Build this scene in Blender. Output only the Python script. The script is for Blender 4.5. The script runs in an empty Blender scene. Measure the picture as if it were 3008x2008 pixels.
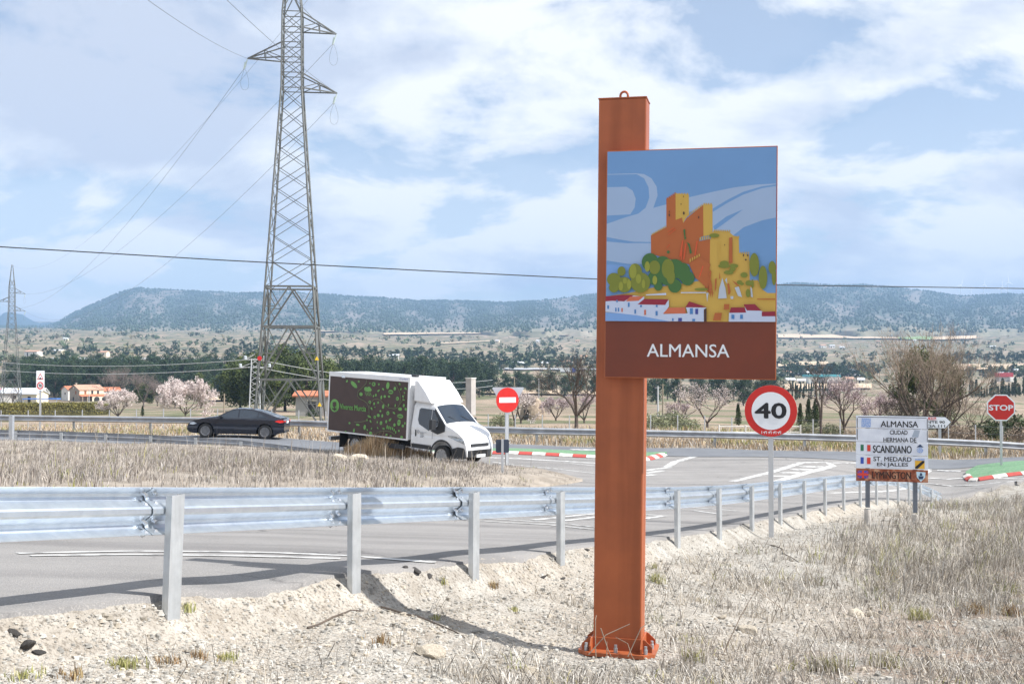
import bpy, bmesh, math, random
import numpy as np
from mathutils import Vector, Matrix

random.seed(7)
RNG = np.random.default_rng(7)
scene = bpy.context.scene
COL = scene.collection
R = math.radians

# ------------------------------------------------------------------ camera
FPX, CX, CY, K = 3340.0, 1504.0, 1004.0, 3008.0 / 2349.0
PITCH = math.atan(76.0 / FPX)
cam_data = bpy.data.cameras.new('camera')
cam_data.sensor_width = 36.0
cam_data.lens = FPX / 3008.0 * 36.0
cam_data.clip_start = 0.1
cam_data.clip_end = 30000.0
cam = bpy.data.objects.new('camera', cam_data)
COL.objects.link(cam)
cam.location = (0, 0, 0)
cam.rotation_euler = (R(90) + PITCH, 0, 0)
scene.camera = cam

# ------------------------------------------------------------------ light
SUN_AZ, SUN_EL = 12.6, 46.5          # degrees towards the camera from due right, elevation
sdir = Vector((math.cos(R(SUN_AZ)) * math.cos(R(SUN_EL)), -math.sin(R(SUN_AZ)) * math.cos(R(SUN_EL)), math.sin(R(SUN_EL))))
sun_data = bpy.data.lights.new('sun', 'SUN')
sun_data.energy = 5.0
sun_data.angle = R(0.53)
sun_data.color = (1.0, 0.97, 0.925)
sun = bpy.data.objects.new('sun', sun_data)
COL.objects.link(sun)
sun.rotation_euler = sdir.to_track_quat('Z', 'Y').to_euler()
sun.location = (40, -20, 60)

world = bpy.data.worlds.new('World')
scene.world = world
world.use_nodes = True
WN, WL = world.node_tree.nodes, world.node_tree.links
WN.clear()
def wn(t, **kw):
    n = WN.new(t)
    for k, v in kw.items():
        setattr(n, k, v)
    return n
w_out = wn('ShaderNodeOutputWorld')
w_bg = wn('ShaderNodeBackground')
w_sky = wn('ShaderNodeTexSky', sky_type='NISHITA', sun_disc=False)
w_sky.sun_elevation = R(SUN_EL)
w_sky.sun_rotation = math.atan2(sdir.x, sdir.y)
w_sky.altitude = 700
w_sky.air_density = 1.0
w_sky.dust_density = 1.2
w_sky.ozone_density = 1.5
w_scale = wn('ShaderNodeVectorMath', operation='SCALE'); w_scale.inputs['Scale'].default_value = 0.10
WL.new(w_sky.outputs[0], w_scale.inputs[0])
w_tc = wn('ShaderNodeTexCoord')
w_sep = wn('ShaderNodeSeparateXYZ'); WL.new(w_tc.outputs['Generated'], w_sep.inputs[0])
w_zc = wn('ShaderNodeMath', operation='MAXIMUM'); WL.new(w_sep.outputs['Z'], w_zc.inputs[0]); w_zc.inputs[1].default_value = 0.0
w_za = wn('ShaderNodeMath', operation='ADD'); WL.new(w_zc.outputs[0], w_za.inputs[0]); w_za.inputs[1].default_value = 0.34
w_dx = wn('ShaderNodeMath', operation='DIVIDE'); WL.new(w_sep.outputs['X'], w_dx.inputs[0]); WL.new(w_za.outputs[0], w_dx.inputs[1])
w_dy = wn('ShaderNodeMath', operation='DIVIDE'); WL.new(w_sep.outputs['Y'], w_dy.inputs[0]); WL.new(w_za.outputs[0], w_dy.inputs[1])
w_cmb = wn('ShaderNodeCombineXYZ'); WL.new(w_dx.outputs[0], w_cmb.inputs[0]); WL.new(w_dy.outputs[0], w_cmb.inputs[1])
def w_noise(scale, detail, rough, off, sx=1.0, sy=1.0):
    mp = wn('ShaderNodeMapping'); mp.inputs['Location'].default_value = off; mp.inputs['Scale'].default_value = (sx, sy, 1)
    WL.new(w_cmb.outputs[0], mp.inputs[0])
    n = wn('ShaderNodeTexNoise'); n.inputs['Scale'].default_value = scale; n.inputs['Detail'].default_value = detail
    n.inputs['Roughness'].default_value = rough; n.inputs['Distortion'].default_value = 0.25
    WL.new(mp.outputs[0], n.inputs['Vector'])
    return n
def w_ramp(src, stops):
    r = wn('ShaderNodeValToRGB')
    cr = r.color_ramp
    while len(cr.elements) < len(stops):
        cr.elements.new(0.5)
    for e, (p, c) in zip(cr.elements, stops):
        e.position = p; e.color = (*c, 1) if len(c) == 3 else c
    WL.new(src, r.inputs[0])
    return r
n_mask = w_noise(2.9, 11, 0.58, (3.1, 1.7, 0), 0.85, 1.0)
r_mask = w_ramp(n_mask.outputs['Fac'], [(0.425, (0.26, 0.26, 0.26)), (0.475, (0.74, 0.74, 0.74)), (0.52, (1, 1, 1))])
n_tone = w_noise(2.4, 11, 0.57, (-4.3, 8.2, 2.0), 0.8, 1.0)
r_tone = w_ramp(n_tone.outputs['Fac'], [(0.41, (0.455, 0.49, 0.57)), (0.465, (0.545, 0.575, 0.635)), (0.51, (0.65, 0.665, 0.68)), (0.555, (0.745, 0.745, 0.745))])
# thin bright veil of cirrus towards the horizon is part of the same cloud sheet
w_h = wn('ShaderNodeMapRange'); WL.new(w_sep.outputs['Z'], w_h.inputs[0])
w_h.inputs[1].default_value = 0.0; w_h.inputs[2].default_value = 0.22; w_h.inputs[3].default_value = 0.38; w_h.inputs[4].default_value = 0.0
w_mx = wn('ShaderNodeMath', operation='ADD', use_clamp=True); WL.new(r_mask.outputs[0], w_mx.inputs[0]); WL.new(w_h.outputs[0], w_mx.inputs[1])
w_mix = wn('ShaderNodeMixRGB'); WL.new(w_mx.outputs[0], w_mix.inputs[0]); WL.new(w_scale.outputs[0], w_mix.inputs[1]); WL.new(r_tone.outputs[0], w_mix.inputs[2])
WL.new(w_mix.outputs[0], w_bg.inputs[0])
w_bg.inputs[1].default_value = 1.0
WL.new(w_bg.outputs[0], w_out.inputs[0])

scene.view_settings.view_transform = 'Standard'
scene.view_settings.look = 'None'
scene.view_settings.exposure = 0.64
scene.view_settings.gamma = 1.0
scene.render.engine = 'CYCLES'
scene.cycles.use_denoising = True
scene.cycles.max_bounces = 6
scene.cycles.transparent_max_bounces = 12
scene.cycles.volume_bounces = 0
scene.cycles.volume_step_rate = 4.0

# ------------------------------------------------------------------ helpers
def ray(xD, yD):
    rx = (xD * K - CX) / FPX
    ry = -(yD * K - CY) / FPX
    c, s = math.cos(PITCH), math.sin(PITCH)
    return rx, c - s * ry, s + c * ry
def P(xD, yD, d):
    """the point at depth d metres ahead that is seen at (xD, yD)"""
    a, b, c = ray(xD, yD)
    return Vector((a / b * d, d, c / b * d))
def ppm(d):
    return FPX / K / d          # picture units per metre at depth d

def lin(c):
    return tuple((x / 12.92 if x <= 0.04045 else ((x + 0.055) / 1.055) ** 2.4) for x in c)
def rgb(r, g, b):
    return lin((r / 255, g / 255, b / 255))

MATS = {}
def mat(name, base, rough=0.7, metal=0.0, c2=None, scale=5.0, detail=4, lo=0.35, hi=0.65, bump=0.0, bscale=None, attr=None,
        coat=0.0, coords='Object', spec=None, c3=None, scale3=30.0, mul=None):
    if name in MATS:
        return MATS[name]
    m = bpy.data.materials.new(name)
    m.use_nodes = True
    N, L = m.node_tree.nodes, m.node_tree.links
    b = N['Principled BSDF']
    b.inputs['Base Color'].default_value = (*base, 1)
    b.inputs['Roughness'].default_value = rough
    b.inputs['Metallic'].default_value = metal
    if spec is not None:
        b.inputs['Specular IOR Level'].default_value = spec
    if coat:
        b.inputs['Coat Weight'].default_value = coat
        b.inputs['Coat Roughness'].default_value = 0.08
    tc = N.new('ShaderNodeTexCoord')
    cur = None
    if attr:
        a = N.new('ShaderNodeAttribute'); a.attribute_name = attr
        cur = a.outputs['Color']
    if c2 is not None:
        nz = N.new('ShaderNodeTexNoise'); nz.inputs['Scale'].default_value = scale; nz.inputs['Detail'].default_value = detail
        nz.inputs['Roughness'].default_value = 0.62
        L.new(tc.outputs[coords], nz.inputs['Vector'])
        mr = N.new('ShaderNodeMapRange'); mr.inputs[1].default_value = lo; mr.inputs[2].default_value = hi
        L.new(nz.outputs['Fac'], mr.inputs[0])
        mx = N.new('ShaderNodeMixRGB'); L.new(mr.outputs[0], mx.inputs[0])
        if cur is not None:
            L.new(cur, mx.inputs[1])
            mul_ = N.new('ShaderNodeMixRGB'); mul_.blend_type = 'MULTIPLY'; mul_.inputs[0].default_value = 1
            L.new(cur, mul_.inputs[1]); mul_.inputs[2].default_value = (*c2, 1)
            L.new(mul_.outputs[0], mx.inputs[2])
        else:
            mx.inputs[1].default_value = (*base, 1)
            mx.inputs[2].default_value = (*c2, 1)
        cur = mx.outputs[0]
        if c3 is not None:
            n3 = N.new('ShaderNodeTexNoise'); n3.inputs['Scale'].default_value = scale3; n3.inputs['Detail'].default_value = 3
            L.new(tc.outputs[coords], n3.inputs['Vector'])
            m3 = N.new('ShaderNodeMapRange'); m3.inputs[1].default_value = 0.5; m3.inputs[2].default_value = 0.68
            L.new(n3.outputs['Fac'], m3.inputs[0])
            x3 = N.new('ShaderNodeMixRGB'); L.new(m3.outputs[0], x3.inputs[0]); L.new(cur, x3.inputs[1])
            if attr:
                u3 = N.new('ShaderNodeMixRGB'); u3.blend_type = 'MULTIPLY'; u3.inputs[0].default_value = 1
                L.new(cur, u3.inputs[1]); u3.inputs[2].default_value = (*c3, 1); L.new(u3.outputs[0], x3.inputs[2])
            else:
                x3.inputs[2].default_value = (*c3, 1)
            cur = x3.outputs[0]
    if cur is not None:
        L.new(cur, b.inputs['Base Color'])
    if bump:
        nb = N.new('ShaderNodeTexNoise'); nb.inputs['Scale'].default_value = bscale or scale * 4; nb.inputs['Detail'].default_value = 5
        L.new(tc.outputs[coords], nb.inputs['Vector'])
        bp = N.new('ShaderNodeBump'); bp.inputs['Strength'].default_value = min(1.0, bump); bp.inputs['Distance'].default_value = 0.02 * max(1, bump)
        L.new(nb.outputs['Fac'], bp.inputs['Height'])
        L.new(bp.outputs['Normal'], b.inputs['Normal'])
    MATS[name] = m
    return m

def streaks(m, amount=.25, scale=7.0, stretch=.06):
    """rain streaks and grime that run down a painted surface"""
    N, L = m.node_tree.nodes, m.node_tree.links
    b = N['Principled BSDF']; tc = N.new('ShaderNodeTexCoord')
    mp = N.new('ShaderNodeMapping'); mp.inputs['Scale'].default_value = (1, 1, stretch); L.new(tc.outputs['Object'], mp.inputs[0])
    n = N.new('ShaderNodeTexNoise'); n.inputs['Scale'].default_value = scale; n.inputs['Detail'].default_value = 7; L.new(mp.outputs[0], n.inputs['Vector'])
    r = N.new('ShaderNodeMapRange'); r.inputs[1].default_value = .48; r.inputs[2].default_value = .72; r.inputs[4].default_value = amount; L.new(n.outputs['Fac'], r.inputs[0])
    mx = N.new('ShaderNodeMixRGB'); mx.blend_type = 'MULTIPLY'; L.new(r.outputs[0], mx.inputs[0]); mx.inputs[2].default_value = (.45, .42, .40, 1)
    if b.inputs['Base Color'].links: L.new(b.inputs['Base Color'].links[0].from_socket, mx.inputs[1])
    else: mx.inputs[1].default_value = b.inputs['Base Color'].default_value
    L.new(mx.outputs[0], b.inputs['Base Color'])
    rr = N.new('ShaderNodeMapRange'); rr.inputs[3].default_value = b.inputs['Roughness'].default_value * .8; rr.inputs[4].default_value = min(1, b.inputs['Roughness'].default_value * 1.5); L.new(n.outputs['Fac'], rr.inputs[0]); L.new(rr.outputs[0], b.inputs['Roughness'])
    return m
def tag(o, label=None, cat=None, group=None, kind=None):
    if label: o['label'] = label
    if cat: o['category'] = cat
    if group: o['group'] = group
    if kind: o['kind'] = kind
    return o
def empty(name, loc=(0, 0, 0), rot=(0, 0, 0), label=None, cat=None, group=None, parent=None):
    o = bpy.data.objects.new(name, None)
    o.empty_display_size = 0.2
    COL.objects.link(o)
    o.location = loc
    o.rotation_euler = rot
    o.parent = parent
    return tag(o, label, cat, group)
def link(name, me, m=None, parent=None, loc=None, rot=None, scl=None):
    o = bpy.data.objects.new(name, me)
    COL.objects.link(o)
    if m is not None and len(me.materials) == 0:
        for q in (m if isinstance(m, (list, tuple)) else [m]):
            me.materials.append(q)
    if parent is not None: o.parent = parent
    if loc is not None: o.location = loc
    if rot is not None: o.rotation_euler = rot
    if scl is not None: o.scale = scl
    return o
def np_mesh(name, verts, tris, smooth=False, attrs=None, quads=False):
    """fast mesh from numpy arrays (all faces the same size)"""
    verts = np.asarray(verts, dtype=np.float32); tris = np.asarray(tris, dtype=np.int32)
    me = bpy.data.meshes.new(name)
    nf, k = tris.shape
    me.vertices.add(len(verts)); me.vertices.foreach_set('co', verts.ravel())
    me.loops.add(nf * k); me.loops.foreach_set('vertex_index', tris.ravel())
    me.polygons.add(nf); me.polygons.foreach_set('loop_start', np.arange(0, nf * k, k, dtype=np.int32))
    me.polygons.foreach_set('loop_total', np.full(nf, k, dtype=np.int32))
    me.update(calc_edges=True)
    me.polygons.foreach_set('use_smooth', np.full(nf, smooth, dtype=bool))
    if attrs:
        for an, av in attrs.items():
            a = me.attributes.new(an, 'FLOAT_COLOR', 'POINT')
            av = np.asarray(av, dtype=np.float32)
            if av.shape[1] == 3:
                av = np.concatenate([av, np.ones((len(av), 1), np.float32)], 1)
            a.data.foreach_set('color', av.ravel())
    me.validate()
    return me

class MB:
    def __init__(s):
        s.v = []; s.f = []; s.m = []; s.cur = 0
    def add(s, vs, fs):
        n = len(s.v)
        s.v += [tuple(v) for v in vs]
        s.f += [tuple(i + n for i in f) for f in fs]
        s.m += [s.cur] * len(fs)
        return s
    def box(s, x0, x1, y0, y1, z0, z1, M=None):
        v = [(x, y, z) for z in (z0, z1) for y in (y0, y1) for x in (x0, x1)]
        if M is not None: v = [M @ Vector(p) for p in v]
        return s.add(v, [(0, 2, 3, 1), (4, 5, 7, 6), (0, 1, 5, 4), (2, 6, 7, 3), (0, 4, 6, 2), (1, 3, 7, 5)])
    def prism(s, pts, y0, y1, M=None):
        """polygon pts in (x, z) pushed from y0 to y1"""
        n = len(pts)
        v = [(p[0], y0, p[1]) for p in pts] + [(p[0], y1, p[1]) for p in pts]
        if M is not None: v = [M @ Vector(p) for p in v]
        f = [tuple(range(n)), tuple(range(2 * n - 1, n - 1, -1))]
        f += [(i, i + n, (i + 1) % n + n, (i + 1) % n) for i in range(n)]
        return s.add(v, f)
    def zprism(s, pts, z0, z1):
        n = len(pts)
        v = [(p[0], p[1], z0) for p in pts] + [(p[0], p[1], z1) for p in pts]
        f = [tuple(range(n - 1, -1, -1)), tuple(range(n, 2 * n))]
        f += [(i, (i + 1) % n, (i + 1) % n + n, i + n) for i in range(n)]
        return s.add(v, f)
    def tube(s, pts, r, n=8, cap=True):
        pts = [Vector(p) for p in pts]
        rr = r if isinstance(r, (list, tuple)) else [r] * len(pts)
        rings = []
        for i, p in enumerate(pts):
            t = (pts[min(i + 1, len(pts) - 1)] - pts[max(i - 1, 0)])
            if t.length < 1e-9: t = Vector((0, 0, 1))
            t.normalize()
            a = t.orthogonal().normalized() if i == 0 else (rings_a - t * rings_a.dot(t)).normalized()
            rings_a = a
            b = t.cross(a)
            rings.append([p + (a * math.cos(2 * math.pi * k / n) + b * math.sin(2 * math.pi * k / n)) * rr[i] for k in range(n)])
        v = [q for ring in rings for q in ring]
        f = []
        for i in range(len(pts) - 1):
            for k in range(n):
                f.append((i * n + k, i * n + (k + 1) % n, (i + 1) * n + (k + 1) % n, (i + 1) * n + k))
        if cap:
            f.append(tuple(range(n - 1, -1, -1)))
            f.append(tuple(range((len(pts) - 1) * n, len(pts) * n)))
        return s.add(v, f)
    def lathe(s, prof, n=24, axis='z', c=(0, 0, 0)):
        """prof = (r, h) pairs turned about an axis"""
        v = []; f = []
        for r, h in prof:
            for k in range(n):
                a = 2 * math.pi * k / n
                q = {'z': (r * math.cos(a), r * math.sin(a), h), 'y': (r * math.cos(a), h, r * math.sin(a)), 'x': (h, r * math.cos(a), r * math.sin(a))}[axis]
                v.append((q[0] + c[0], q[1] + c[1], q[2] + c[2]))
        for i in range(len(prof) - 1):
            for k in range(n):
                f.append((i * n + k, i * n + (k + 1) % n, (i + 1) * n + (k + 1) % n, (i + 1) * n + k))
        return s.add(v, f)
    def flat(s, pts, y):
        """filled polygon in the plane y = const; pts are (x, z)"""
        from mathutils.geometry import tessellate_polygon
        vs = [Vector((p[0], p[1], 0)) for p in pts]
        tr = tessellate_polygon([vs])
        fs = []
        for t in tr:
            a, b, c = (vs[i] for i in t)
            cr = (b.x - a.x) * (c.y - a.y) - (b.y - a.y) * (c.x - a.x)
            if abs(cr) < 1e-12: continue
            fs.append(tuple(t) if cr > 0 else (t[0], t[2], t[1]))
        return s.add([(p[0], y, p[1]) for p in pts], fs)
    def build(s, name, m, parent=None, smooth=False, bevel=0.0, loc=None, rot=None):
        me = bpy.data.meshes.new(name)
        me.from_pydata(s.v, [], s.f)
        ms = m if isinstance(m, (list, tuple)) else [m]
        for q in ms: me.materials.append(q)
        if len(ms) > 1:
            me.polygons.foreach_set('material_index', s.m)
        me.polygons.foreach_set('use_smooth', [smooth] * len(me.polygons))
        me.update()
        if bevel:
            bm = bmesh.new(); bm.from_mesh(me)
            bmesh.ops.remove_doubles(bm, verts=bm.verts, dist=1e-5)
            bmesh.ops.recalc_face_normals(bm, faces=bm.faces)
            es = [e for e in bm.edges if len(e.link_faces) == 2 and e.calc_face_angle(0) > R(30)]
            bmesh.ops.bevel(bm, geom=es, offset=bevel, segments=2, affect='EDGES', profile=0.6)
            bm.to_mesh(me); bm.free()
        return link(name, me, None, parent, loc, rot)
def copy_tree(o, parent=None):
    c = o.copy(); COL.objects.link(c); c.parent = parent
    for ch in [x for x in o.children]:
        copy_tree(ch, c)
    return c

# unit bar along +Z, reused by every lattice member
_ub = MB().box(-.5, .5, -.5, .5, 0, 1)
UNIT_BARS = {}
def bar(parent, name, p0, p1, w, m):
    key = m.name
    if key not in UNIT_BARS:
        me = bpy.data.meshes.new('bar'); me.from_pydata(_ub.v, [], _ub.f); me.materials.append(m); me.update()
        UNIT_BARS[key] = me
    p0, p1 = Vector(p0), Vector(p1)
    d = p1 - p0
    o = bpy.data.objects.new(name, UNIT_BARS[key]); COL.objects.link(o); o.parent = parent
    q = d.to_track_quat('Z', 'X')
    o.location = p0; o.rotation_mode = 'QUATERNION'; o.rotation_quaternion = q; o.scale = (w, w, d.length)
    return o

# lettering: every string once, as flat outlines scaled to a unit box
TXT = {}
def text_geo(s, bold=0.0, shear=0.0):
    key = (s, bold, shear)
    if key not in TXT:
        cu = bpy.data.curves.new('lettering', 'FONT')
        cu.body = s; cu.offset = bold; cu.shear = shear; cu.resolution_u = 3
        o = bpy.data.objects.new('lettering', cu); COL.objects.link(o)
        dg = bpy.context.evaluated_depsgraph_get()
        me = bpy.data.meshes.new_from_object(o.evaluated_get(dg))
        co = np.array([v.co[:2] for v in me.vertices]); fs = [tuple(p.vertices) for p in me.polygons]
        bpy.data.objects.remove(o); bpy.data.curves.remove(cu); bpy.data.meshes.remove(me)
        mn, mx_ = co.min(0), co.max(0)
        TXT[key] = ((co - mn) / (mx_ - mn), fs, (mx_ - mn))
    return TXT[key]
for _t in [('ALMANSA', .006, 0), ('ALMANSA', .02, 0), ('CIUDAD', .0, 0), ('HERMANA DE', .0, 0), ('SCANDIANO', .025, 0), ('ST. MEDARD', .025, 0),
           ('EN JALLES', .025, 0), ('LYMINGTON', .025, 0), ('40', .03, 0), ('STOP', .03, 0), ('Viveros Murcia', .02, 0), ('N-430a', .02, 0),
           ('ALICANTE 90', .02, 0), ('VALENCIA 111', .02, 0), ('viveros murcia', .0, 0), ('Coyfem', .0, .4), ('90', .02, 0), ('5611 KLD', .01, 0)]:
    text_geo(_t[0], 0.0, _t[2])
def put_text(mb, s, x0, x1, z0, z1, y, bold=0.0, shear=0.0):
    """lettering in the plane y = const, reading along +x, facing -y"""
    co, fs, _ = text_geo(s, 0.0, shear)
    b = bold * (z1 - z0) * 1.6; st = 0.00025 * max(1.0, (z1 - z0) * 12)
    offs_ = [(0, 0)] if bold < .004 else [(0, 0), (-b, 0), (b, 0), (0, b * .7), (0, -b * .7), (-b * .7, b * .5), (b * .7, -b * .5)]
    for i, (ox, oz) in enumerate(offs_):
        mb.add([(x0 + b + ox + c[0] * (x1 - x0 - 2 * b), y - i * st, z0 + b * .7 + oz + c[1] * (z1 - z0 - 1.4 * b)) for c in co], fs)
def put_text_each(mb, s, x0, x1, z0, z1, y, bold=0.0):
    put_text(mb, s, x0, x1, z0, z1, y, bold)
# ------------------------------------------------------------------ ground shape
def vnoise(x, y, seed=0):
    xi = np.floor(x).astype(np.int64); yi = np.floor(y).astype(np.int64)
    fx = x - xi; fy = y - yi
    fx = fx * fx * (3 - 2 * fx); fy = fy * fy * (3 - 2 * fy)
    def h(a, b):
        n = (a * 374761393 + b * 668265263 + seed * 974634777) & 0x7fffffff
        n = ((n ^ (n >> 13)) * 1274126177) & 0x7fffffff
        return ((n ^ (n >> 16)) & 0xffff) / 65535.0
    return (h(xi, yi) * (1 - fx) + h(xi + 1, yi) * fx) * (1 - fy) + (h(xi, yi + 1) * (1 - fx) + h(xi + 1, yi + 1) * fx) * fy
def fbm(x, y, oct=4, seed=0):
    s = 0.0; a = 0.5
    for i in range(oct):
        s = s + a * (vnoise(x * 2 ** i, y * 2 ** i, seed + i) - 0.5); a *= 0.5
    return s
def sstep(a, b, x):
    t = np.clip((x - a) / (b - a), 0, 1)
    return t * t * (3 - 2 * t)

# crash barrier beside the near lane: x in source pixels, depth, source y of the beam's top
RAIL = [(-760, 4.1, 1428), (-330, 5.9, 1430), (503, 7.7, 1432), (1030, 9.6, 1432), (1383, 11.2, 1431), (1638, 13.0, 1431), (1830, 14.75, 1431), (1982, 16.5, 1430),
        (2105, 18.25, 1426), (2202, 20.0, 1420), (2286, 21.8, 1412), (2357, 23.7, 1406), (2418, 25.5, 1400), (2473, 27.3, 1395), (2522, 29.0, 1392),
        (2570, 30.7, 1391), (2603, 32.4, 1392), (2634, 34.0, 1396), (2666, 35.5, 1405), (2700, 36.8, 1418), (2734, 37.9, 1433), (2768, 38.9, 1449)]
RAIL3 = [P(x / K, y / K, d) for x, d, y in RAIL]
RAIL3[0].x = RAIL3[1].x - 0.94
RX = np.array([p.x for p in RAIL3]); RY = np.array([p.y for p in RAIL3]); RZ = np.array([p.z for p in RAIL3])
# the verge edge goes on past the end of the barrier, and back behind the camera
EX = np.concatenate([[RX[0] - 8.5], RX, [18.5, 24, 40]]); EY = np.concatenate([[RY[0] - 16], RY, [41.2, 42.2, 43.5]])
_tx, _ty = np.gradient(EX), np.gradient(EY); _tl = np.hypot(_tx, _ty)
EX, EY = EX - _ty / _tl * 0.17, EY + _tx / _tl * 0.17      # broken edge of the asphalt just behind the posts
def edge_dist(X, Y):
    """signed distance to the road edge: positive on the verge (camera) side"""
    best = np.full(np.shape(X), 1e9); sgn = np.ones(np.shape(X))
    for i in range(len(EX) - 1):
        ax, ay, bx, by = EX[i], EY[i], EX[i + 1], EY[i + 1]
        dx, dy = bx - ax, by - ay
        t = np.clip(((X - ax) * dx + (Y - ay) * dy) / (dx * dx + dy * dy), 0, 1)
        qx, qy = ax + t * dx, ay + t * dy
        dd = np.hypot(X - qx, Y - qy)
        s = np.where((X - ax) * dy - (Y - ay) * dx > 0, 1.0, -1.0)
        m = dd < best
        best = np.where(m, dd, best); sgn = np.where(m, s, sgn)
    return best * sgn
def bank(s):
    return 0.24 * sstep(0.0, 0.42, s)

CTRL = []
for i, (x, y, z) in enumerate(zip(RX, RY, RZ)):
    h = 0.72 if i < 18 else [0.70, 0.62, 0.45, 0.28][i - 18]
    CTRL.append((x, y, z - h))
for i in range(len(RX) - 5):
    t_ = Vector((RX[i + 1] - RX[max(i - 1, 0)], RY[i + 1] - RY[max(i - 1, 0)], 0)).normalized()
    for off in (.55, 1.4):
        CTRL.append((RX[i] - t_.y * off, RY[i] + t_.x * off, RZ[i] - .72))
for yr in (3, 7, 10, 13.5):
    i = np.interp(yr, RY, np.arange(len(RY)))
    x0 = np.interp(yr, RY, RX); z0 = np.interp(yr, RY, RZ)
    for off in (3.0, 6.5):
        CTRL.append((x0 - .885 * off, yr + .465 * off, z0 - .72 - 0.01 * off))
VERGE = [(0, 1568, 5.8), (600, 1568, 6.9), (1174, 1568, 7.8), (1700, 1568, 8.3), (2349, 1568, 8.6), (1420, 1497, 9.4), (800, 1450, 8.6), (400, 1500, 7.1),
         (1100, 1450, 9.6), (1250, 1420, 10.8), (1800, 1400, 12.6), (1800, 1300, 16), (1767, 1226, 19.6), (2040, 1200, 22), (2349, 1400, 13), (2349, 1300, 17),
         (2349, 1200, 25), (2349, 1137, 38), (2100, 1160, 30), (2200, 1250, 20.5), (2250, 1160, 32)]
for x, y, d in VERGE:
    p = P(x, y, d)
    CTRL.append((p.x, p.y, p.z + float(bank(edge_dist(np.array(p.x), np.array(p.y))))))
FLAT = [(1337, 1102, 35.5), (1168, 1075, 40), (1000, 1063, 42.3), (780, 1045, 44.3), (590, 1034, 45.5), (300, 1026, 46.3), (0, 1019, 47), (0, 1085, 31),
        (500, 1090, 31), (900, 1095, 33), (540, 1000, 52.2), (0, 996, 54), (1150, 1017, 50.4), (1600, 1026, 50), (2000, 1037, 49.6), (2349, 1047, 49.5),
        (2295, 1068, 46), (2349, 1090, 42.5), (1600, 1060, 44.6), (1480, 1115, 33.8), (1800, 1085, 39.5), (-400, 1010, 48), (-400, 1090, 31), (2700, 1055, 49), (2700, 1095, 43)]
for x, y, d in FLAT:
    CTRL.append(tuple(P(x, y, d)))
FAR = {58: (992, 990, 1003, 1014, 1030), 70: (984, 981, 988, 996, 1006), 100: (969, 967, 968, 972, 978), 145: (955, 955, 956, 958, 960),
       250: (937, 937, 938, 940, 942), 380: (921, 921, 922, 925, 925), 450: (908, 908, 908, 912, 912), 600: (870, 872, 880, 892, 892),
       800: (829, 831, 848, 868, 868), 1000: (807, 809, 826, 845, 845), 1500: (779, 780, 795, 805, 805), 2500: (757, 757, 765, 768, 770),
       4500: (752, 752, 755, 752, 752), 9000: (751, 751, 752, 751, 751)}
for d, ys in FAR.items():
    for x, y in zip((-600, 0, 600, 1200, 1800, 2349, 2950), (ys[0],) + ys + (ys[4],)):
        CTRL.append(tuple(P(x, y, d)))
CA = np.array(CTRL)
def feat(X, Y):
    Yc = np.maximum(Y, 4.5)
    xs = np.clip((X / Yc * FPX + CX) / K, -900, 3250)
    return np.stack([xs / 520.0, np.log(Yc) * 1.7], -1), Yc
CF, CYc = feat(CA[:, 0], CA[:, 1])
CT = CA[:, 2] / CYc
def kern(a, b):
    d = np.sqrt(((a[:, None, :] - b[None, :, :]) ** 2).sum(-1) + 0.04)
    return d
_A = np.zeros((len(CF) + 3, len(CF) + 3)); _A[:len(CF), :len(CF)] = kern(CF, CF) + np.eye(len(CF)) * -0.02
_Q = np.concatenate([np.ones((len(CF), 1)), CF], 1); _A[:len(CF), len(CF):] = _Q; _A[len(CF):, :len(CF)] = _Q.T
_W = np.linalg.solve(_A, np.concatenate([CT, np.zeros(3)]))
def base_z(X, Y):
    """road-level surface, smooth"""
    X = np.asarray(X, float); Y = np.asarray(Y, float)
    sh = X.shape
    f, Yc = feat(X.ravel(), Y.ravel())
    out = np.zeros(len(f))
    for i in range(0, len(f), 20000):
        g = f[i:i + 20000]
        out[i:i + 20000] = kern(g, CF) @ _W[:len(CF)] + _W[len(CF)] + g @ _W[len(CF) + 1:]
    return (out * Yc).reshape(sh)

# far edge of the carriageway as a function of the picture column
FAR_EDGE = np.array([(-900, 54.6), (0, 54.0), (540, 53.6), (800, 52.4), (1150, 50.6), (1600, 50.1), (2000, 49.7), (2349, 49.6), (3300, 49.4)])
def far_edge(xD): return np.interp(xD, FAR_EDGE[:, 0], FAR_EDGE[:, 1])
def col_of(X, Y): return (X / np.maximum(Y, 0.1) * FPX + CX) / K
def near_edge(xD):
    u = (xD * K - CX) / FPX
    best = None
    for i in range(len(EX) - 1):
        ax, ay, bx, by = EX[i], EY[i], EX[i + 1], EY[i + 1]
        # ax + t dx = u (ay + t dy)
        den = (bx - ax) - u * (by - ay)
        if abs(den) < 1e-9: continue
        t = (u * ay - ax) / den
        if -1e-6 <= t <= 1 + 1e-6:
            y = ay + t * (by - ay)
            if y > 0.5 and (best is None or y > best): best = y
    return best if best else 2.0
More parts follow.
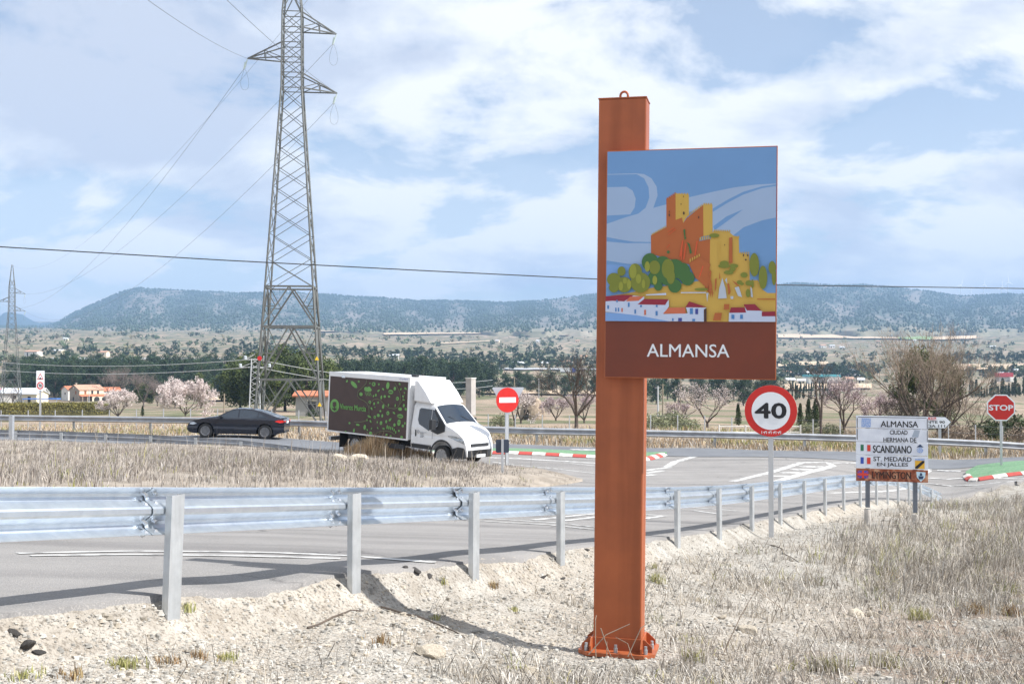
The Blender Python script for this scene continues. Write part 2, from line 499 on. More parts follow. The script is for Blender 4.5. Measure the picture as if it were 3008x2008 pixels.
# grass island between the two lanes
ISL_BACK = np.array([(-900, 47.2), (0, 47.0), (300, 46.2), (590, 45.3), (780, 44.1), (1000, 42.0), (1168, 39.9), (1243, 38.6), (1292, 37.5), (1337, 35.6)])
ISL_FRONT = np.array([(-900, 17.0), (0, 18.5), (400, 20.5), (800, 24.0), (1000, 27.0), (1150, 30.0), (1267, 32.6), (1307, 33.9), (1337, 35.2)])
def isl_range(xD):
    return np.interp(xD, ISL_FRONT[:, 0], ISL_FRONT[:, 1]), np.interp(xD, ISL_BACK[:, 0], ISL_BACK[:, 1])
def on_road(X, Y, s=None):
    s = edge_dist(X, Y) if s is None else s
    c = col_of(X, Y)
    return (s < 0) & (Y < far_edge(c)) & (Y > 0.5)
def on_island(X, Y):
    c = col_of(X, Y)
    a, b = isl_range(c)
    return (c < 1337) & (Y > a) & (Y < b)
def isl_h(X, Y):
    c = col_of(X, Y); a, b = isl_range(c)
    e = np.minimum(np.minimum(Y - a, b - Y), (1345 - c) * Y / ppm(1) )
    return 0.05 + 0.22 * sstep(0.0, 2.0, e) + 0.10 * fbm(X * .7, Y * .7, 3, 9)
def verge_noise(X, Y, s):
    n = 0.09 * fbm(X * .45, Y * .45, 4, 3) + 0.065 * fbm(X * 2.6, Y * 2.6, 4, 5) + 0.045 * fbm(X * 9, Y * 9, 2, 8)
    amp = sstep(0, .5, s)
    return n * np.where(Y < 60, amp, 1)
def ground_z(X, Y):
    """top of whatever one stands on at (X, Y)"""
    X = np.asarray(X, float); Y = np.asarray(Y, float)
    z = base_z(X, Y)
    s = edge_dist(X, Y)
    rd = on_road(X, Y, s)
    il = on_island(X, Y) & rd
    far = (Y > 40) & (Y >= far_edge(col_of(X, Y)))
    out = np.where(il, z + isl_h(X, Y), z)
    v = ~rd
    out = np.where(v & ~far, z - bank(s) + verge_noise(X, Y, s), out)
    out = np.where(far, z + (0.10 + Y * 0.0006) * fbm(X * .25, Y * .25, 3, 4) * sstep(0, 4, Y - far_edge(col_of(X, Y))), out)
    return out
def gz(x, y): return float(ground_z(np.array(float(x)), np.array(float(y))))
def hit(xD, yD, lo=4.6, hi=700.0, up=0.0, n=500):
    """where the line of sight through (xD, yD) meets the ground"""
    a, b, c = ray(xD, yD)
    ys = np.exp(np.linspace(math.log(lo), math.log(hi), n))
    dz = ys * (c / b) - (ground_z(ys * (a / b), ys) + up)
    k = np.where(dz < 0)[0]
    if len(k) == 0: y = hi
    else:
        i = k[0]
        if i == 0: y = ys[0]
        else:
            y = ys[i - 1] + (ys[i] - ys[i - 1]) * dz[i - 1] / (dz[i - 1] - dz[i])
    return Vector((a / b * y, y, gz(a / b * y, y)))
def on(xD, d, yoff=0.0):
    """ground point in picture column xD at depth d"""
    u = (xD * K - CX) / FPX
    return Vector((u * d, d, gz(u * d, d) + yoff))

def grid_faces(nr, nc):
    i = np.arange(nr - 1)[:, None] * nc + np.arange(nc - 1)[None, :]
    return np.stack([i, i + 1, i + 1 + nc, i + nc], -1).reshape(-1, 4)

# ---- the one ground sheet
us = np.concatenate([np.linspace(-2.4, -.62, 24, endpoint=False), np.linspace(-.62, .62, 400), np.linspace(.62, 2.4, 24)[1:]])
ysr = np.concatenate([[-60, -30, -15, -7, -2, 1, 2.5, 3.6], np.exp(np.linspace(math.log(4.5), math.log(12000), 470))])
UU, YY = np.meshgrid(us, ysr)
XX = UU * np.maximum(YY, 4.5)
ZB = base_z(XX, np.maximum(YY, 0.0)); SS = edge_dist(XX, YY); RD = on_road(XX, YY, SS)
ZG = ground_z(XX, np.maximum(YY, 0.0))
ZG = np.where(RD, ZB - 0.25 * sstep(0, .35, -SS) - 0.03, ZG)
fe = far_edge(col_of(XX, YY))
ZG = np.where((~RD) & (YY > 40) & (YY >= fe), ZG - 0.02, ZG)
def ground_colour(X, Y):
    s = edge_dist(X, Y); c = col_of(X, Y)
    n1 = fbm(X * .5, Y * .5, 4, 21)[..., None]; n2 = fbm(X * 2.2, Y * 2.2, 3, 31)[..., None]
    gravel = np.array(rgb(184, 180, 172)); sand = np.array(rgb(188, 181, 170)); soil = np.array(rgb(160, 143, 128)); straw = np.array(rgb(158, 153, 144))
    w_s = sstep(-.05, .12, n1)
    colr = gravel * (1 - w_s) + sand * w_s
    away = sstep(2.2, 5.0, s)[..., None] * sstep(900, 1700, c)[..., None]
    right = np.clip(away + sstep(3.0, 6.0, s)[..., None] * .4, 0, 1)
    mixs = sstep(-.10, .14, n2 + n1 * .5)
    colr = colr * (1 - right) + right * (soil * mixs + straw * (1 - mixs))
    # beyond the carriageway: fields and scrub
    far = sstep(0.0, 2.0, Y - far_edge(c))[..., None]
    m1 = fbm(X * .02, Y * .009, 4, 41)[..., None]; m2 = fbm(X * .09, Y * .05, 4, 51)[..., None]
    dry = np.array(rgb(150, 136, 116)); pale = np.array(rgb(176, 158, 138)); green = np.array(rgb(118, 122, 88)); scrub = np.array(rgb(98, 104, 80))
    f = dry * 1.0
    k = sstep(-.02, .12, m1); f = f * (1 - k) + pale * k
    k = sstep(.06, .16, m2); f = f * (1 - k) + green * k
    k = sstep(.02, .14, -m2) * sstep(300, 900, Y)[..., None]; f = f * (1 - k) + scrub * k
    return colr * (1 - far) + f * far
GC = ground_colour(XX, np.maximum(YY, 0.1))
m_ground = mat('ground_soil', (.5, .45, .38), 0.95, attr='Col', c2=(.66, .63, .60), scale=3.2, detail=8, bump=2.4, bscale=26.0, c3=(.52, .50, .48), scale3=34.0)  # darker noise tones also paint in the shade among clods and straw
me = np_mesh('ground', np.stack([XX, YY, ZG], -1).reshape(-1, 3), grid_faces(*XX.shape), smooth=True, attrs={'Col': GC.reshape(-1, 3)})
tag(link('ground', me, m_ground), kind='structure')

# ---- carriageway sheet with a ragged near edge
cols = np.linspace(-880, 3240, 900)
nrow = 90
RXs, RYs, RZs = [], [], []
for c in cols:
    u = (c * K - CX) / FPX
    a = near_edge(c); b = float(far_edge(c))
    q = np.exp(np.linspace(math.log(a), math.log(b), nrow))
    RXs.append(u * q); RYs.append(q)
RXs = np.array(RXs).T; RYs = np.array(RYs).T
rag = 0.10 * fbm(RXs[0] * 1.6, RYs[0] * 1.6, 4, 77) + 0.05 * fbm(RXs[0] * 7, RYs[0] * 7, 2, 78)
RYs[0] = RYs[0] + rag - 0.06
RXs[0] = RXs[0] - rag * .6 + 0.05
RZs = base_z(RXs, RYs) + 0.02 * fbm(RXs * .25, RYs * .25, 2, 70)
V = np.stack([RXs, RYs, RZs], -1)
sk = V[0].copy(); sk[:, 2] -= 0.14; sk[:, 0] += 0.03; sk[:, 1] -= 0.02
V = np.concatenate([sk[None], V], 0)
sk2 = V[-1].copy(); sk2[:, 2] -= 0.12; V = np.concatenate([V, sk2[None]], 0)
m_asph = mat('asphalt_worn', rgb(144, 141, 139), 0.9, c2=rgb(126, 124, 122), scale=0.7, detail=8, lo=.3, hi=.7, bump=0.6, bscale=90.0, c3=rgb(158, 154, 150), scale3=70.0)
def wear(m, crack=.35, cscale=.45, dark=.55, tone=.28):
    N, L = m.node_tree.nodes, m.node_tree.links
    b = N['Principled BSDF']; src = b.inputs['Base Color'].links[0].from_socket
    tc = N.new('ShaderNodeTexCoord')
    nz = N.new('ShaderNodeTexNoise'); nz.inputs['Scale'].default_value = .9; nz.inputs['Detail'].default_value = 6
    L.new(tc.outputs['Object'], nz.inputs['Vector'])
    ad = N.new('ShaderNodeVectorMath'); ad.operation = 'MULTIPLY_ADD'; L.new(nz.outputs['Color'], ad.inputs[0]); ad.inputs[1].default_value = (1.6, 1.6, 0); L.new(tc.outputs['Object'], ad.inputs[2])
    vo = N.new('ShaderNodeTexVoronoi'); vo.feature = 'DISTANCE_TO_EDGE'; vo.inputs['Scale'].default_value = cscale; L.new(ad.outputs[0], vo.inputs['Vector'])
    r = N.new('ShaderNodeMapRange'); r.inputs[1].default_value = 0.0; r.inputs[2].default_value = .012; r.inputs[3].default_value = crack; r.inputs[4].default_value = 0.0; L.new(vo.outputs['Distance'], r.inputs[0])
    n2 = N.new('ShaderNodeTexNoise'); n2.inputs['Scale'].default_value = .35; n2.inputs['Detail'].default_value = 4; L.new(tc.outputs['Object'], n2.inputs['Vector'])
    r2 = N.new('ShaderNodeMapRange'); r2.inputs[1].default_value = .46; r2.inputs[2].default_value = .62; L.new(n2.outputs['Fac'], r2.inputs[0])
    mu = N.new('ShaderNodeMath'); mu.operation = 'MULTIPLY'; L.new(r.outputs[0], mu.inputs[0]); L.new(r2.outputs[0], mu.inputs[1])
    mx = N.new('ShaderNodeMixRGB'); mx.blend_type = 'MULTIPLY'; L.new(mu.outputs[0], mx.inputs[0]); L.new(src, mx.inputs[1]); mx.inputs[2].default_value = (.25, .25, .27, 1)
    # long wheel tracks and stains that run with the lane
    mp = N.new('ShaderNodeMapping'); mp.inputs['Rotation'].default_value = (0, 0, R(62)); mp.inputs['Scale'].default_value = (.10, 1.5, 1); L.new(tc.outputs['Object'], mp.inputs[0])
    n3 = N.new('ShaderNodeTexNoise'); n3.inputs['Scale'].default_value = .8; n3.inputs['Detail'].default_value = 5; L.new(mp.outputs[0], n3.inputs['Vector'])
    r3 = N.new('ShaderNodeMapRange'); r3.inputs[1].default_value = .45; r3.inputs[2].default_value = .68; r3.inputs[4].default_value = tone; L.new(n3.outputs['Fac'], r3.inputs[0])
    m2 = N.new('ShaderNodeMixRGB'); m2.blend_type = 'MULTIPLY'; L.new(r3.outputs[0], m2.inputs[0]); L.new(mx.outputs[0], m2.inputs[1]); m2.inputs[2].default_value = (dark, dark, dark * 1.03, 1)
    L.new(m2.outputs[0], b.inputs['Base Color'])
wear(m_asph, .85, .40, .55, .55)
m_asph2 = mat('asphalt_main_road', rgb(114, 117, 122), 0.85, c2=rgb(100, 103, 109), scale=0.8, detail=8, bump=0.3, bscale=80.0)
me = np_mesh('road', V.reshape(-1, 3), grid_faces(*V.shape[:2]), smooth=True)
tag(link('road', me, m_asph), kind='structure')
def sheet(name, x0, x1, f0, f1, up, m, nc=120, nr=14, zf=None, parent=None, kind='structure', skirt=0.0, label=None):
    cs = np.linspace(x0, x1, nc); A = []
    for c in cs:
        u = (c * K - CX) / FPX
        q = np.linspace(f0(c), f1(c), nr)
        A.append(np.stack([u * q, q], -1))
    A = np.array(A).transpose(1, 0, 2)
    Z = (zf or base_z)(A[..., 0], A[..., 1]) + up
    V = np.concatenate([A, Z[..., None]], -1)
    if skirt:
        a = V[0].copy(); a[:, 2] -= skirt; b = V[-1].copy(); b[:, 2] -= skirt
        V = np.concatenate([a[None], V, b[None]], 0)
        l = V[:, :1].copy(); l[1:-1, :, 2] -= skirt; r = V[:, -1:].copy(); r[1:-1, :, 2] -= skirt
        V = np.concatenate([l, V, r], 1)
    me = np_mesh(name, V.reshape(-1, 3), grid_faces(*V.shape[:2]), smooth=not skirt)
    o = link(name, me, m, parent)
    if kind and parent is None: o['kind'] = kind
    return o
def near_lane(c):       # front edge of the through road, a slightly darker surfacing
    return np.interp(c, [-900, 0, 590, 800, 1150, 1600, 2000, 2349, 3300], [48.2, 48.0, 47.6, 47.3, 47.4, 46.4, 46.2, 47.0, 47.2])
sheet('main_road', -880, 3240, near_lane, lambda c: far_edge(c) - .05, 0.016, m_asph2, 400, 8, zf=lambda x, y: base_z(x, y) + 0.02 * fbm(x * .25, y * .25, 2, 70))

# ---- traffic island of rough grass
m_isl = mat('island_soil', rgb(160, 150, 138), 0.95, c2=rgb(126, 117, 106), scale=1.3, detail=6, bump=0.8, bscale=20)
ics = np.concatenate([np.linspace(-880, 1200, 160), np.linspace(1200, 1336, 50)[1:]])
A = []
for c in ics:
    u = (c * K - CX) / FPX
    a, b = isl_range(c); q = np.linspace(a, b, 46)
    A.append(np.stack([u * q, q], -1))
A = np.array(A).transpose(1, 0, 2)
Z = base_z(A[..., 0], A[..., 1]) + isl_h(A[..., 0], A[..., 1])
V = np.concatenate([A, Z[..., None]], -1)
a_ = V[0].copy(); a_[:, 2] -= .2; b_ = V[-1].copy(); b_[:, 2] -= .2
V = np.concatenate([a_[None], V, b_[None]], 0)
me = np_mesh('traffic_island', V.reshape(-1, 3), grid_faces(*V.shape[:2]), smooth=True)
tag(link('traffic_island', me, m_isl), kind='structure')

# ---- painted lines
m_paint = mat('road_paint_white', rgb(200, 200, 198), 0.8, c2=rgb(136, 134, 132), scale=5.0, detail=9, lo=.44, hi=.62)
def stripe(pts, w, name='road_marking', closed=False, up=0.007):
    """a painted line through picture points on the road"""
    q = [hit(x, y) for x, y in pts]
    if closed: q.append(q[0])
    # resample
    out = []
    for a, b in zip(q[:-1], q[1:]):
        n = max(2, int((b - a).length / 0.8))
        for k in range(n): out.append(a.lerp(b, k / n))
    out.append(q[-1])
    v, f = [], []
    for i, p in enumerate(out):
        t = out[min(i + 1, len(out) - 1)] - out[max(i - 1, 0)]; t.z = 0
        if t.length < 1e-6: t = Vector((1, 0, 0))
        t.normalize(); n = Vector((-t.y, t.x, 0))
        for s in (-1, 1):
            e = p + n * (w / 2 * s)
            v.append((e.x, e.y, float(base_z(np.array(e.x), np.array(e.y))) + 0.02 * float(fbm(np.array(e.x * .25), np.array(e.y * .25), 2, 70)) + up))
    for i in range(len(out) - 1):
        f.append((2 * i, 2 * i + 1, 2 * i + 3, 2 * i + 2))
    me = bpy.data.meshes.new(name); me.from_pydata(v, [], f); me.update()
    return tag(link(name, me, m_paint), kind='structure')
stripe([(40, 1270.5), (300, 1265), (547, 1266), (800, 1274), (1000, 1289)], .13)
stripe([(70, 1276), (300, 1273), (547, 1275), (780, 1281)], .13)
stripe([(1040, 1183), (1097, 1188), (1265, 1197.6), (1364, 1208), (1475, 1222)], .12)
stripe([(1040, 1190), (1097, 1194), (1265, 1203.6), (1364, 1214)], .12)
stripe([(1225, 1192), (1364, 1177.6), (1420, 1171)], .16)
stripe([(1290, 1194), (1364, 1186), (1430, 1180)], .16)
stripe([(1477, 1179.6), (1524, 1182.6), (1477, 1189.6)], .16)
stripe([(1590, 1171), (1660, 1180)], .14)
stripe([(1590, 1164), (1690, 1172)], .14)
stripe([(1679, 1104), (1765, 1084), (1839, 1061), (1896, 1060), (1911, 1068), (1850, 1084), (1779, 1104)], .28)
for a, b in (((1836, 1070.5), (1893, 1070.5)), ((1818, 1077), (1868, 1077)), ((1790, 1084), (1842, 1084)), ((1765, 1092), (1815, 1092))):
    stripe([a, b], .3)
stripe([(1899, 1061.5), (1964, 1061.5), (2040, 1063)], .16)
stripe([(2100, 1093), (2128, 1080), (2130, 1068), (2116, 1060)], .3)
for a, b in (((2142, 1069), (2200, 1070)), ((2150, 1078), (2204, 1080))):
    stripe([a, b], .34)
stripe([(2126, 1096), (2226, 1095), (2349, 1098), (2500, 1100)], .18)
stripe([(2126, 1108), (2240, 1112), (2349, 1114)], .14)
stripe([(1900, 1131), (2080, 1119)], .14)
stripe([(1125, 1029), (1366, 1034.5), (1478, 1037), (1596, 1042)], .14)
stripe([(1478, 1037.5), (1560, 1041), (1628, 1040)], .25)
stripe([(1530, 1071), (1548, 1059), (1595, 1046), (1630, 1041)], .3)
for a, b in (((1480, 1079), (1537, 1071.5)), ((1480, 1085), (1524, 1079)), ((1480, 1091), (1502, 1088))):
    stripe([a, b], .26)
stripe([(1130, 1059), (1168, 1065), (1267, 1074), (1365, 1085.6), (1475, 1100)], .12)
stripe([(1292, 1061), (1365, 1068), (1475, 1077)], .12)
stripe([(1125, 1049.5), (1250, 1055), (1365, 1062), (1475, 1068)], .34)
stripe([(-300, 997), (0, 1002), (250, 1008), (590, 1020), (760, 1030)], .14)
stripe([(-300, 1011), (0, 1016), (300, 1023), (560, 1031), (760, 1041), (960, 1056)], .14)

# ---- splitter islands with painted kerb stones
m_green = mat('green_paint', rgb(104, 144, 108), 0.85, c2=rgb(84, 124, 92), scale=2.2, detail=8, c3=rgb(128, 150, 124), scale3=14)
m_kred = mat('kerb_paint_red', rgb(186, 78, 70), 0.7, c2=rgb(170, 72, 66), scale=6)
m_kwhite = mat('kerb_paint_white', rgb(226, 222, 216), 0.7, c2=rgb(190, 184, 176), scale=6)
def splitter(name, x0, x1, f0, f1, label_kerb):
    o = sheet(name, x0, x1, f0, f1, 0.10, m_green, 60, 6, skirt=0.3)
    # kerb stones along the front edge and round the pointed end
    pts = []
    for c in np.linspace(x0, x1, 300):
        u = (c * K - CX) / FPX; d = f0(c) - .14
        pts.append(Vector((u * d, d, 0)))
    return o, pts
def kerb(parent, pts, L=0.52):
    acc = 0.0; k = 0; start = pts[0]
    dist = 0.0
    for a, b in zip(pts[:-1], pts[1:]):
        dist += (b - a).length
        if dist >= L:
            t = (b - start).normalized(); n = Vector((-t.y, t.x, 0))
            z = float(base_z(np.array(start.x), np.array(start.y))); z2 = float(base_z(np.array(b.x), np.array(b.y)))
            mb = MB(); e = start + (b - start) * .97
            prof = [(-.13, -.1), (-.13, .03), (.02, .115), (.13, .12), (.13, -.1)]
            v = [tuple(start + n * p[0] + Vector((0, 0, z + p[1]))) for p in prof] + [tuple(e + n * p[0] + Vector((0, 0, z2 + p[1]))) for p in prof]
            mb.add(v, [(0, 1, 2, 3, 4), (9, 8, 7, 6, 5)] + [(i, i + 5, (i + 1) % 5 + 5, (i + 1) % 5) for i in range(5)])
            mb.build('kerb_stone', m_kred if k % 2 else m_kwhite, parent)
            k += 1; start = b; dist = 0.0
def f0a(c): return float(np.interp(c, [980, 1125, 1365, 1478, 1530], [46.6, 46.0, 45.2, 44.6, 47.3]))
def f1a(c): return float(np.interp(c, [980, 1125, 1478, 1530], [47.2, 47.3, 47.2, 47.5]))
o1, k1 = splitter('green_splitter_island', 985, 1529, f0a, f1a, '')
kerb(o1, k1)
def f0b(c): return float(np.interp(c, [2212, 2225, 2349, 3000], [44.6, 43.0, 42.9, 42.9]))
def f1b(c): return float(np.interp(c, [2212, 2240, 2349, 3000], [45.0, 46.5, 46.8, 46.9]))
o2, k2 = splitter('green_splitter_island', 2213, 2700, f0b, f1b, '')
kerb(o2, k2)
m_white_patch = m_paint
stripe([(1310, 1037.3), (1366, 1038), (1440, 1039.5)], .5, up=.13)
# ------------------------------------------------------------------ crash barriers
m_galv = mat('galvanised_new', (.74, .80, .86), 0.32, 0.85, c2=(.62, .68, .75), scale=9, detail=6, bump=0.05, bscale=120)
m_galv_post = mat('galvanised_post', (.62, .64, .65), 0.42, 0.6, c2=(.50, .52, .53), scale=6, detail=6)
streaks(m_galv_post, .30, 16.0, .10)
m_galv_old = mat('galvanised_weathered', (.50, .52, .55), 0.5, 0.6, c2=(.36, .37, .39), scale=2, detail=6)
m_bolt = mat('bolt_steel', (.75, .77, .8), 0.3, 0.9)
WPROF = [(0.0, 0.0), (0.014, -0.010), (0.072, -0.040), (0.081, -0.062), (0.072, -0.084), (0.010, -0.126), (0.0, -0.140), (0.0, -0.170), (0.010, -0.184),
         (0.072, -0.226), (0.081, -0.248), (0.072, -0.270), (0.014, -0.300), (0.0, -0.310)]
def offs(prof, t):
    out = []
    for i, p in enumerate(prof):
        a = prof[max(i - 1, 0)]; b = prof[min(i + 1, len(prof) - 1)]
        tx, tz = b[0] - a[0], b[1] - a[1]; l = math.hypot(tx, tz)
        out.append((p[0] + tz / l * t, p[1] - tx / l * t))
    return out
def rail(name, label, tops, side, posts, m_beam, m_post, base_drop=0.3, spacing=1, bolts=0, group=None, post_len=None):
    """tops: points along the top of the beam; side=+1 if the road lies to the left of the run"""
    root = empty(name, (tops[0].x, tops[0].y, gz(tops[0].x, tops[0].y)), label=label, cat='crash barrier', group=group)
    inv = Vector(root.location)
    n_ = len(tops)
    tang = []
    for i in range(n_):
        t = tops[min(i + 1, n_ - 1)] - tops[max(i - 1, 0)]; t.z = 0; tang.append(t.normalized())
    def nrm(t): return Vector((-t.y, t.x, 0)) * side
    outer = WPROF; inner = offs(WPROF, -0.004)
    loop = list(outer) + list(reversed(inner))
    for i in range(0, n_ - 1, spacing):
        j = min(i + spacing, n_ - 1)
        a, b = tops[i], tops[j]
        t = (b - a); L = t.length; t.normalize(); h = Vector((t.x, t.y, 0)).normalized(); n = nrm(h)
        a2 = a - t * 0.17; b2 = b + t * 0.02
        off0 = n * (0.004 if True else 0)
        mb = MB(); v = []
        for q, oo in ((a2, -0.006), (b2, 0.006)):
            for p in loop:
                v.append(tuple(q + n * (p[0] + oo) + Vector((0, 0, p[1])) - inv))
        m = len(loop)
        f = [(k, (k + 1) % m, (k + 1) % m + m, k + m) for k in range(m)] + [tuple(range(m)), tuple(range(2 * m - 1, m - 1, -1))]
        mb.add(v, f).build('beam', m_beam, root)
    for i in posts:
        p = tops[i]; t = tang[i]; n = nrm(t)
        g = gz((p - n * .05).x, (p - n * .05).y)
        top = p.z - 0.045
        mb = MB()
        M = Matrix((( t.x, n.x, 0, p.x - inv.x), (t.y, n.y, 0, p.y - inv.y), (0, 0, 1, 0), (0, 0, 0, 1)))
        bot = g - base_drop if post_len is None else top - post_len
        lx = -.05 if i == 2 else RNG.normal() * .012
        C = [(-.060, -.066), (.060, -.066), (.060, -.012), (.045, -.012), (.045, -.018), (.054, -.018), (.054, -.060), (-.054, -.060), (-.054, -.018), (-.045, -.018), (-.045, -.012), (-.060, -.012)]
        vv = [M @ Vector((c[0] + lx, c[1], bot - inv.z)) for c in C] + [M @ Vector((c[0], c[1], top - inv.z)) for c in C]
        k = len(C)
        mb.add(vv, [tuple(range(k - 1, -1, -1)), tuple(range(k, 2 * k))] + [(q, (q + 1) % k, (q + 1) % k + k, q + k) for q in range(k)])
        mb.build('post', m_post, root)
        sb = MB(); sb.box(-.035, .035, -.012, .0, top - .20 - inv.z, top - .05 - inv.z, M)
        sb.build('spacer', m_post, root)
        if i < bolts:
            for bx in (-.20, -.11):
                for bz, bn in ((-.024, .042), (-.102, .045), (-.208, .045), (-.288, .042)):
                    c0 = p + t * bx + n * bn + Vector((0, 0, bz)) - inv
                    d = (-n + Vector((0, 0, .6 if bz in (-.102, -.288) else -.6))).normalized()
                    MB().tube([c0 - d * .03, c0 + d * .022], .014, 6).build('bolt', m_bolt, root)
    return root
near_rail = rail('crash_barrier', 'shiny new galvanised crash barrier curving along the verge in the foreground', RAIL3, 1, list(range(len(RAIL3) - 1)), m_galv, m_galv_post, bolts=8)

def rail_line(cpts, step):
    """points (xD, depth, yD of top) joined up and resampled every step metres"""
    q = [P(x, y, d) for x, d, y in cpts]
    out = [q[0]]; acc = 0
    for a, b in zip(q[:-1], q[1:]):
        L = (b - a).length; s = step - acc
        while s <= L:
            out.append(a + (b - a) * (s / L)); s += step
        acc = (acc + L) % step if L > 0 else acc
        acc = step - (s - L) if s > L else 0
    return out
far_tops = rail_line([(-700, 58.5, 940), (0, 57.5, 951), (300, 57, 955), (562, 56, 958.5), (760, 54.4, 966), (1150, 51.6, 979), (1500, 51.2, 986), (1780, 51.0, 992), (2100, 50.8, 1002), (2260, 50.7, 1010), (2349, 50.6, 1018), (2600, 50.4, 1030)], 4.0)
rail('crash_barrier', 'weathered dark crash barrier along the far side of the main road', far_tops, -1, list(range(len(far_tops))), m_galv_old, m_galv_post)
mid_tops = rail_line([(-700, 48.6, 972), (73, 48.0, 986), (286, 47.4, 994.5), (491, 46.7, 1002), (585, 46.3, 1012.5), (679, 45.8, 1025), (760, 45.3, 1034), (790, 45.1, 1038)], 2.0)
rail('crash_barrier', 'low crash barrier behind the dry grass that slopes down into the ground', mid_tops, 1, list(range(0, len(mid_tops))), m_galv_old, m_galv_post, spacing=2)

# ------------------------------------------------------------------ the big orange town sign
m_corten = mat('orange_brown_paint', (.44, .12, .042), 0.40, c2=(.34, .094, .036), scale=2.0, detail=7, spec=.4, bump=.04, bscale=9)
streaks(m_corten, .45, 9.0, .05)
m_band = mat('print_brown', rgb(120, 50, 24), 0.30, c2=rgb(110, 46, 23), scale=2)
DS = 9.4
SB = P(1420, 1500, DS)
SBz = gz(SB.x, SB.y) + .045
sign = empty('town_sign', (SB.x, SB.y, SBz), (0, R(0.7), R(-13)), 'tall orange steel pillar sign with a castle picture panel reading ALMANSA', 'sign')
u_ = ppm(DS)
Z0 = SB.z - SBz
def sz(y): return Z0 + (1500 - y) / u_
PW, PD = .196, .125
# base: plate, four gusset walls, bolts
mb = MB(); mb.zprism([(-.31, -.17), (-.23, -.25), (.23, -.25), (.31, -.17), (.31, .17), (.23, .25), (-.23, .25), (-.31, .17)], -.02, .012)
mb.build('base_plate', m_corten, sign, bevel=.003)
def gus(M, w_=.285):
    g = MB(); g.prism([(-w_, .012), (w_, .012), (w_, .055), (w_ - .06, .11), (-w_ + .06, .11), (-w_, .055)], -.006, .006, M); g.build('gusset', m_corten, sign)
gus(Matrix.Translation((0, -PD - .008, 0))); gus(Matrix.Translation((0, PD + .008, 0)))
gus(Matrix.Translation((-PW - .008, 0, 0)) @ Matrix.Rotation(R(90), 4, 'Z'), .23); gus(Matrix.Translation((PW + .008, 0, 0)) @ Matrix.Rotation(R(90), 4, 'Z'), .23)
for bx, by in ((-.24, -.2), (0, -.21), (.24, -.2), (.27, 0), (.24, .2), (-.27, 0)):
    MB().lathe([(0, .012), (.016, .012), (.016, .05), (.012, .052), (.012, .075), (0, .076)], 8, c=(bx, by, 0)).build('anchor_bolt', m_galv_old, sign)
ptop = sz(236)
MB().box(-PW, PW, -PD, PD, .012, ptop).build('pillar', m_corten, sign, bevel=.012)
MB().box(-PW - .004, PW + .004, -PD - .004, PD + .004, ptop, ptop + .012).build('cap', m_corten, sign, bevel=.003)
lug = MB(); lug.tube([(math.cos(a) * .032, -.02, ptop + .045 + math.sin(a) * .036) for a in [i * math.pi / 8 for i in range(17)]], .010, 6, cap=False)
lug.build('lifting_eye', m_corten, sign, smooth=True)
MS = Matrix.Translation(sign.location) @ sign.rotation_euler.to_matrix().to_4x4(); MSi = MS.inverted()
def on_plane(xD, yD, yl):
    """local (x, z) where a line of sight meets the plane y = yl of the sign"""
    o_ = MSi @ Vector((0, 0, 0)); d_ = MSi.to_3x3() @ Vector(ray(xD, yD)); t_ = (yl - o_.y) / d_.y
    q_ = o_ + d_ * t_; return q_.x, q_.z
_c = [on_plane(x_, y_, -PD - .10) for x_, y_ in ((1391, 344.5), (1785.5, 336), (1386.5, 866), (1779, 871))]
px0, px1 = (_c[0][0] + _c[2][0]) / 2, (_c[1][0] + _c[3][0]) / 2
pz0, pz1 = (_c[2][1] + _c[3][1]) / 2, (_c[0][1] + _c[1][1]) / 2
pan = MB().box(px0, px1, -PD - .10, -PD - .006, pz0, pz1).build('panel', m_corten, sign, bevel=.004)
br = MB(); br.box(PW + .005, px1 - .1, -PD - .005, -PD + .05, pz0 + .25, pz0 + .31); br.build('bracket', m_corten, sign)
br = MB(); br.box(PW + .005, px1 - .1, -PD - .005, -PD + .05, pz1 - .31, pz1 - .25); br.build('bracket', m_corten, sign)
# --- the printed picture, traced in panel coordinates
def zp(zx, zy):
    v0 = (zy - 33) / (1550 - 33)
    L = 50 + (33 - 50) * v0; Rr = 1180 + (1152 - 1180) * v0
    u = (zx - L) / (Rr - L)
    top = 45 + (22 - 45) * u; bot = 1546 + (1557 - 1546) * u
    v = (zy - top) / (bot - top)
    m = .008
    u = min(max(u, 0), 1); v = min(max(v, 0), 1)
    return (px0 + m + u * (px1 - px0 - 2 * m), pz1 - m - v * (pz1 - pz0 - 2 * m))
PC = {}
def pcol(n, c):
    PC[n] = mat('print_' + n, rgb(*c), 0.45, c2=tuple(q * .94 for q in rgb(*c)), scale=1.5)
pcol('sky', (112, 156, 206)); pcol('cloud', (160, 184, 216)); pcol('ochre', (206, 168, 74)); pcol('rust', (180, 98, 46)); pcol('dkgreen', (64, 108, 52))
pcol('olive', (122, 130, 42)); pcol('lime', (150, 154, 54)); pcol('white', (196, 208, 232)); pcol('crimson', (146, 30, 56)); pcol('coral', (204, 108, 76))
pcol('window', (74, 130, 190)); pcol('navy', (58, 70, 150)); pcol('red', (214, 88, 44)); pcol('rock', (186, 196, 208)); pcol('dark', (70, 44, 36))
pcol('paleblue', (124, 166, 222))
PK = list(PC.keys())
pic = MB(); LAY = [0]
def poly(c, pts, raw=False):
    pic.cur = PK.index(c)
    y = -PD - .1006 - LAY[0] * 0.00014; LAY[0] += 1
    pic.flat([zp(*p) for p in pts], y)
def ell(c, cx, cy, rx, ry, n=22):
    poly(c, [(cx + rx * math.cos(2 * math.pi * i / n), cy - ry * math.sin(2 * math.pi * i / n)) for i in range(n)])
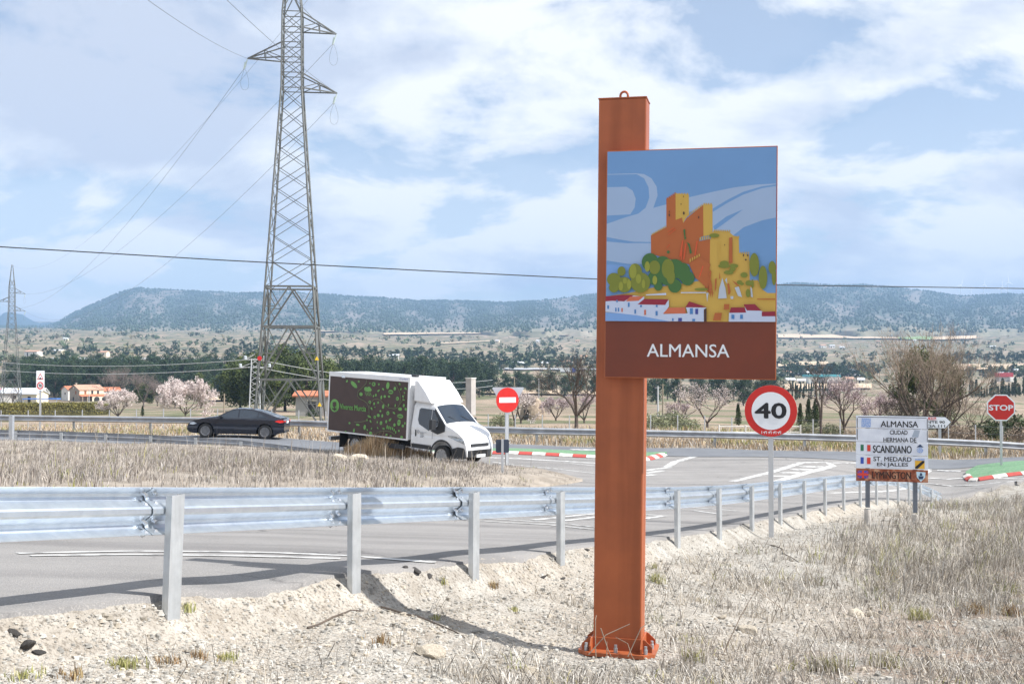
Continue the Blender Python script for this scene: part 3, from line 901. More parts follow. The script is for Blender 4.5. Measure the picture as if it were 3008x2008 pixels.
poly('sky', [(50, 45), (1180, 22), (1160, 1181), (37, 1176)])
poly('cloud', [(45, 282), (180, 280), (222, 306), (243, 360), (235, 420), (205, 465), (45, 472)])
poly('cloud', [(50, 194), (245, 191), (300, 196), (350, 225), (385, 280), (391, 340), (362, 422), (455, 398), (455, 560), (345, 610), (345, 650), (230, 648), (130, 632), (43, 615), (43, 527), (180, 482), (260, 460), (310, 420), (335, 355), (330, 285), (300, 225), (250, 197), (50, 199)])
poly('cloud', [(598, 354), (760, 318), (900, 290), (1050, 272), (1172, 267), (1168, 492), (1080, 510), (960, 555), (890, 610), (740, 610), (740, 440), (598, 450)])
poly('sky', [(758, 430), (860, 370), (960, 320), (1080, 285), (1172, 272), (1172, 283), (1080, 297), (960, 338), (860, 390), (758, 452)])
poly('sky', [(760, 548), (850, 482), (958, 436), (900, 480), (770, 574)])
poly('cloud', [(43, 645), (180, 657), (345, 657), (345, 720), (290, 765), (280, 797), (200, 797), (43, 772)])
poly('paleblue', [(43, 800), (280, 806), (120, 860), (43, 960)])
poly('ochre', [(40, 1012), (200, 988), (350, 955), (600, 920), (690, 905), (735, 960), (725, 850), (738, 640), (762, 578), (862, 582), (890, 608), (928, 622), (930, 725), (995, 735), (997, 905), (1050, 905), (1075, 965), (1110, 990), (1164, 990), (1160, 1181), (37, 1176)])
poly('rust', [(450, 365), (512, 328), (512, 500), (557, 486), (562, 524), (585, 492), (696, 405), (696, 612), (670, 622), (668, 645), (740, 632), (736, 800), (718, 845), (742, 905), (742, 1000), (702, 962), (706, 905), (640, 890), (600, 800), (345, 730), (345, 605), (449, 552)])
poly('ochre', [(512, 328), (601, 335), (601, 468), (575, 500), (562, 524), (555, 488), (512, 503)])
poly('ochre', [(696, 402), (757, 402), (757, 605), (696, 614)])
for x in (514, 532, 550, 568, 586): poly('ochre', [(x, 334), (x, 325), (x + 10, 325), (x + 10, 334)])
for k in range(5): poly('rust', [(452 + k * 13, 366 - k * 8.4), (452 + k * 13, 357 - k * 8.4), (460 + k * 13, 352 - k * 8.4), (460 + k * 13, 362 - k * 8.4)])
for x in (698, 712, 727, 743): poly('ochre', [(x, 406), (x, 393), (x + 9, 393), (x + 9, 406)])
for k in range(9): poly('ochre', [(596 + k * 11, 478 - k * 7.6), (596 + k * 11, 464 - k * 7.6), (602 + k * 11, 460 - k * 7.6), (602 + k * 11, 474 - k * 7.6)])
for k in range(9): poly('ochre', [(350 + k * 11, 606 - k * 6), (350 + k * 11, 595 - k * 6), (357 + k * 11, 591 - k * 6), (357 + k * 11, 602 - k * 6)])
for k in range(8): poly('ochre', [(766 + k * 14, 582 + k * .6), (766 + k * 14, 570 + k * .6), (774 + k * 14, 570 + k * .6), (774 + k * 14, 582 + k * .6)])
for k in range(3): poly('ochre', [(898 + k * 12, 628), (898 + k * 12, 613), (906 + k * 12, 613), (906 + k * 12, 628)])
for k in range(5): poly('ochre', [(935 + k * 13, 732), (935 + k * 13, 719), (942 + k * 13, 719), (942 + k * 13, 732)])
for k in range(5): poly('ochre', [(672 + k * 14, 640 - k * 1.5), (672 + k * 14, 620 - k * 1.5), (679 + k * 14, 618 - k * 1.5), (681 + k * 14, 640 - k * 1.5)])
for k in range(5): poly('ochre', [(604 + k * 15, 790 - k * 9), (604 + k * 15, 764 - k * 8), (611 + k * 15, 762 - k * 8), (613 + k * 15, 778 - k * 9)])
poly('rust', [(865, 625), (886, 620), (886, 792), (862, 792)])
poly('rust', [(600, 796), (672, 752), (742, 800), (728, 850), (742, 905), (720, 960), (640, 888)])
poly('ochre', [(795, 650), (802, 650), (802, 785), (795, 785)])
poly('rust', [(725, 820), (735, 850), (728, 900), (718, 880)])
for a, b, w in (((555, 640), (535, 750), 9), ((575, 660), (560, 770), 9), ((650, 645), (635, 740), 9), ((688, 810), (662, 890), 8), ((500, 555), (455, 585), 6), ((510, 565), (460, 605), 5), ((470, 665), (450, 690), 5), ((550, 690), (545, 770), 7)):
    poly('red', [(a[0], a[1]), (a[0] + w, a[1] + 2), (b[0] + w, b[1]), (b[0], b[1])])
poly('dkgreen', [(563, 570), (575, 565), (578, 620), (584, 625), (572, 640), (568, 610)])
poly('dkgreen', [(586, 650), (605, 665), (620, 725), (605, 732), (600, 690)])
ell('dkgreen', 462, 718, 10, 10)
for c in ((470, 450, 3, 7), (470, 472, 4, 10), (567, 460, 6, 11), (549, 400, 3, 5), (566, 349, 3, 4), (666, 488, 4, 9), (972, 771, 6, 6), (835, 672, 3, 5), (957, 742, 4, 8), (985, 742, 4, 8)):
    ell('dark', *c, n=10)
# cliff
for pts in ([(790, 1028), (798, 960), (818, 890), (838, 960), (846, 1025)], [(898, 955), (925, 948), (946, 1018), (920, 1010)], [(1000, 950), (1010, 960), (1016, 1020), (1003, 1015)], [(870, 1012), (890, 1012), (888, 1030), (872, 1030)], [(712, 990), (727, 990), (718, 1052)], [(835, 905), (848, 890), (850, 930)]):
    poly('rock', pts)
for pts in ([(735, 830), (748, 850), (742, 900), (752, 940), (740, 1020), (730, 960)], [(770, 900), (782, 890), (778, 960), (768, 985)], [(850, 930), (862, 925), (872, 985), (858, 1005)], [(880, 905), (910, 925), (930, 950), (905, 935)], [(800, 850), (806, 890), (798, 900)], [(748, 950), (758, 990), (750, 1025)]):
    poly('rust', pts)
for c in ((830, 812, 38, 14), (832, 795, 30, 18), (895, 812, 28, 14), (860, 855, 32, 14), (885, 835, 20, 14), (960, 872, 24, 18), (930, 920, 18, 14), (990, 925, 22, 18), (768, 610, 34, 14), (945, 930, 14, 10), (680, 966, 46, 9), (1015, 930, 8, 30)):
    ell('olive', *c, n=14)
poly('white', [(545, 985), (710, 985), (710, 991), (545, 991)]); poly('white', [(312, 1000), (447, 990), (447, 1004), (312, 1006)])
poly('rust', [(1043, 1028), (1158, 1028), (1158, 1036), (1043, 1034)])
for c in ((340, 785, 56, 60), (425, 800, 55, 55), (505, 830, 65, 65), (560, 850, 48, 60), (590, 893, 46, 48), (505, 943, 44, 46), (455, 880, 55, 60), (375, 890, 50, 50), (395, 945, 28, 30)):
    ell('dkgreen', *c)
for c in ((95, 900, 48, 44), (147, 845, 28, 32), (95, 955, 34, 32), (240, 852, 46, 58), (275, 920, 66, 68), (165, 935, 52, 52), (370, 820, 38, 46), (460, 830, 42, 66), (478, 880, 28, 52), (1027, 805, 32, 78), (1082, 888, 28, 78), (1142, 824, 24, 44), (1152, 885, 14, 56), (985, 992, 15, 28)):
    ell('olive', *c)
for c in ((225, 845, 24, 48), (321, 815, 17, 35), (262, 895, 18, 32), (198, 932, 15, 32), (170, 910, 14, 20), (143, 945, 15, 30), (296, 930, 12, 30), (372, 905, 16, 30)):
    ell('lime', *c, n=16)
# white houses
poly('paleblue', [(37, 1118), (250, 1135), (470, 1172), (470, 1179), (37, 1176)])
poly('white', [(38, 1045), (230, 1008), (300, 1015), (300, 1062), (465, 1038), (465, 1080), (430, 1130), (590, 1125), (578, 1085), (715, 1088), (696, 1100), (696, 1180), (470, 1178), (250, 1138), (37, 1115)])
poly('white', [(861, 1120), (970, 1118), (960, 1068), (1070, 1110), (1158, 1145), (1160, 1181), (858, 1180)])
poly('crimson', [(38, 1012), (150, 1002), (232, 1004), (165, 1046), (82, 1042), (38, 1046)])
poly('coral', [(176, 1046), (205, 1014), (300, 1012), (262, 1042)])
poly('crimson', [(255, 1066), (300, 1030), (464, 1032), (440, 1070)])
poly('coral', [(425, 1128), (462, 1088), (572, 1086), (578, 1127)])
poly('crimson', [(574, 1086), (600, 1046), (716, 1084)])
poly('crimson', [(862, 1122), (874, 1086), (960, 1086), (972, 1120)])
poly('crimson', [(955, 1066), (1028, 1064), (1070, 1108), (976, 1106)])
poly('crimson', [(1072, 1145), (1072, 1115), (1158, 1112), (1158, 1144)])
for c, x, y, w, h in (('window', 50, 1072, 12, 24), ('window', 104, 1088, 9, 26), ('window', 122, 1088, 9, 26), ('window', 190, 1055, 12, 28), ('window', 234, 1100, 11, 28), ('window', 112, 1036, 9, 16), ('window', 272, 1070, 13, 14), ('window', 378, 1070, 12, 14), ('window', 376, 1110, 14, 30), ('coral', 300, 1102, 12, 34), ('coral', 146, 1090, 9, 26), ('window', 604, 1092, 20, 38), ('navy', 640, 1095, 18, 36), ('navy', 527, 1156, 24, 22), ('window', 486, 1158, 10, 18), ('window', 876, 1134, 19, 28), ('window', 932, 1134, 18, 28), ('window', 620, 1162, 18, 16)):
    poly(c, [(x, y), (x + w, y), (x + w, y + h), (x, y + h)])
poly('dark', [(697, 1100), (714, 1090), (714, 1180), (697, 1180)])
poly('rust', [(768, 1122), (815, 1122), (806, 1172), (755, 1172)])
poly('rust', [(830, 1064), (864, 1064), (860, 1100), (826, 1100)])
pic.build('castle_picture', [PC[k] for k in PK], pan)
bn = MB(); bn.flat([zp(37, 1178), zp(1158, 1183), zp(1152, 1557), zp(33, 1546)], -PD - .1012); bn.build('name_band', m_band, pan)
m_signwhite = mat('sign_white', rgb(232, 236, 240), 0.4)
tx = MB(); a = zp(315, 1413); b = zp(861, 1330); put_text(tx, 'ALMANSA', a[0], b[0], a[1], b[1], -PD - .1030, .006); tx.build('lettering', m_signwhite, pan)

# ------------------------------------------------------------------ road signs
m_red = mat('sign_red', rgb(206, 40, 34), 0.35, c2=rgb(196, 36, 32), scale=4)
m_black = mat('sign_black', rgb(22, 24, 30), 0.5)
m_grey = mat('sign_grey_back', rgb(66, 74, 90), 0.5, 0.3)
m_alu = mat('aluminium_post', (.62, .64, .66), 0.4, 0.7, c2=(.55, .57, .6), scale=4)
def disc(r, n=40): return [(r * math.cos(2 * math.pi * i / n), r * math.sin(2 * math.pi * i / n)) for i in range(n)]
def plate(root, name, pts, y0, y1, m, bev=.004):
    o = MB(); o.prism(pts, y0, y1); return o.build(name, m, root, bevel=bev)
def flat(root, name, pts, y, m):
    o = MB(); o.flat(pts, y); return o.build(name, m, root)
def posted(name, base, rotz, label, cat, h, w=.04, d=.03, yoff=0.0):
    root = empty(name, base, (0, 0, rotz), label, cat)
    MB().box(-w, w, -d + yoff, d + yoff, -.4, h).build('post', m_alu, root, bevel=.006)
    return root

# speed limit
b0 = on(1767.5, 19.7); yb = b0.z
zc = P(1767.5, 942, 19.7).z - yb; r0 = 58.8 / ppm(19.7)
s40 = posted('speed_limit_sign', b0, R(-9), 'round red and white speed limit sign showing 40 beside the galvanised barrier', 'road sign', zc + .3, .042, .03, .045)
def shift(pts, z): return [(p[0], p[1] + z) for p in pts]
pl = plate(s40, 'disc', shift(disc(r0), zc), -.012, .01, m_red)
flat(pl, 'white_face', shift(disc(r0 * .735), zc), -.0135, m_signwhite)
tx = MB(); put_text(tx, '40', -r0 * .62, r0 * .60, zc - r0 * .30, zc + r0 * .32, -.0155, .03); tx.build('numerals', m_black, pl)
gr = MB()
for k in range(9):
    x = -r0 * .36 + k * r0 * .09; zz = zc - r0 * .84
    gr.add([(x, -.0145, zz - r0 * .05), (x + r0 * .02, -.0145, zz - r0 * .05), (x + r0 * (.02 + .06 * (k % 2)), -.0145, zz + r0 * .06), (x + r0 * (.0 + .05 * (k % 2)), -.0145, zz + r0 * .06)], [(0, 1, 2, 3)])
    if k % 2: gr.add([(x - r0 * .03, -.0147, zz), (x + r0 * .07, -.0147, zz + r0 * .02), (x + r0 * .07, -.0147, zz + r0 * .04), (x - r0 * .03, -.0147, zz + r0 * .02)], [(0, 1, 2, 3)])
gr.build('graffiti', m_signwhite, pl)

# no entry, with the back-to-back triangle behind it
b1 = on(1164, 39.6)
zc = P(1166.5, 917, 39.6).z - b1.z; r1 = 28.5 / ppm(39.6)
sne = posted('no_entry_sign', b1, R(26), 'bright red no entry sign on a pale post at the tip of the grass island', 'road sign', zc + .2, .05, .035, .06)
pl = plate(sne, 'disc', shift(disc(r1), zc), -.012, .012, m_red)
flat(pl, 'white_bar', [(-r1 * .74, zc - r1 * .21), (r1 * .74, zc - r1 * .21), (r1 * .74, zc + r1 * .21), (-r1 * .74, zc + r1 * .21)], -.015, m_signwhite)
sg = empty('give_way_sign', on(1165.5, 40.1), (0, 0, R(4)), 'grey back of a triangular sign half hidden behind the red no entry disc', 'road sign')
m_palegrey = mat('sign_back_pale', rgb(200, 206, 214), 0.45, 0.2)
zt = P(1164, 888, 40.1).z - sg.location.z; w = 36.5 / ppm(40.1)
plate(sg, 'triangle', [(-w, zt - .03), (-w + .04, zt), (w - .04, zt), (w, zt - .03), (.05, zt - w * 1.72), (-.05, zt - w * 1.72)], -.01, .01, m_palegrey)
MB().box(-.03, .03, .012, .06, -.3, zt).build('post', m_alu, sg)
# back of a small marker plate, nearer
b2 = hit(1152.5, 1117)
b2 = on(1152.5, 33.2)
sm = posted('marker_sign', b2, R(0), 'small dark back of a square marker plate on a grey post', 'road sign', P(1152, 1007, 33.2).z - b2.z, .035, .03, 0)
zt = P(1152, 1007.5, 33.2).z - b2.z; zb = P(1152, 1038, 33.2).z - b2.z; w = 15.2 / ppm(33.2)
plate(sm, 'plate', [(-w, zb + .03), (-w + .03, zb), (w - .03, zb), (w, zb + .03), (w, zt - .03), (w - .03, zt), (-w + .03, zt), (-w, zt - .03)], .034, .05, m_grey)

# STOP
b3 = on(2295, 45.6)
zc = P(2295.5, 934, 45.6).z - (b3.z + .13); r3 = 30 / ppm(45.6) / math.cos(R(22.5))
b3.z += .12
ss = posted('stop_sign', b3, R(-14), 'red octagonal STOP sign standing on the green island', 'road sign', zc + .25, .045, .035, .055)
oct_ = [(math.cos(R(22.5 + 45 * i)), math.sin(R(22.5 + 45 * i))) for i in range(8)]
pl = plate(ss, 'octagon', [(r3 * a, zc + r3 * b) for a, b in oct_], -.012, .012, m_signwhite)
flat(pl, 'red_face', [(r3 * .91 * a, zc + r3 * .91 * b) for a, b in oct_], -.0145, m_red)
tx = MB(); put_text(tx, 'STOP', -r3 * .80, r3 * .80, zc - r3 * .20, zc + r3 * .20, -.0175, .03); tx.build('lettering', m_signwhite, pl)

# twin-town sign
d4 = 21.8
c4 = (2044.5, d4)
b4 = on(2044.5, d4)
tw = empty('town_twinning_sign', b4, (0, R(.4), R(-8)), 'stack of white ALMANSA twin town plates over a rusty LYMINGTON plate on two posts', 'sign')
u4 = ppm(d4)
def tz(y): return P(2044, y, d4).z - b4.z
def tX(x): return (x - 2044.5) / u4 / math.cos(R(8)) * 1.0
m_conc = mat('concrete_footing', rgb(206, 200, 192), 0.9, c2=rgb(160, 156, 150), scale=5, bump=.5, bscale=30)
m_dkpost = mat('grey_painted_post', rgb(112, 118, 128), 0.5, 0.3)
for xx, yb_ in ((1991, 1199), (2095, 1209)):
    x = tX(xx)
    wp = Matrix.Rotation(R(-8), 3, 'Z') @ Vector((x, .06, 0)); g = gz(b4.x + wp.x, b4.y + wp.y) - b4.z
    MB().lathe([(0, tz(yb_ - 29)), (.055, tz(yb_ - 29)), (.062, tz(yb_ - 30)), (.066, g - .1)], 16, c=(x, .06, 0)).build('footing', m_conc, tw, smooth=False)
    MB().box(x - .038, x + .038, .02, .10, tz(yb_ - 34), tz(960)).build('post', m_dkpost, tw, bevel=.004)
m_plate = mat('plate_white', rgb(222, 228, 238), 0.45, c2=rgb(206, 212, 224), scale=4)
m_rust = mat('plate_rusty', rgb(158, 92, 64), 0.8, c2=rgb(124, 62, 42), scale=7, detail=7, lo=.4, hi=.6, c3=rgb(196, 150, 120), scale3=9.0)
xl, xr = tX(1964.5), tX(2121.5)
PY = -.0165
def tplate(y0, y1, m):
    o = MB(); o.prism([(xl, tz(y1) + .003), (xr, tz(y1) + .003 - .012), (xr, tz(y0) - .003 - .012), (xl, tz(y0) - .003)], -.016, .014)
    return o.build('plate', m, tw, bevel=.003)
def fq(par, name, x0, x1, y0, y1, m, k=1):
    return flat(par, name, [(tX(x0), tz(y1)), (tX(x1), tz(y1)), (tX(x1), tz(y0)), (tX(x0), tz(y0))], PY - .001 * k, m)
m_flagg = mat('flag_green', rgb(44, 112, 84), .5); m_flagr = mat('flag_red', rgb(206, 62, 48), .5); m_flagb = mat('flag_blue', rgb(48, 78, 170), .5)
m_crest = mat('crest_blue', rgb(84, 132, 206), .5, c2=rgb(196, 206, 220), scale=60, detail=2); m_gold = mat('crest_gold', rgb(220, 172, 52), .5); m_pale = mat('crest_pale', rgb(186, 214, 230), .5)
m_dkblue = mat('crest_navy', rgb(40, 62, 96), .5); m_stain = mat('plate_stain', rgb(160, 172, 188), .6)
p1 = tplate(953, 982, m_plate); p2 = tplate(982.5, 1013, m_plate); p3 = tplate(1013.5, 1043, m_plate); p4 = tplate(1043.5, 1074, m_plate); p5 = tplate(1074.5, 1103.5, m_rust)
fq(p1, 'crest', 1976, 1996.5, 959, 980, m_crest)
def tt(par, s, x0, x1, y0, y1, m=None, bold=.014):
    o = MB(); put_text(o, s, tX(x0), tX(x1), tz(y1), tz(y0), PY - .003, bold); return o.build('lettering', m or m_black, par)
tt(p1, 'ALMANSA', 2018, 2100, 965, 979)
bd = MB()
for x0, x1, y0, y1 in ((1968, 2118, 956.2, 957.5), (1965.8, 1967.4, 959, 982), (2119, 2120.4, 959, 982)):
    bd.add([(tX(x0), PY - .002, tz(y1)), (tX(x1), PY - .002, tz(y1)), (tX(x1), PY - .002, tz(y0)), (tX(x0), PY - .002, tz(y0))], [(0, 1, 2, 3)])
bd.build('border', m_black, p1)
bd = MB()
for x0, x1, y0, y1 in ((1965.8, 1967.4, 984, 1009), (2119, 2120.4, 986, 1012)):
    bd.add([(tX(x0), PY - .002, tz(y1)), (tX(x1), PY - .002, tz(y1)), (tX(x1), PY - .002, tz(y0)), (tX(x0), PY - .002, tz(y0))], [(0, 1, 2, 3)])
bd.build('border', m_black, p2)
tt(p2, 'CIUDAD', 2038, 2077, 986, 996); tt(p2, 'HERMANA DE', 2024, 2096, 1003, 1013)
flat(p2, 'stain', [(tX(2086), tz(1001)), (tX(2100), tz(1002)), (tX(2104), tz(986)), (tX(2092), tz(985))], PY - .001, m_stain)
fq(p3, 'flag_stripe', 1974, 1981, 1020, 1034.5, m_flagg); fq(p3, 'flag_stripe', 1988.5, 1996, 1020.5, 1035, m_flagr)
tt(p3, 'SCANDIANO', 2001, 2086, 1021, 1038.5)
cr = MB(); cr.flat([(tX(2104) + .06 * math.cos(a), tz(1031) + .055 * math.sin(a)) for a in [i * math.pi / 6 for i in range(12)]], PY - .002); cr.build('crest', m_crest, p3)
flat(p3, 'crest_top', [(tX(2096), tz(1024)), (tX(2100), tz(1021)), (tX(2104), tz(1017)), (tX(2108), tz(1021)), (tX(2112), tz(1024))], PY - .003, m_dkblue)
fq(p4, 'flag_stripe', 1974, 1981, 1049, 1064, m_flagb); fq(p4, 'flag_stripe', 1988, 1996, 1049.5, 1064.5, m_flagr)
tt(p4, 'ST. MEDARD', 2002, 2085.5, 1047, 1057.5); tt(p4, 'EN JALLES', 2010, 2078, 1060.5, 1071)
fq(p4, 'crest', 2093, 2114, 1050, 1073.5, m_gold); fq(p4, 'crest_top', 2093, 2114, 1050, 1054.5, m_crest, 2)
flat(p4, 'crest_band', [(tX(2093.5), tz(1073)), (tX(2099), tz(1073)), (tX(2113.5), tz(1059)), (tX(2113.5), tz(1055)), (tX(2109), tz(1055)), (tX(2093.5), tz(1069))], PY - .003, m_black)
fq(p5, 'flag_field', 1967.5, 1991, 1080, 1097, m_flagb, 1)
uj = MB(); x0, x1, y0, y1 = tX(1967.5), tX(1991), tz(1097), tz(1080); cx, cz = (x0 + x1) / 2, (y0 + y1) / 2
for ww, yy, sl in ((.014, PY - .002, 1), (.014, PY - .0024, -1)):
    uj.add([(x0, yy, (y0 if sl > 0 else y1) + ww * sl), (x0, yy, (y0 if sl > 0 else y1)), (x1, yy, (y1 if sl > 0 else y0) - ww * sl), (x1, yy, (y1 if sl > 0 else y0))], [(0, 1, 3, 2)])
uj.add([(cx - .022, PY - .003, y0), (cx + .022, PY - .003, y0), (cx + .022, PY - .003, y1), (cx - .022, PY - .003, y1)], [(0, 1, 2, 3)])
uj.add([(x0, PY - .0034, cz - .022), (x1, PY - .0034, cz - .022), (x1, PY - .0034, cz + .022), (x0, PY - .0034, cz + .022)], [(0, 1, 2, 3)])
uj.build('flag_cross', m_flagr, p5)
tt(p5, 'LYMINGTON', 1999, 2084, 1081, 1097.5, mat('rusty_lettering', rgb(48, 30, 28), .7))
flat(p5, 'crest_shield', [(tX(2096), tz(1080)), (tX(2116), tz(1081)), (tX(2115), tz(1093)), (tX(2106), tz(1103)), (tX(2097), tz(1093))], PY - .001, m_pale)
flat(p5, 'crest_ship', [(tX(2100), tz(1090)), (tX(2112), tz(1090)), (tX(2110), tz(1097)), (tX(2102), tz(1097))], PY - .002, m_dkblue)
flat(p5, 'crest_ship', [(tX(2103), tz(1089)), (tX(2109), tz(1089)), (tX(2108), tz(1083)), (tX(2104), tz(1083))], PY - .0024, m_dkblue)

# direction arrow sign beyond the barrier
d5 = 51.5
b5 = on(2155, d5)
ds = posted('direction_sign', b5, R(-6), 'white arrow shaped direction sign pointing right, partly behind the town plates', 'road sign', P(2155, 985, d5).z - b5.z + .4, .06, .05, .08)
u5 = ppm(d5)
def dX(x): return (x - 2155) / u5
def dZ(y): return P(2155, y, d5).z - b5.z
pl = plate(ds, 'arrow_board', [(dX(2040), dZ(982)), (dX(2166), dZ(982.5)), (dX(2181), dZ(967.5)), (dX(2167), dZ(955)), (dX(2040), dZ(952.5))], -.03, .03, m_black)
flat(pl, 'white_face', [(dX(2041), dZ(981)), (dX(2165.5), dZ(981.5)), (dX(2178.5), dZ(967.5)), (dX(2166.5), dZ(956.3)), (dX(2041), dZ(954))], -.035, m_signwhite)
flat(pl, 'road_number_patch', [(dX(2122), dZ(962.5)), (dX(2146), dZ(962.5)), (dX(2146), dZ(956.8)), (dX(2122), dZ(956.5))], -.045, m_flagr)
def dt(s, x0, x1, y0, y1, m):
    o = MB(); put_text(o, s, dX(x0), dX(x1), dZ(y1), dZ(y0), -.06, .02); o.build('lettering', m, pl)
dt('N-430a', 2123, 2145, 957.5, 961.5, m_signwhite); dt('ALICANTE 90', 2090, 2165, 964.5, 970.5, m_black); dt('VALENCIA 111', 2083, 2165, 973.5, 979.5, m_black)

# narrow white plate with warning triangle and limit, far left
d6 = 60.5
b6 = on(93, d6)
ws = posted('warning_sign', b6, R(14), 'tall narrow white plate with warning triangle and speed roundel on a pale post', 'road sign', P(93, 893, d6).z - b6.z, .05, .04, .06)
def wX(x): return (x - 93) / ppm(d6)
def wZ(y): return P(93, y, d6).z - b6.z
pl = plate(ws, 'plate', [(wX(84.3), wZ(895)), (wX(102), wZ(895)), (wX(102), wZ(850)), (wX(84.3), wZ(850))], -.012, .01, m_signwhite)
for kk, (mm, s_) in enumerate(((m_red, 1.0), (m_signwhite, .68))):
    flat(pl, 'warning_triangle', [(wX(93 - 7 * s_), wZ(864.5 + 5.5 * s_)), (wX(93 + 7 * s_), wZ(864.5 + 5.5 * s_)), (wX(93), wZ(864.5 - 9 * s_))], -.014 - .002 * kk, mm)
    flat(pl, 'limit_roundel', [(wX(93 + 7.2 * s_ * math.cos(a)), wZ(884 + 8.6 * s_ * math.sin(a))) for a in [-i * math.pi / 10 for i in range(20)]], -.014 - .002 * kk, mm)
tx = MB(); put_text(tx, '90', wX(89.5), wX(96.5), wZ(888), wZ(880), -.019, .02); tx.build('numerals', m_black, pl)
flat(pl, 'bump_symbol', [(wX(90), wZ(869)), (wX(96), wZ(869)), (wX(94.5), wZ(866)), (wX(93), wZ(865)), (wX(91.5), wZ(866))], -.019, m_black)
# lone post in the dry grass, far left
b7 = on(26.5, 45.6)
lp = empty('marker_post', b7, (0, 0, R(-20)), 'pale steel post standing up out of the dry grass at far left', 'post')
zt = P(26.5, 952, 45.6).z - b7.z
mb = MB(); mb.box(-.09, .09, -.02, .0, -.3, zt); mb.box(.075, .09, 0, .09, -.3, zt); mb.box(-.09, -.075, 0, .09, -.3, zt)
mb.build('channel', m_alu, lp)
MB().box(-.10, .10, -.025, .1, zt, zt + .012).build('cap', m_alu, lp)
# ------------------------------------------------------------------ vehicles
m_glass = mat('dark_glass', (.015, .025, .04), 0.06, 0.0, spec=.9)
m_tyre = mat('tyre_rubber', (.018, .018, .019), 0.8)
m_rim = mat('rim_dark_alloy', (.26, .26, .27), 0.35, 0.7)
m_steelrim = mat('rim_steel', (.45, .46, .48), 0.4, 0.7)
m_plastic = mat('black_plastic', (.03, .032, .036), 0.55)
m_well = mat('wheel_well', (.008, .008, .009), 0.9)
m_lamp = mat('lamp_clear', (.75, .8, .85), 0.08, 0.2, spec=.8)
m_tail = mat('tail_lamp', (.65, .02, .015), 0.15, spec=.7)
m_chrome = mat('chrome', (.8, .82, .84), 0.12, 1.0)

def body(xs, zb, zt, w, nz=26, ncrown=6, crown=0.02):
    """shell whose sides are height fields over (x, z): returns an MB"""
    mb = MB(); nx = len(xs)
    ring = []
    for x in xs:
        a, b = zb(x), zt(x)
        zs = [a + (b - a) * k / (nz - 1) for k in range(nz)]
        left = [(x, w(x, z), z) for z in zs]
        right = [(x, -w(x, z), z) for z in zs]
        wt = w(x, b)
        top = [(x, wt * (1 - 2 * (k + 1) / (ncrown + 1)), b + crown * (1 - (1 - 2 * (k + 1) / (ncrown + 1)) ** 2)) for k in range(ncrown)]
        ring.append(left + top + right[::-1])
    n = len(ring[0])
    v = [p for r in ring for p in r]
    f = []
    for i in range(nx - 1):
        for k in range(n):
            k2 = (k + 1) % n
            f.append((i * n + k, i * n + k2, (i + 1) * n + k2, (i + 1) * n + k))
    f.append(tuple(range(n))); f.append(tuple(range(nx * n - 1, (nx - 1) * n - 1, -1)))
    mb.add(v, f)
    return mb
def lerp_tab(tab):
    xs = [t[0] for t in tab]; ys = [t[1] for t in tab]
    return lambda x: float(np.interp(x, xs, ys))
def side_patch(pts, w, sgn, off):
    """polygon (x, z) laid on the side of a body"""
    from mathutils.geometry import tessellate_polygon
    vs = [Vector((p[0], p[1], 0)) for p in pts]
    mb = MB(); mb.add([(p[0], sgn * (w(p[0], p[1]) + off), p[1]) for p in pts], [tuple(t) for t in tessellate_polygon([vs])])
    return mb
def top_patch(x0, x1, zt, w, inset, off, n=8, k=6, crown=.02):
    mb = MB(); v = []; f = []
    for i in range(n + 1):
        x = x0 + (x1 - x0) * i / n; z = zt(x); h = w(x, z) - inset
        e = .02; sl = (zt(x + e) - zt(x - e)) / (2 * e); ln = math.hypot(1, sl)
        for j in range(k + 1):
            q = 1 - 2 * j / k
            v.append((x - sl / ln * off, h * q, z + off / ln + crown * (1 - q * q)))
    for i in range(n):
        for j in range(k):
            f.append((i * (k + 1) + j, i * (k + 1) + j + 1, (i + 1) * (k + 1) + j + 1, (i + 1) * (k + 1) + j))
    return mb.add(v, f)
def wheel(parent, x, y, r, wd, sgn, m_r, spokes=5, dual=False):
    """sgn = +1 if the outer face looks towards +y"""
    o = empty('wheel', (x, y, r), parent=parent)
    t = MB(); hw = wd / 2
    t.lathe([(r * .66, -hw), (r * .93, -hw), (r, -hw * .7), (r, hw * .7), (r * .93, hw), (r * .66, hw)], 32, 'y'); t.build('tyre', m_tyre, o, smooth=False)
    h = MB()
    fy = sgn * hw
    h.lathe([(r * .66, fy * .98), (r * .60, fy * .9), (r * .56, fy * .35), (r * .30, fy * .35)], 32, 'y')
    h.lathe([(0, fy * .8), (r * .16, fy * .8), (r * .18, fy * .4)], 16, 'y')
    for i in range(spokes):
        a = 2 * math.pi * i / spokes
        for da in (-.13, .13):
            c, s = math.cos(a + da), math.sin(a + da); tx_, tz_ = -s, c
            p = []
            for rad, wv in ((r * .12, .035 * r / .33), (r * .62, .045 * r / .33)):
                for q in (-1, 1):
                    p.append((rad * c + tx_ * wv * q, fy * .82, rad * s + tz_ * wv * q)); 
            for rad, wv in ((r * .12, .035 * r / .33), (r * .62, .045 * r / .33)):
                for q in (-1, 1):
                    p.append((rad * c + tx_ * wv * q, fy * .5, rad * s + tz_ * wv * q))
            h.add(p, [(0, 1, 3, 2), (4, 6, 7, 5), (0, 4, 5, 1), (2, 3, 7, 6), (0, 2, 6, 4), (1, 5, 7, 3)])
    h.build('rim', m_r, o)
    d = MB(); d.lathe([(0, 0), (r * .58, 0)], 24, 'y'); d.build('brake_disc', m_well, o)
    return o

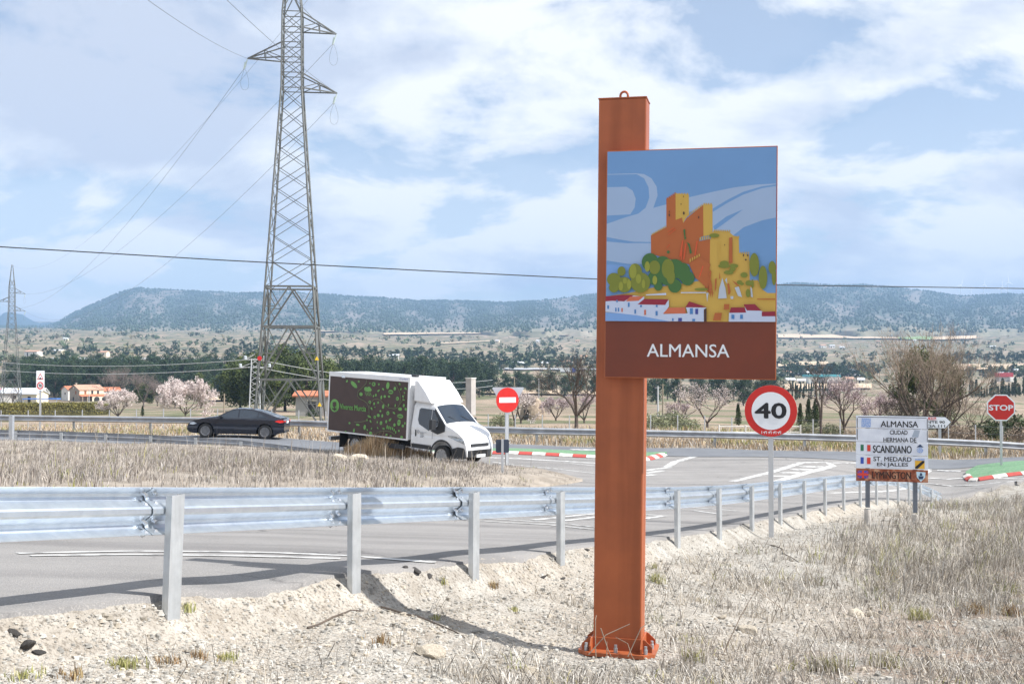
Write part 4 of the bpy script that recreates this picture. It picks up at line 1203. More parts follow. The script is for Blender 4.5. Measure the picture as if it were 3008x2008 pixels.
# ---------- dark fastback car
cc = on(549, 52.2)
def slope(c, heading, L):
    a = gz(c.x + math.cos(heading) * L / 2, c.y + math.sin(heading) * L / 2); b = gz(c.x - math.cos(heading) * L / 2, c.y - math.sin(heading) * L / 2)
    return math.atan2(b - a, L), (a + b) / 2
hd = R(181)
pt, zc = slope(cc, hd, 2.8)
car = empty('car', (cc.x, cc.y, zc + .018), (0, pt, hd), 'dark navy fastback car driving left on the main road', 'car')
car.scale = (.95, .95, .97)
m_navy = mat('car_paint_navy', (.010, .013, .024), 0.16, 0.25, coat=.6, spec=.55)
c_zt = lerp_tab([(-2.30, .86), (-2.22, .955), (-2.12, .99), (-1.95, 1.03), (-1.6, 1.145), (-1.2, 1.27), (-.8, 1.355), (-.4, 1.39), (0.0, 1.375), (.22, 1.33), (.55, 1.17), (.86, 1.005), (1.2, .955), (1.6, .89), (1.95, .80), (2.15, .72), (2.26, .62), (2.32, .52)])
c_zb = lerp_tab([(-2.30, .40), (-2.2, .30), (-1.9, .22), (1.95, .20), (2.2, .24), (2.32, .34)])
WB = 1.405
def c_w(x, z):
    w = .905
    if x > 1.3: w -= .22 * ((x - 1.3) / 1.02) ** 2.4
    if x < -1.4: w -= .15 * ((-1.4 - x) / .9) ** 2.4
    if z > .90:
        w -= (z - .90) * .66
        w -= .03 * min(1, (z - .90) / .05)
    if z < .42: w -= (.42 - z) * .22
    w -= .018 * math.exp(-((z - .55) / .06) ** 2)
    for cx in (-WB, WB):
        if math.hypot(x - cx, z - .33) < .385: w -= .30
    return max(w, .1)
xs = [-2.30 + 4.62 * i / 150 for i in range(151)]
body(xs, c_zb, c_zt, c_w, 34).build('body', m_navy, car, smooth=False)
for sg in (1, -1):
    dr = [(.78, .985), (.30, 1.235), (.02, 1.315), (-.10, 1.325), (-.10, .945), (.70, .935)]
    rr_ = [(-.16, 1.325), (-.45, 1.325), (-.80, 1.285), (-1.02, 1.21), (-1.02, .955), (-.16, .945)]
    qq = [(-1.07, 1.185), (-1.30, 1.09), (-1.48, 1.005), (-1.07, .96)]
    side_patch(dr, c_w, sg, .008).build('front_side_window', m_glass, car)
    side_patch(rr_, c_w, sg, .008).build('rear_side_window', m_glass, car)
    side_patch(qq, c_w, sg, .008).build('quarter_window', m_glass, car)
    side_patch([(.80, .925), (.80, .94), (-1.5, .955), (-1.5, .94)], c_w, sg, .009).build('window_trim', m_plastic, car)
    mi = MB(); mi.box(.58, .72, sg * .86, sg * 1.02, .95, 1.06); mi.build('mirror', m_navy, car, bevel=.03)
    h1 = MB(); h1.box(-.08, .1, sg * .885, sg * .90, .80, .825); h1.box(-1.10, -.92, sg * .885, sg * .90, .82, .845); h1.build('door_handle', m_navy, car)
    hl = side_patch([(1.82, .66), (1.98, .73), (2.14, .70), (2.20, .62), (2.02, .60)], c_w, sg, .012); hl.build('headlight', m_lamp, car)
    tl = side_patch([(-1.86, .84), (-2.02, .90), (-2.26, .90), (-2.28, .80), (-2.10, .77)], c_w, sg, .012)
    tl.add([(-2.312, sg * .78, .80), (-2.312, sg * .78, .90), (-2.315, sg * .48, .88), (-2.315, sg * .48, .80)], [(0, 1, 2, 3)])
    tl.build('tail_light', m_tail, car)
    side_patch([(1.05, .26), (1.05, .30), (-1.05, .30), (-1.05, .26)], c_w, sg, .012).build('sill', m_plastic, car)
    for x in (-WB, WB):
        wheel(car, x, sg * .785, .335, .22, sg, m_rim, 5)
top_patch(.25, .84, c_zt, c_w, .10, .010).build('windscreen', m_glass, car)
top_patch(-1.70, -1.02, c_zt, c_w, .12, .010).build('rear_window', m_glass, car)
pl_ = MB(); pl_.box(-2.325, -2.315, -.26, .26, .74, .85); pl_.build('number_plate', m_signwhite, car)
bl = MB(); bl.box(-2.31, -2.12, -.6, .6, .30, .42); bl.build('rear_diffuser', m_plastic, car, bevel=.02)
ex = MB(); ex.lathe([(.035, -2.33), (.035, -2.2)], 10, 'x', c=(0, .5, .33)); ex.build('exhaust', m_chrome, car)
gr_ = MB(); gr_.box(2.27, 2.325, -.30, .30, .50, .62); gr_.build('grille', m_plastic, car, bevel=.01)
sp = MB(); sp.box(-2.28, -2.10, -.62, .62, .985, 1.0); sp.build('tail_spoiler', m_navy, car, bevel=.006)

# ---------- white box lorry
m_white = mat('truck_white', (.80, .81, .82), 0.35, 0.0, coat=.3)
streaks(m_white, .16, 5.0, .12)
m_brown = mat('livery_brown', rgb(74, 57, 52), 0.5, c2=rgb(66, 50, 46), scale=2)
m_lgreen = mat('livery_green', rgb(112, 170, 88), 0.55, c2=rgb(100, 154, 80), scale=3)
m_vine = mat('livery_vine', rgb(96, 104, 72), 0.5)
hd = R(-36)
fw = hit(1012, 1059)
TS = .93
off = Matrix.Rotation(hd, 3, 'Z') @ Vector((1.62 * TS, -1.0 * TS, 0))
orig = Vector((fw.x - off.x, fw.y - off.y, 0))
mid = orig + Matrix.Rotation(hd, 3, 'Z') @ Vector((-.55, 0, 0))
pt, zc = slope(mid, hd, 4.3)
pt = max(pt, R(3.0))
zo = zc + math.sin(pt) * -.55 * 1.0
truck = empty('box_truck', (orig.x, orig.y, zo + .02), (0, pt, hd), 'white box lorry with brown and green Viveros Murcia livery coming towards the junction', 'truck')
truck.scale = (TS, TS, TS)
print('TRUCK', fw, pt)
TW = 1.06
BX0, BZ0, BZ1 = -4.25, .80, 3.15
cargo = MB().box(BX0, 0, -TW, TW, BZ0, BZ1).build('cargo_box', m_white, truck, bevel=.02)
MB().box(BX0 + .03, -.10, -TW - .008, -TW + .002, BZ0 + .03, BZ1 - .17).build('side_panel', m_brown, cargo)
tr = MB(); tr.box(BX0 - .01, BX0 + .05, -TW - .014, -TW + .03, BZ0, BZ1); tr.box(-.07, .01, -TW - .016, -TW + .03, BZ0, BZ1); tr.box(BX0, 0, -TW - .015, -TW, BZ0 - .02, BZ0 + .035); tr.box(BX0, 0, -TW - .018, -TW, BZ1 - .17, BZ1 + .012)
tr.build('edge_trim', m_white, cargo)
# livery
def tz3(zx, zy):
    yT = 237 + (zx - 140) * .0586; yB = 940 + (zx - 105) * .0884
    v = (zy - yT) / (yB - yT); xL = 140 - 35 * v; xR = 1215 - 35 * v
    u = (zx - xL) / (xR - xL)
    return (BX0 + .03 + u * (-.10 - BX0 - .03), BZ1 - .17 - v * (BZ1 - .17 - BZ0 - .03))
lv = MB(); yl = -TW - .010
def lpoly(pts):
    global yl
    yl -= .0002
    lv.flat([tz3(*p) for p in pts], yl)
def blob(cx, cy, rx, ry, rot=0, n=12, jag=0.0):
    ps = []
    for i in range(n):
        a = 2 * math.pi * i / n; j = 1 + jag * (1 if i % 2 else -1)
        x, y = rx * math.cos(a) * j, ry * math.sin(a) * j
        c, s = math.cos(R(rot)), math.sin(R(rot)); ps.append((cx + x * c - y * s, cy + x * s + y * c))
    lpoly(ps)
def leaf(cx, cy, l, w, rot):
    c, s = math.cos(R(rot)), math.sin(R(rot))
    lpoly([(cx + x * c - y * s, cy + x * s + y * c) for x, y in ((-l, 0), (-l * .4, -w), (l * .4, -w * .8), (l, 0), (l * .4, w * .8), (-l * .4, w))])
lv.cur = 0
blob(205, 622, 64, 84, 0, 28); lv.build('logo', m_lgreen, cargo); lv = MB()
blob(482, 345, 58, 26, 45, 22, .16)
for c in ((675, 408, 52, 24), (650, 395, 26, 22), (690, 390, 24, 22), (705, 410, 24, 20)): blob(*c)
for i in range(12): blob(642 + (i % 4) * 21 + (i // 4) * 8, 445 + (i // 4) * 18, 5, 8, 20, 6)
for c in ((757, 335, 26, 28), (948, 350, 22, 46), (1042, 388, 17, 24), (988, 432, 34, 28), (1075, 516, 20, 26), (885, 622, 15, 30), (948, 706, 20, 26), (818, 738, 20, 22), (872, 742, 12, 22), (1112, 742, 40, 28), (1094, 826, 22, 42), (855, 836, 18, 26), (925, 816, 13, 22), (702, 568, 17, 20), (762, 588, 12, 18), (818, 572, 12, 16), (770, 762, 17, 20), (1160, 604, 13, 22), (1110, 650, 26, 22), (632, 896, 17, 34), (712, 970, 22, 22), (535, 866, 26, 14), (1145, 866, 15, 18), (582, 468, 24, 24), (908, 492, 16, 18), (965, 492, 16, 14), (552, 304, 14, 14), (848, 682, 13, 14), (1035, 856, 16, 22), (890, 908, 18, 12), (1010, 905, 8, 20), (985, 900, 8, 24), (962, 892, 8, 26), (938, 886, 9, 28), (1032, 922, 8, 20), (1052, 950, 8, 20), (482, 940, 13, 26), (1130, 1010, 18, 18), (420, 846, 14, 14), (930, 985, 13, 14), (985, 1000, 13, 12), (862, 504, 12, 26), (788, 476, 13, 18), (756, 490, 10, 14), (958, 602, 8, 18), (1048, 606, 8, 20), (830, 336, 12, 14), (708, 324, 8, 10), (1186, 650, 16, 18), (1175, 832, 10, 18), (806, 826, 9, 14), (1095, 930, 12, 14), (365, 955, 12, 10), (665, 800, 10, 16), (775, 634, 8, 8)):
    blob(*c, 8, 11)
for c in ((388, 302, 20, 13, -50), (826, 418, 22, 12, -40), (888, 398, 20, 12, 50), (1108, 328, 18, 11, 60), (1124, 394, 18, 10, -60), (730, 652, 22, 11, 60), (980, 790, 28, 14, -50), (1032, 702, 22, 12, 40), (715, 818, 22, 11, 60), (698, 756, 30, 14, 30), (1186, 384, 22, 13, 40), (1155, 488, 20, 12, 50), (1160, 530, 20, 10, 10), (812, 902, 16, 8, 60), (728, 910, 16, 8, -60), (670, 930, 16, 8, 60), (1172, 440, 14, 8, 60)):
    leaf(*c)
a = tz3(285, 668); b = tz3(658, 612)
lv.build('leaf_pattern', m_lgreen, cargo)['kind'] = 'stuff'; lv = MB()
put_text(lv, 'Viveros Murcia', a[0], b[0], tz3(470, 680)[1], tz3(470, 606)[1], yl - .002, .02); lv.build('lettering', m_lgreen, cargo); lv = MB()
def vine(pts, w):
    global yl
    yl -= .0003
    q = [tz3(*p) for p in pts]
    for p0, p1 in zip(q[:-1], q[1:]):
        dx, dz = p1[0] - p0[0], p1[1] - p0[1]; L = math.hypot(dx, dz); nx_, nz_ = -dz / L * w, dx / L * w
        lv.add([(p0[0] + nx_, yl, p0[1] + nz_), (p0[0] - nx_, yl, p0[1] - nz_), (p1[0] - nx_, yl, p1[1] - nz_), (p1[0] + nx_, yl, p1[1] + nz_)], [(0, 1, 2, 3)])
        yl -= .00002
vine([(665, 280), (655, 330), (600, 385), (545, 430), (535, 490), (560, 525), (620, 550), (670, 585), (692, 635), (697, 730), (690, 770), (650, 810), (580, 830), (490, 830)], .014)
vine([(692, 650), (720, 580), (760, 535), (810, 524), (860, 545), (910, 600), (960, 635), (1030, 648), (1080, 632), (1110, 590), (1140, 545), (1175, 460)], .014)
vine([(1045, 305), (1085, 380), (1115, 440), (1122, 510), (1108, 590)], .014)
vine([(775, 985), (830, 950), (900, 935), (970, 940), (1020, 965), (1045, 985)], .014)
lv.build('vine_pattern', m_vine, cargo)['kind'] = 'stuff'; lv = MB()
yl -= .002
lpoly([(182, 572), (194, 580), (206, 570), (218, 580), (230, 572), (230, 625), (206, 650), (182, 625)])
lpoly([(200, 645), (212, 645), (212, 690), (200, 690)]); leaf(190, 668, 22, 9, 40); leaf(222, 668, 22, 9, -40)
for x0, y0, x1, y1 in ((965, 428, 1010, 440), (1090, 738, 1136, 750), (1083, 815, 1092, 824), (1097, 816, 1106, 825)):
    lpoly([(x0, y0), (x1, y0 + 2), (x1, y1), (x0, y1)])
for c in ((757, 335, 10, 10), (948, 708, 7, 8), (1075, 516, 7, 8), (770, 763, 6, 7), (702, 568, 6, 7)): blob(*c, 0, 8)
lv.build('pattern_detail', m_brown, cargo)['kind'] = 'stuff'
cy = MB(); put_text(cy, 'Coyfem', -.52, -.10, BZ1 - .125, BZ1 - .03, -TW - .020, 0, .4); cy.build('bodybuilder_mark', m_flagb, cargo)
rl = MB(); rl.box(-.45, -.2, -.5, -.32, BZ1, BZ1 + .09); rl.build('roof_vent', m_plastic, cargo, bevel=.02)
lamp = MB(); lamp.box(-3.55, -3.37, -TW - .03, -TW, BZ1 - .2, BZ1 - .12); lamp.build('side_lamp', m_lamp, cargo)
# chassis, guards
ch = MB(); ch.box(-4.2, 1.2, -.42, .42, .48, .78); ch.build('chassis', m_plastic, truck)
gd = MB(); gd.box(-2.0, -.2, -TW + .05, -TW + .10, .42, .60); gd.build('side_guard', m_plastic, truck)
gd = MB(); gd.box(-4.22, -4.10, -1.0, 1.0, .42, .58); gd.build('rear_bumper', m_steelrim, truck)
for sg in (-1, 1):
    mf = MB(); mf.box(-3.62, -3.60, sg * .55, sg * 1.0, .2, .78); mf.build('mudflap', m_plastic, truck)
# cab
t_zt = lerp_tab([(.10, 2.26), (.85, 2.25), (1.0, 2.21), (1.1, 2.14), (1.72, 1.52), (1.80, 1.475), (2.1, 1.36), (2.35, 1.20), (2.50, 1.02), (2.58, .84), (2.62, .62)])
t_zb = lerp_tab([(.10, .55), (1.2, .52), (2.2, .45), (2.45, .36), (2.62, .40)])
def t_w(x, z):
    w = 1.0
    if x > 1.75: w -= .20 * ((x - 1.75) / .85) ** 2
    if z > 1.30: w -= (z - 1.30) * .17
    if z > 2.1: w -= (z - 2.1) * .5
    if z < .7: w -= (.7 - z) * .12
    w -= .012 * math.exp(-((z - 1.05) / .05) ** 2)
    if math.hypot(x - 1.62, z - .40) < .50: w -= .34
    return w
xs = [.10 + 2.52 * i / 84 for i in range(85)]
body(xs, t_zb, t_zt, t_w, 52, 8, .05).build('cab', m_white, truck)
for sg in (-1, 1):
    side_patch([(.38, 1.60), (.46, 1.44), (.98, 1.22), (1.0, 1.40), (1.0, 2.02), (.45, 2.04), (.38, 1.98)], t_w, sg, .012).build('door_window', m_glass, truck)
    side_patch([(1.03, 1.25), (1.36, 1.46), (1.36, 1.62), (1.10, 2.0), (1.03, 2.02)], t_w, sg, .012).build('quarter_window', m_glass, truck)
    side_patch([(1.05, 1.23), (1.40, 1.13), (1.74, 1.26), (1.72, 1.49), (1.60, 1.61), (1.14, 2.06), (1.11, 2.0), (1.38, 1.62), (1.38, 1.44)], t_w, sg, .020).build('pillar_trim', m_plastic, truck)
    side_patch([(.30, .98), (.36, .98), (.36, 1.22), (.30, 1.22)], t_w, sg, .014).build('door_handle', m_plastic, truck)
    dl = MB()
    for a, b in (((.22, .70), (.22, 2.1)), ((1.14, .95), (1.14, 1.22)), ((.22, .70), (1.10, .70))):
        ex_ = .008
        dl.add(side_patch([(a[0] - ex_, a[1] - ex_), (b[0] + ex_, a[1] - ex_), (b[0] + ex_, b[1] + ex_), (a[0] - ex_, b[1] + ex_)], t_w, sg, .006).v, [(0, 1, 2, 3)])
    dl.build('door_seam', mat('seam_grey', (.25, .26, .28), .7), truck)
    pass
    hl2 = MB(); zl_ = lerp_tab([(1.88, 1.09), (2.2, .98), (2.52, .86)]); zh_ = lerp_tab([(1.88, 1.12), (2.15, 1.13), (2.38, 1.07), (2.52, .97)]); hv2 = []
    for i in range(11):
        xq = 1.88 + .64 * i / 10
        for j in range(5):
            zq = zl_(xq) + (zh_(xq) - zl_(xq)) * j / 4; hv2.append((xq + .006, sg * (t_w(xq, zq) + .012), zq))
    hl2.add(hv2, [(i * 5 + j, i * 5 + j + 1, (i + 1) * 5 + j + 1, (i + 1) * 5 + j) for i in range(10) for j in range(4)]); hl2.build('headlight_lens', mat('headlamp_smoked', (.20, .23, .27), .12, .5, c2=(.55, .6, .65), scale=9), truck)
    arch = []
    for i in range(15):
        a = math.pi * i / 14; arch.append((1.62 + .56 * math.cos(a), .40 + .56 * math.sin(a)))
    for i in range(14, -1, -1):
        a = math.pi * i / 14; arch.append((1.62 + .495 * math.cos(a), .40 + .495 * math.sin(a)))
    ar = MB(); ar.add([(p[0], sg * 1.005, p[1]) for p in arch], [(i, i + 1, 28 - i, 29 - i) for i in range(14)]); ar.build('wheel_arch', m_plastic, truck)
    mr = MB(); mr.box(1.24, 1.38, sg * 1.10, sg * 1.34, 1.30, 1.68); mr.box(1.28, 1.32, sg * .95, sg * 1.12, 1.36, 1.40); mr.box(1.28, 1.32, sg * .95, sg * 1.12, 1.56, 1.60)
    mr.build('mirror', m_plastic, truck, bevel=.02)
    sk = side_patch([(.12, .54), (1.10, .53), (1.10, .68), (.12, .70)], t_w, sg, .008); sk.build('step', m_plastic, truck)
    wheel(truck, 1.62, sg * .90, .375, .24, sg, m_steelrim, 6)
    wheel(truck, -2.75, sg * .90, .375, .24, sg, m_steelrim, 6)
    wheel(truck, -2.75, sg * .62, .375, .24, -sg, m_steelrim, 6)
dlg = MB()
yd = -t_w(.6, 1.15) - .02
dlg.lathe([(.055, 0), (.038, 0)], 14, 'y', c=(.46, yd, 1.16)); put_text(dlg, 'viveros murcia', .54, .86, 1.14, 1.18, yd, 0)
for k in range(4): dlg.add([(.56, yd, 1.10 - k * .045), (.74 - .03 * (k % 2), yd, 1.10 - k * .045), (.74 - .03 * (k % 2), yd, 1.115 - k * .045), (.56, yd, 1.115 - k * .045)], [(0, 1, 2, 3)])
dlg.build('door_lettering', m_grey, truck)
top_patch(1.10, 1.70, t_zt, t_w, .07, .014, 8, 10, .05).build('windscreen', m_glass, truck)
wp_ = MB(); wp_.tube([(1.72, -.1, 1.58), (1.52, -.55, 1.79)], .012, 4); wp_.tube([(1.72, .6, 1.58), (1.53, .15, 1.79)], .012, 4); wp_.build('wiper', m_plastic, truck)
df = MB(); df.prism([(.13, 2.28), (1.02, 2.24), (.72, 2.62), (.30, 3.06), (.13, 3.06)], -.96, .96); df.build('wind_deflector', m_white, truck, bevel=.05)
bmp = body([2.10 + .56 * i / 20 for i in range(21)], lambda x: .30 + .08 * max(0, (x - 2.45) / .2), lambda x: float(np.interp(x, [2.10, 2.3, 2.5, 2.66], [.66, .74, .72, .60])), lambda x, z: t_w(min(x, 2.6), .9) + .015 - (.16 * max(0, (x - 2.5) / .16) ** 2), 10, 4, 0.0)
bmp.build('bumper', m_plastic, truck)
gl = MB(); gl.box(2.575, 2.637, -.52, .52, .755, .86); gl.build('upper_grille', m_plastic, truck, bevel=.01)
gl = MB(); gl.box(2.60, 2.675, -.42, .42, .46, .62); gl.build('lower_grille', m_well, truck, bevel=.01)
np_ = MB(); np_.box(2.67, 2.69, -.26, .26, .36, .47); plt_ = np_.build('number_plate', m_signwhite, truck)
for sg in (-1, 1):
    fl = MB(); fl.box(2.52, 2.60, sg * .62, sg * .80, .62, .70); fl.build('fog_lamp', m_lamp, truck, bevel=.01)
bf = MB(); bf.box(1.15, 2.1, -.62, .62, .30, .9); bf.build('arch_light_block', m_well, truck)  # dark inner box added to block light between the front wheel arches
# ------------------------------------------------------------------ pylons and wires
m_steel = mat('pylon_steel', (.17, .18, .175), 0.6, 0.3, c2=(.12, .125, .12), scale=1.5, detail=4)
m_steel_lt = mat('lattice_steel_light', (.55, .57, .58), 0.5, 0.35)
m_wire = mat('wire', (.16, .18, .21), 0.6, 0.2)
m_wire_blk = mat('cable_black', (.03, .035, .04), 0.6)
m_insul = mat('insulator_glass', (.55, .66, .62), 0.2)
m_yellow = mat('warning_yellow', rgb(240, 200, 40), .5)
PB = on(668, 100)
pyl = empty('electricity_pylon', PB, (0, 0, R(5)), 'tall grey lattice electricity pylon behind the car and lorry', 'pylon')
U1 = ppm(100.0)
def hz(y): return P(668, y, 100).z - PB.z
def hw(y): return np.interp(y, [-150, 0, 32, 206, 950, 990], [4, 18, 21.6, 23, 72.5, 75]) / U1
def corner(k, y):
    h = float(hw(y)); sx, sy = ((-1, -1), (1, -1), (1, 1), (-1, 1))[k]
    return Vector((sx * h, sy * h, hz(y)))
for k in range(4):
    for y0, y1 in ((985, 206), (206, 32), (32, -150)):
        bar(pyl, 'leg', corner(k, y0), corner(k, y1), .12 if y0 > 300 else .10, m_steel)
lv_ = [206, 248, 292, 338, 384, 432, 484, 540, 598, 660]
for k in range(4):
    k2 = (k + 1) % 4
    for i, (a, b) in enumerate(zip(lv_[:-1], lv_[1:])):
        bar(pyl, 'brace', corner(k, a), corner(k2, b), .052, m_steel); bar(pyl, 'brace', corner(k2, a), corner(k, b), .052, m_steel)
    up = [206, 171.5, 137, 102.5, 68, 32]
    for a, b in zip(up[:-1], up[1:]):
        bar(pyl, 'brace', corner(k, a), corner(k2, b), .052, m_steel); bar(pyl, 'brace', corner(k2, a), corner(k, b), .052, m_steel)
    for y in up: bar(pyl, 'crossbar', corner(k, y), corner(k2, y), .07, m_steel)
    bar(pyl, 'brace', corner(k, 32), corner(k2, -40), .07, m_steel); bar(pyl, 'brace', corner(k2, 32), corner(k, -40), .07, m_steel)
    for y0, y1 in ((660, 750), (750, 870), (870, 978)):
        if y1 != 978 or True:
            bar(pyl, 'crossbar', corner(k, y0), corner(k2, y0), .15, m_steel)
        m = (corner(k, y0) + corner(k2, y0)) / 2
        for q in (k, k2):
            f = corner(q, y1); bar(pyl, 'brace', m, f, .13, m_steel)
            h = m.lerp(f, .5); yh = (y0 + y1) / 2
            bar(pyl, 'brace', h, corner(q, y0), .07, m_steel); bar(pyl, 'brace', h, corner(q, yh), .07, m_steel)
            h2 = m.lerp(f, .76); bar(pyl, 'brace', h2, corner(q, yh), .06, m_steel)
def arm(y_top, y_bot, sx, tip_px, tip_y):
    tip = Vector((tip_px / U1, 0, hz(tip_y)))
    ks = (1, 2) if sx > 0 else (0, 3)
    for k in ks:
        bar(pyl, 'crossarm', corner(k, y_bot), tip, .10, m_steel); bar(pyl, 'crossarm', corner(k, y_top), tip, .10, m_steel)
        a = corner(k, y_bot).lerp(tip, .5); b = corner(k, y_top).lerp(tip, .5)
        bar(pyl, 'crossarm', a, b, .06, m_steel); bar(pyl, 'crossarm', corner(k, y_bot), b, .06, m_steel)
    s = MB(); s.tube([tip + Vector((0, 0, .0)), tip + Vector((-.25, .1, -.75))], [.03, .08], 8); s.tube([tip + Vector((-.2, .1, -.3)), tip + Vector((-.32, .12, -.9))], .08, 8)
    s.build('insulator', m_insul, pyl)
    j = MB(); j.tube([tip + Vector((-.25 + .3 * math.sin(t) * 1.2, .1, -.8 - 2.2 * math.sin(t / 2 * 1.0) * 0.9 + (.0 if t < 3.14 else 0))) for t in [i * 6.28 / 12 for i in range(13)]], .012, 4)
    j.build('jumper_loop', m_wire, pyl)
    return tip
tips = [arm(32, 68, 1, 100, 76), arm(103, 137, -1, -102, 137), arm(171.5, 206, 1, 102, 212)]
for y, x in ((822, .98), (925, .98)):
    c = corner(1, y); t = MB(); t.prism([(c.x - .18, c.z - .16), (c.x + .18, c.z - .16), (c.x, c.z + .2)], c.y - .14, c.y - .12); t.build('warning_plate', m_yellow, pyl)
c = corner(0, 822); t = MB(); t.prism([(c.x + .06 + .2 * math.cos(i * .524), c.z + .2 * math.sin(i * .524)) for i in range(12)], c.y - .15, c.y - .12); t.build('number_plate', m_red, pyl)
pyl2 = copy_tree(pyl)
pyl2.location = on(26, 345); pyl2.location.z += -1.0
pyl2.rotation_euler = (0, 0, R(14))
pyl2['label'] = 'distant grey lattice pylon at the left edge beside the white shed'; pyl['group'] = pyl2['group'] = 'electricity pylons'
bpy.context.view_layer.update()
def sag(a, b, s, n=24):
    return [a.lerp(b, i / n) + Vector((0, 0, -4 * s * (i / n) * (1 - i / n))) for i in range(n + 1)]
def wire(name, label, a, b, s, r, m=None, group=None):
    mb = MB(); mb.tube(sag(a, b, s), r, 5)
    return tag(mb.build(name, m or m_wire, None), label, 'power line', group)
M1, M2 = pyl.matrix_world, pyl2.matrix_world
nm = ('upper right arm', 'left arm', 'lower right arm')
for i, t in enumerate(tips):
    a = M1 @ (t + Vector((-.3, .1, -.85))); b = M2 @ t
    wire('power_line', 'thin power line sagging from the near pylon %s to the distant pylon' % nm[i], a, b, (6, 9, 9)[i], .015, group='wires between the pylons')
for i, (x, y) in enumerate(((700, 0), (372, 0), (545, 0))):
    a = M1 @ tips[i]; b0_ = P(x, y, 62); b = a + (b0_ - a) * 1.6
    wire('power_line', 'thin power line rising out of frame from the near pylon %s' % nm[i], a, b, .6, .015, group='wires rising overhead')
a = P(610, 0, 90); b = M2 @ Vector((0, 0, hz(-150)))
wire('earth_wire', 'faint thin earth wire curving down to the tip of the distant pylon', a + (a - b) * .15, b, 9, .010)
# roadside telephone cable
mb = MB(); pts = []
for x, y, d in ((-420, 541, 44), (0, 566, 46), (500, 596, 48), (1000, 622, 50), (1370, 640, 52), (1790, 653.5, 54), (2349, 661.5, 57), (2800, 664, 60)): pts.append(P(x, y, d))
mb.tube(pts, .023, 6); tag(mb.build('telephone_cable', m_wire_blk), 'single black cable strung straight across the whole sky', 'cable')

def lattice_pole(x, d, ytop, label, w0=.55, w1=.32, group=None, arms=True, hgt=None):
    b = on(x, d)
    o = empty('lattice_pole', b, (0, 0, R(12)), label, 'utility pole', group)
    H = P(x, ytop, d).z - b.z
    def cn(k, t):
        h = (w0 + (w1 - w0) * t); s = ((-1, -1), (1, -1), (1, 1), (-1, 1))[k]
        return Vector((s[0] * h, s[1] * h, H * t))
    for k in range(4):
        bar(o, 'leg', cn(k, -.04), cn(k, 1), .07, m_steel_lt)
    n = 11
    for i in range(n):
        for k in (0, 1, 2, 3):
            q = (k + 1) % 4
            bar(o, 'brace', cn(k if i % 2 else q, i / n), cn(q if i % 2 else k, (i + 1) / n), .045, m_steel_lt)
    if arms:
        for zz, L in ((H * .985, .9), (H * .86, 1.35)):
            bar(o, 'crossarm', Vector((-L, 0, zz)), Vector((L, 0, zz)), .09, m_steel_lt)
            bar(o, 'crossarm', Vector((-L, 0, zz)), Vector((0, 0, zz + .5)), .06, m_steel_lt)
            for s in (-1, 1):
                q = MB(); q.tube([(s * L, 0, zz + .02), (s * L, -.05, zz + .32)], .13, 8); q.build('insulator', mat('insulator_white', rgb(206, 216, 222), .25), o)
    return o, H
lp1, H1 = lattice_pole(585, 108, 822, 'small lattice power pole close to the left leg of the near pylon', 1.0 * .55)
lw = []
for dy, yl_, yr_ in ((0, 823, 866), (0, 841, 880)):
    a = P(585, yl_, 108)
    wire('power_line', 'pair of low wires crossing the pine belt to the left, %s one' % ('upper' if yl_ == 823 else 'lower'), a, P(-100, yl_ - 3, 150), .9, .03, m_steel_lt)
    wire('power_line', 'low wire running right behind the lorry roof, %s one' % ('upper' if yl_ == 823 else 'lower'), a, P(1130, yr_ + 5, 190), 1.2, .03, m_steel_lt)
lattice_pole(2198, 330, 868, 'far thin lattice pole right of the speed limit sign', .45, .25, arms=False)
def pole(name, x, d, yt, r, m, label, group=None):
    b = on(x, d); H = P(x, yt, d).z - b.z
    o = empty(name, b, (0, 0, 0), label, 'utility pole', group)
    MB().tube([(0, 0, -.3), (0, 0, H * .5), (0, 0, H)], [r, r * .9, r * .75], 8).build('shaft', m, o)
    MB().box(-.35, .35, -.03, .03, H - .25, H - .17).build('crossbar', m, o)
    return o
m_wood = mat('pole_wood', rgb(150, 138, 120), .9)
for i, (x, d, yt) in enumerate(((1520, 170, 880), (1509, 150, 885), (1561, 260, 868), (205, 300, 893), (515, 180, 902), (1236, 330, 868), (1180, 240, 864))):
    pole('utility_pole', x, d, yt, .12, m_wood if i % 2 == 0 else m_steel_lt, ['slim pale utility pole standing in the field below the picture panel', 'thin grey utility pole left of the blossoming tree under the panel', 'far utility pole right of the orange pillar', 'wooden pole in front of the stone house', 'short wooden pole right of the big blossoming almond', 'thin pole above the stone hut', 'thin pole just right of the no entry sign'][i], 'utility poles')

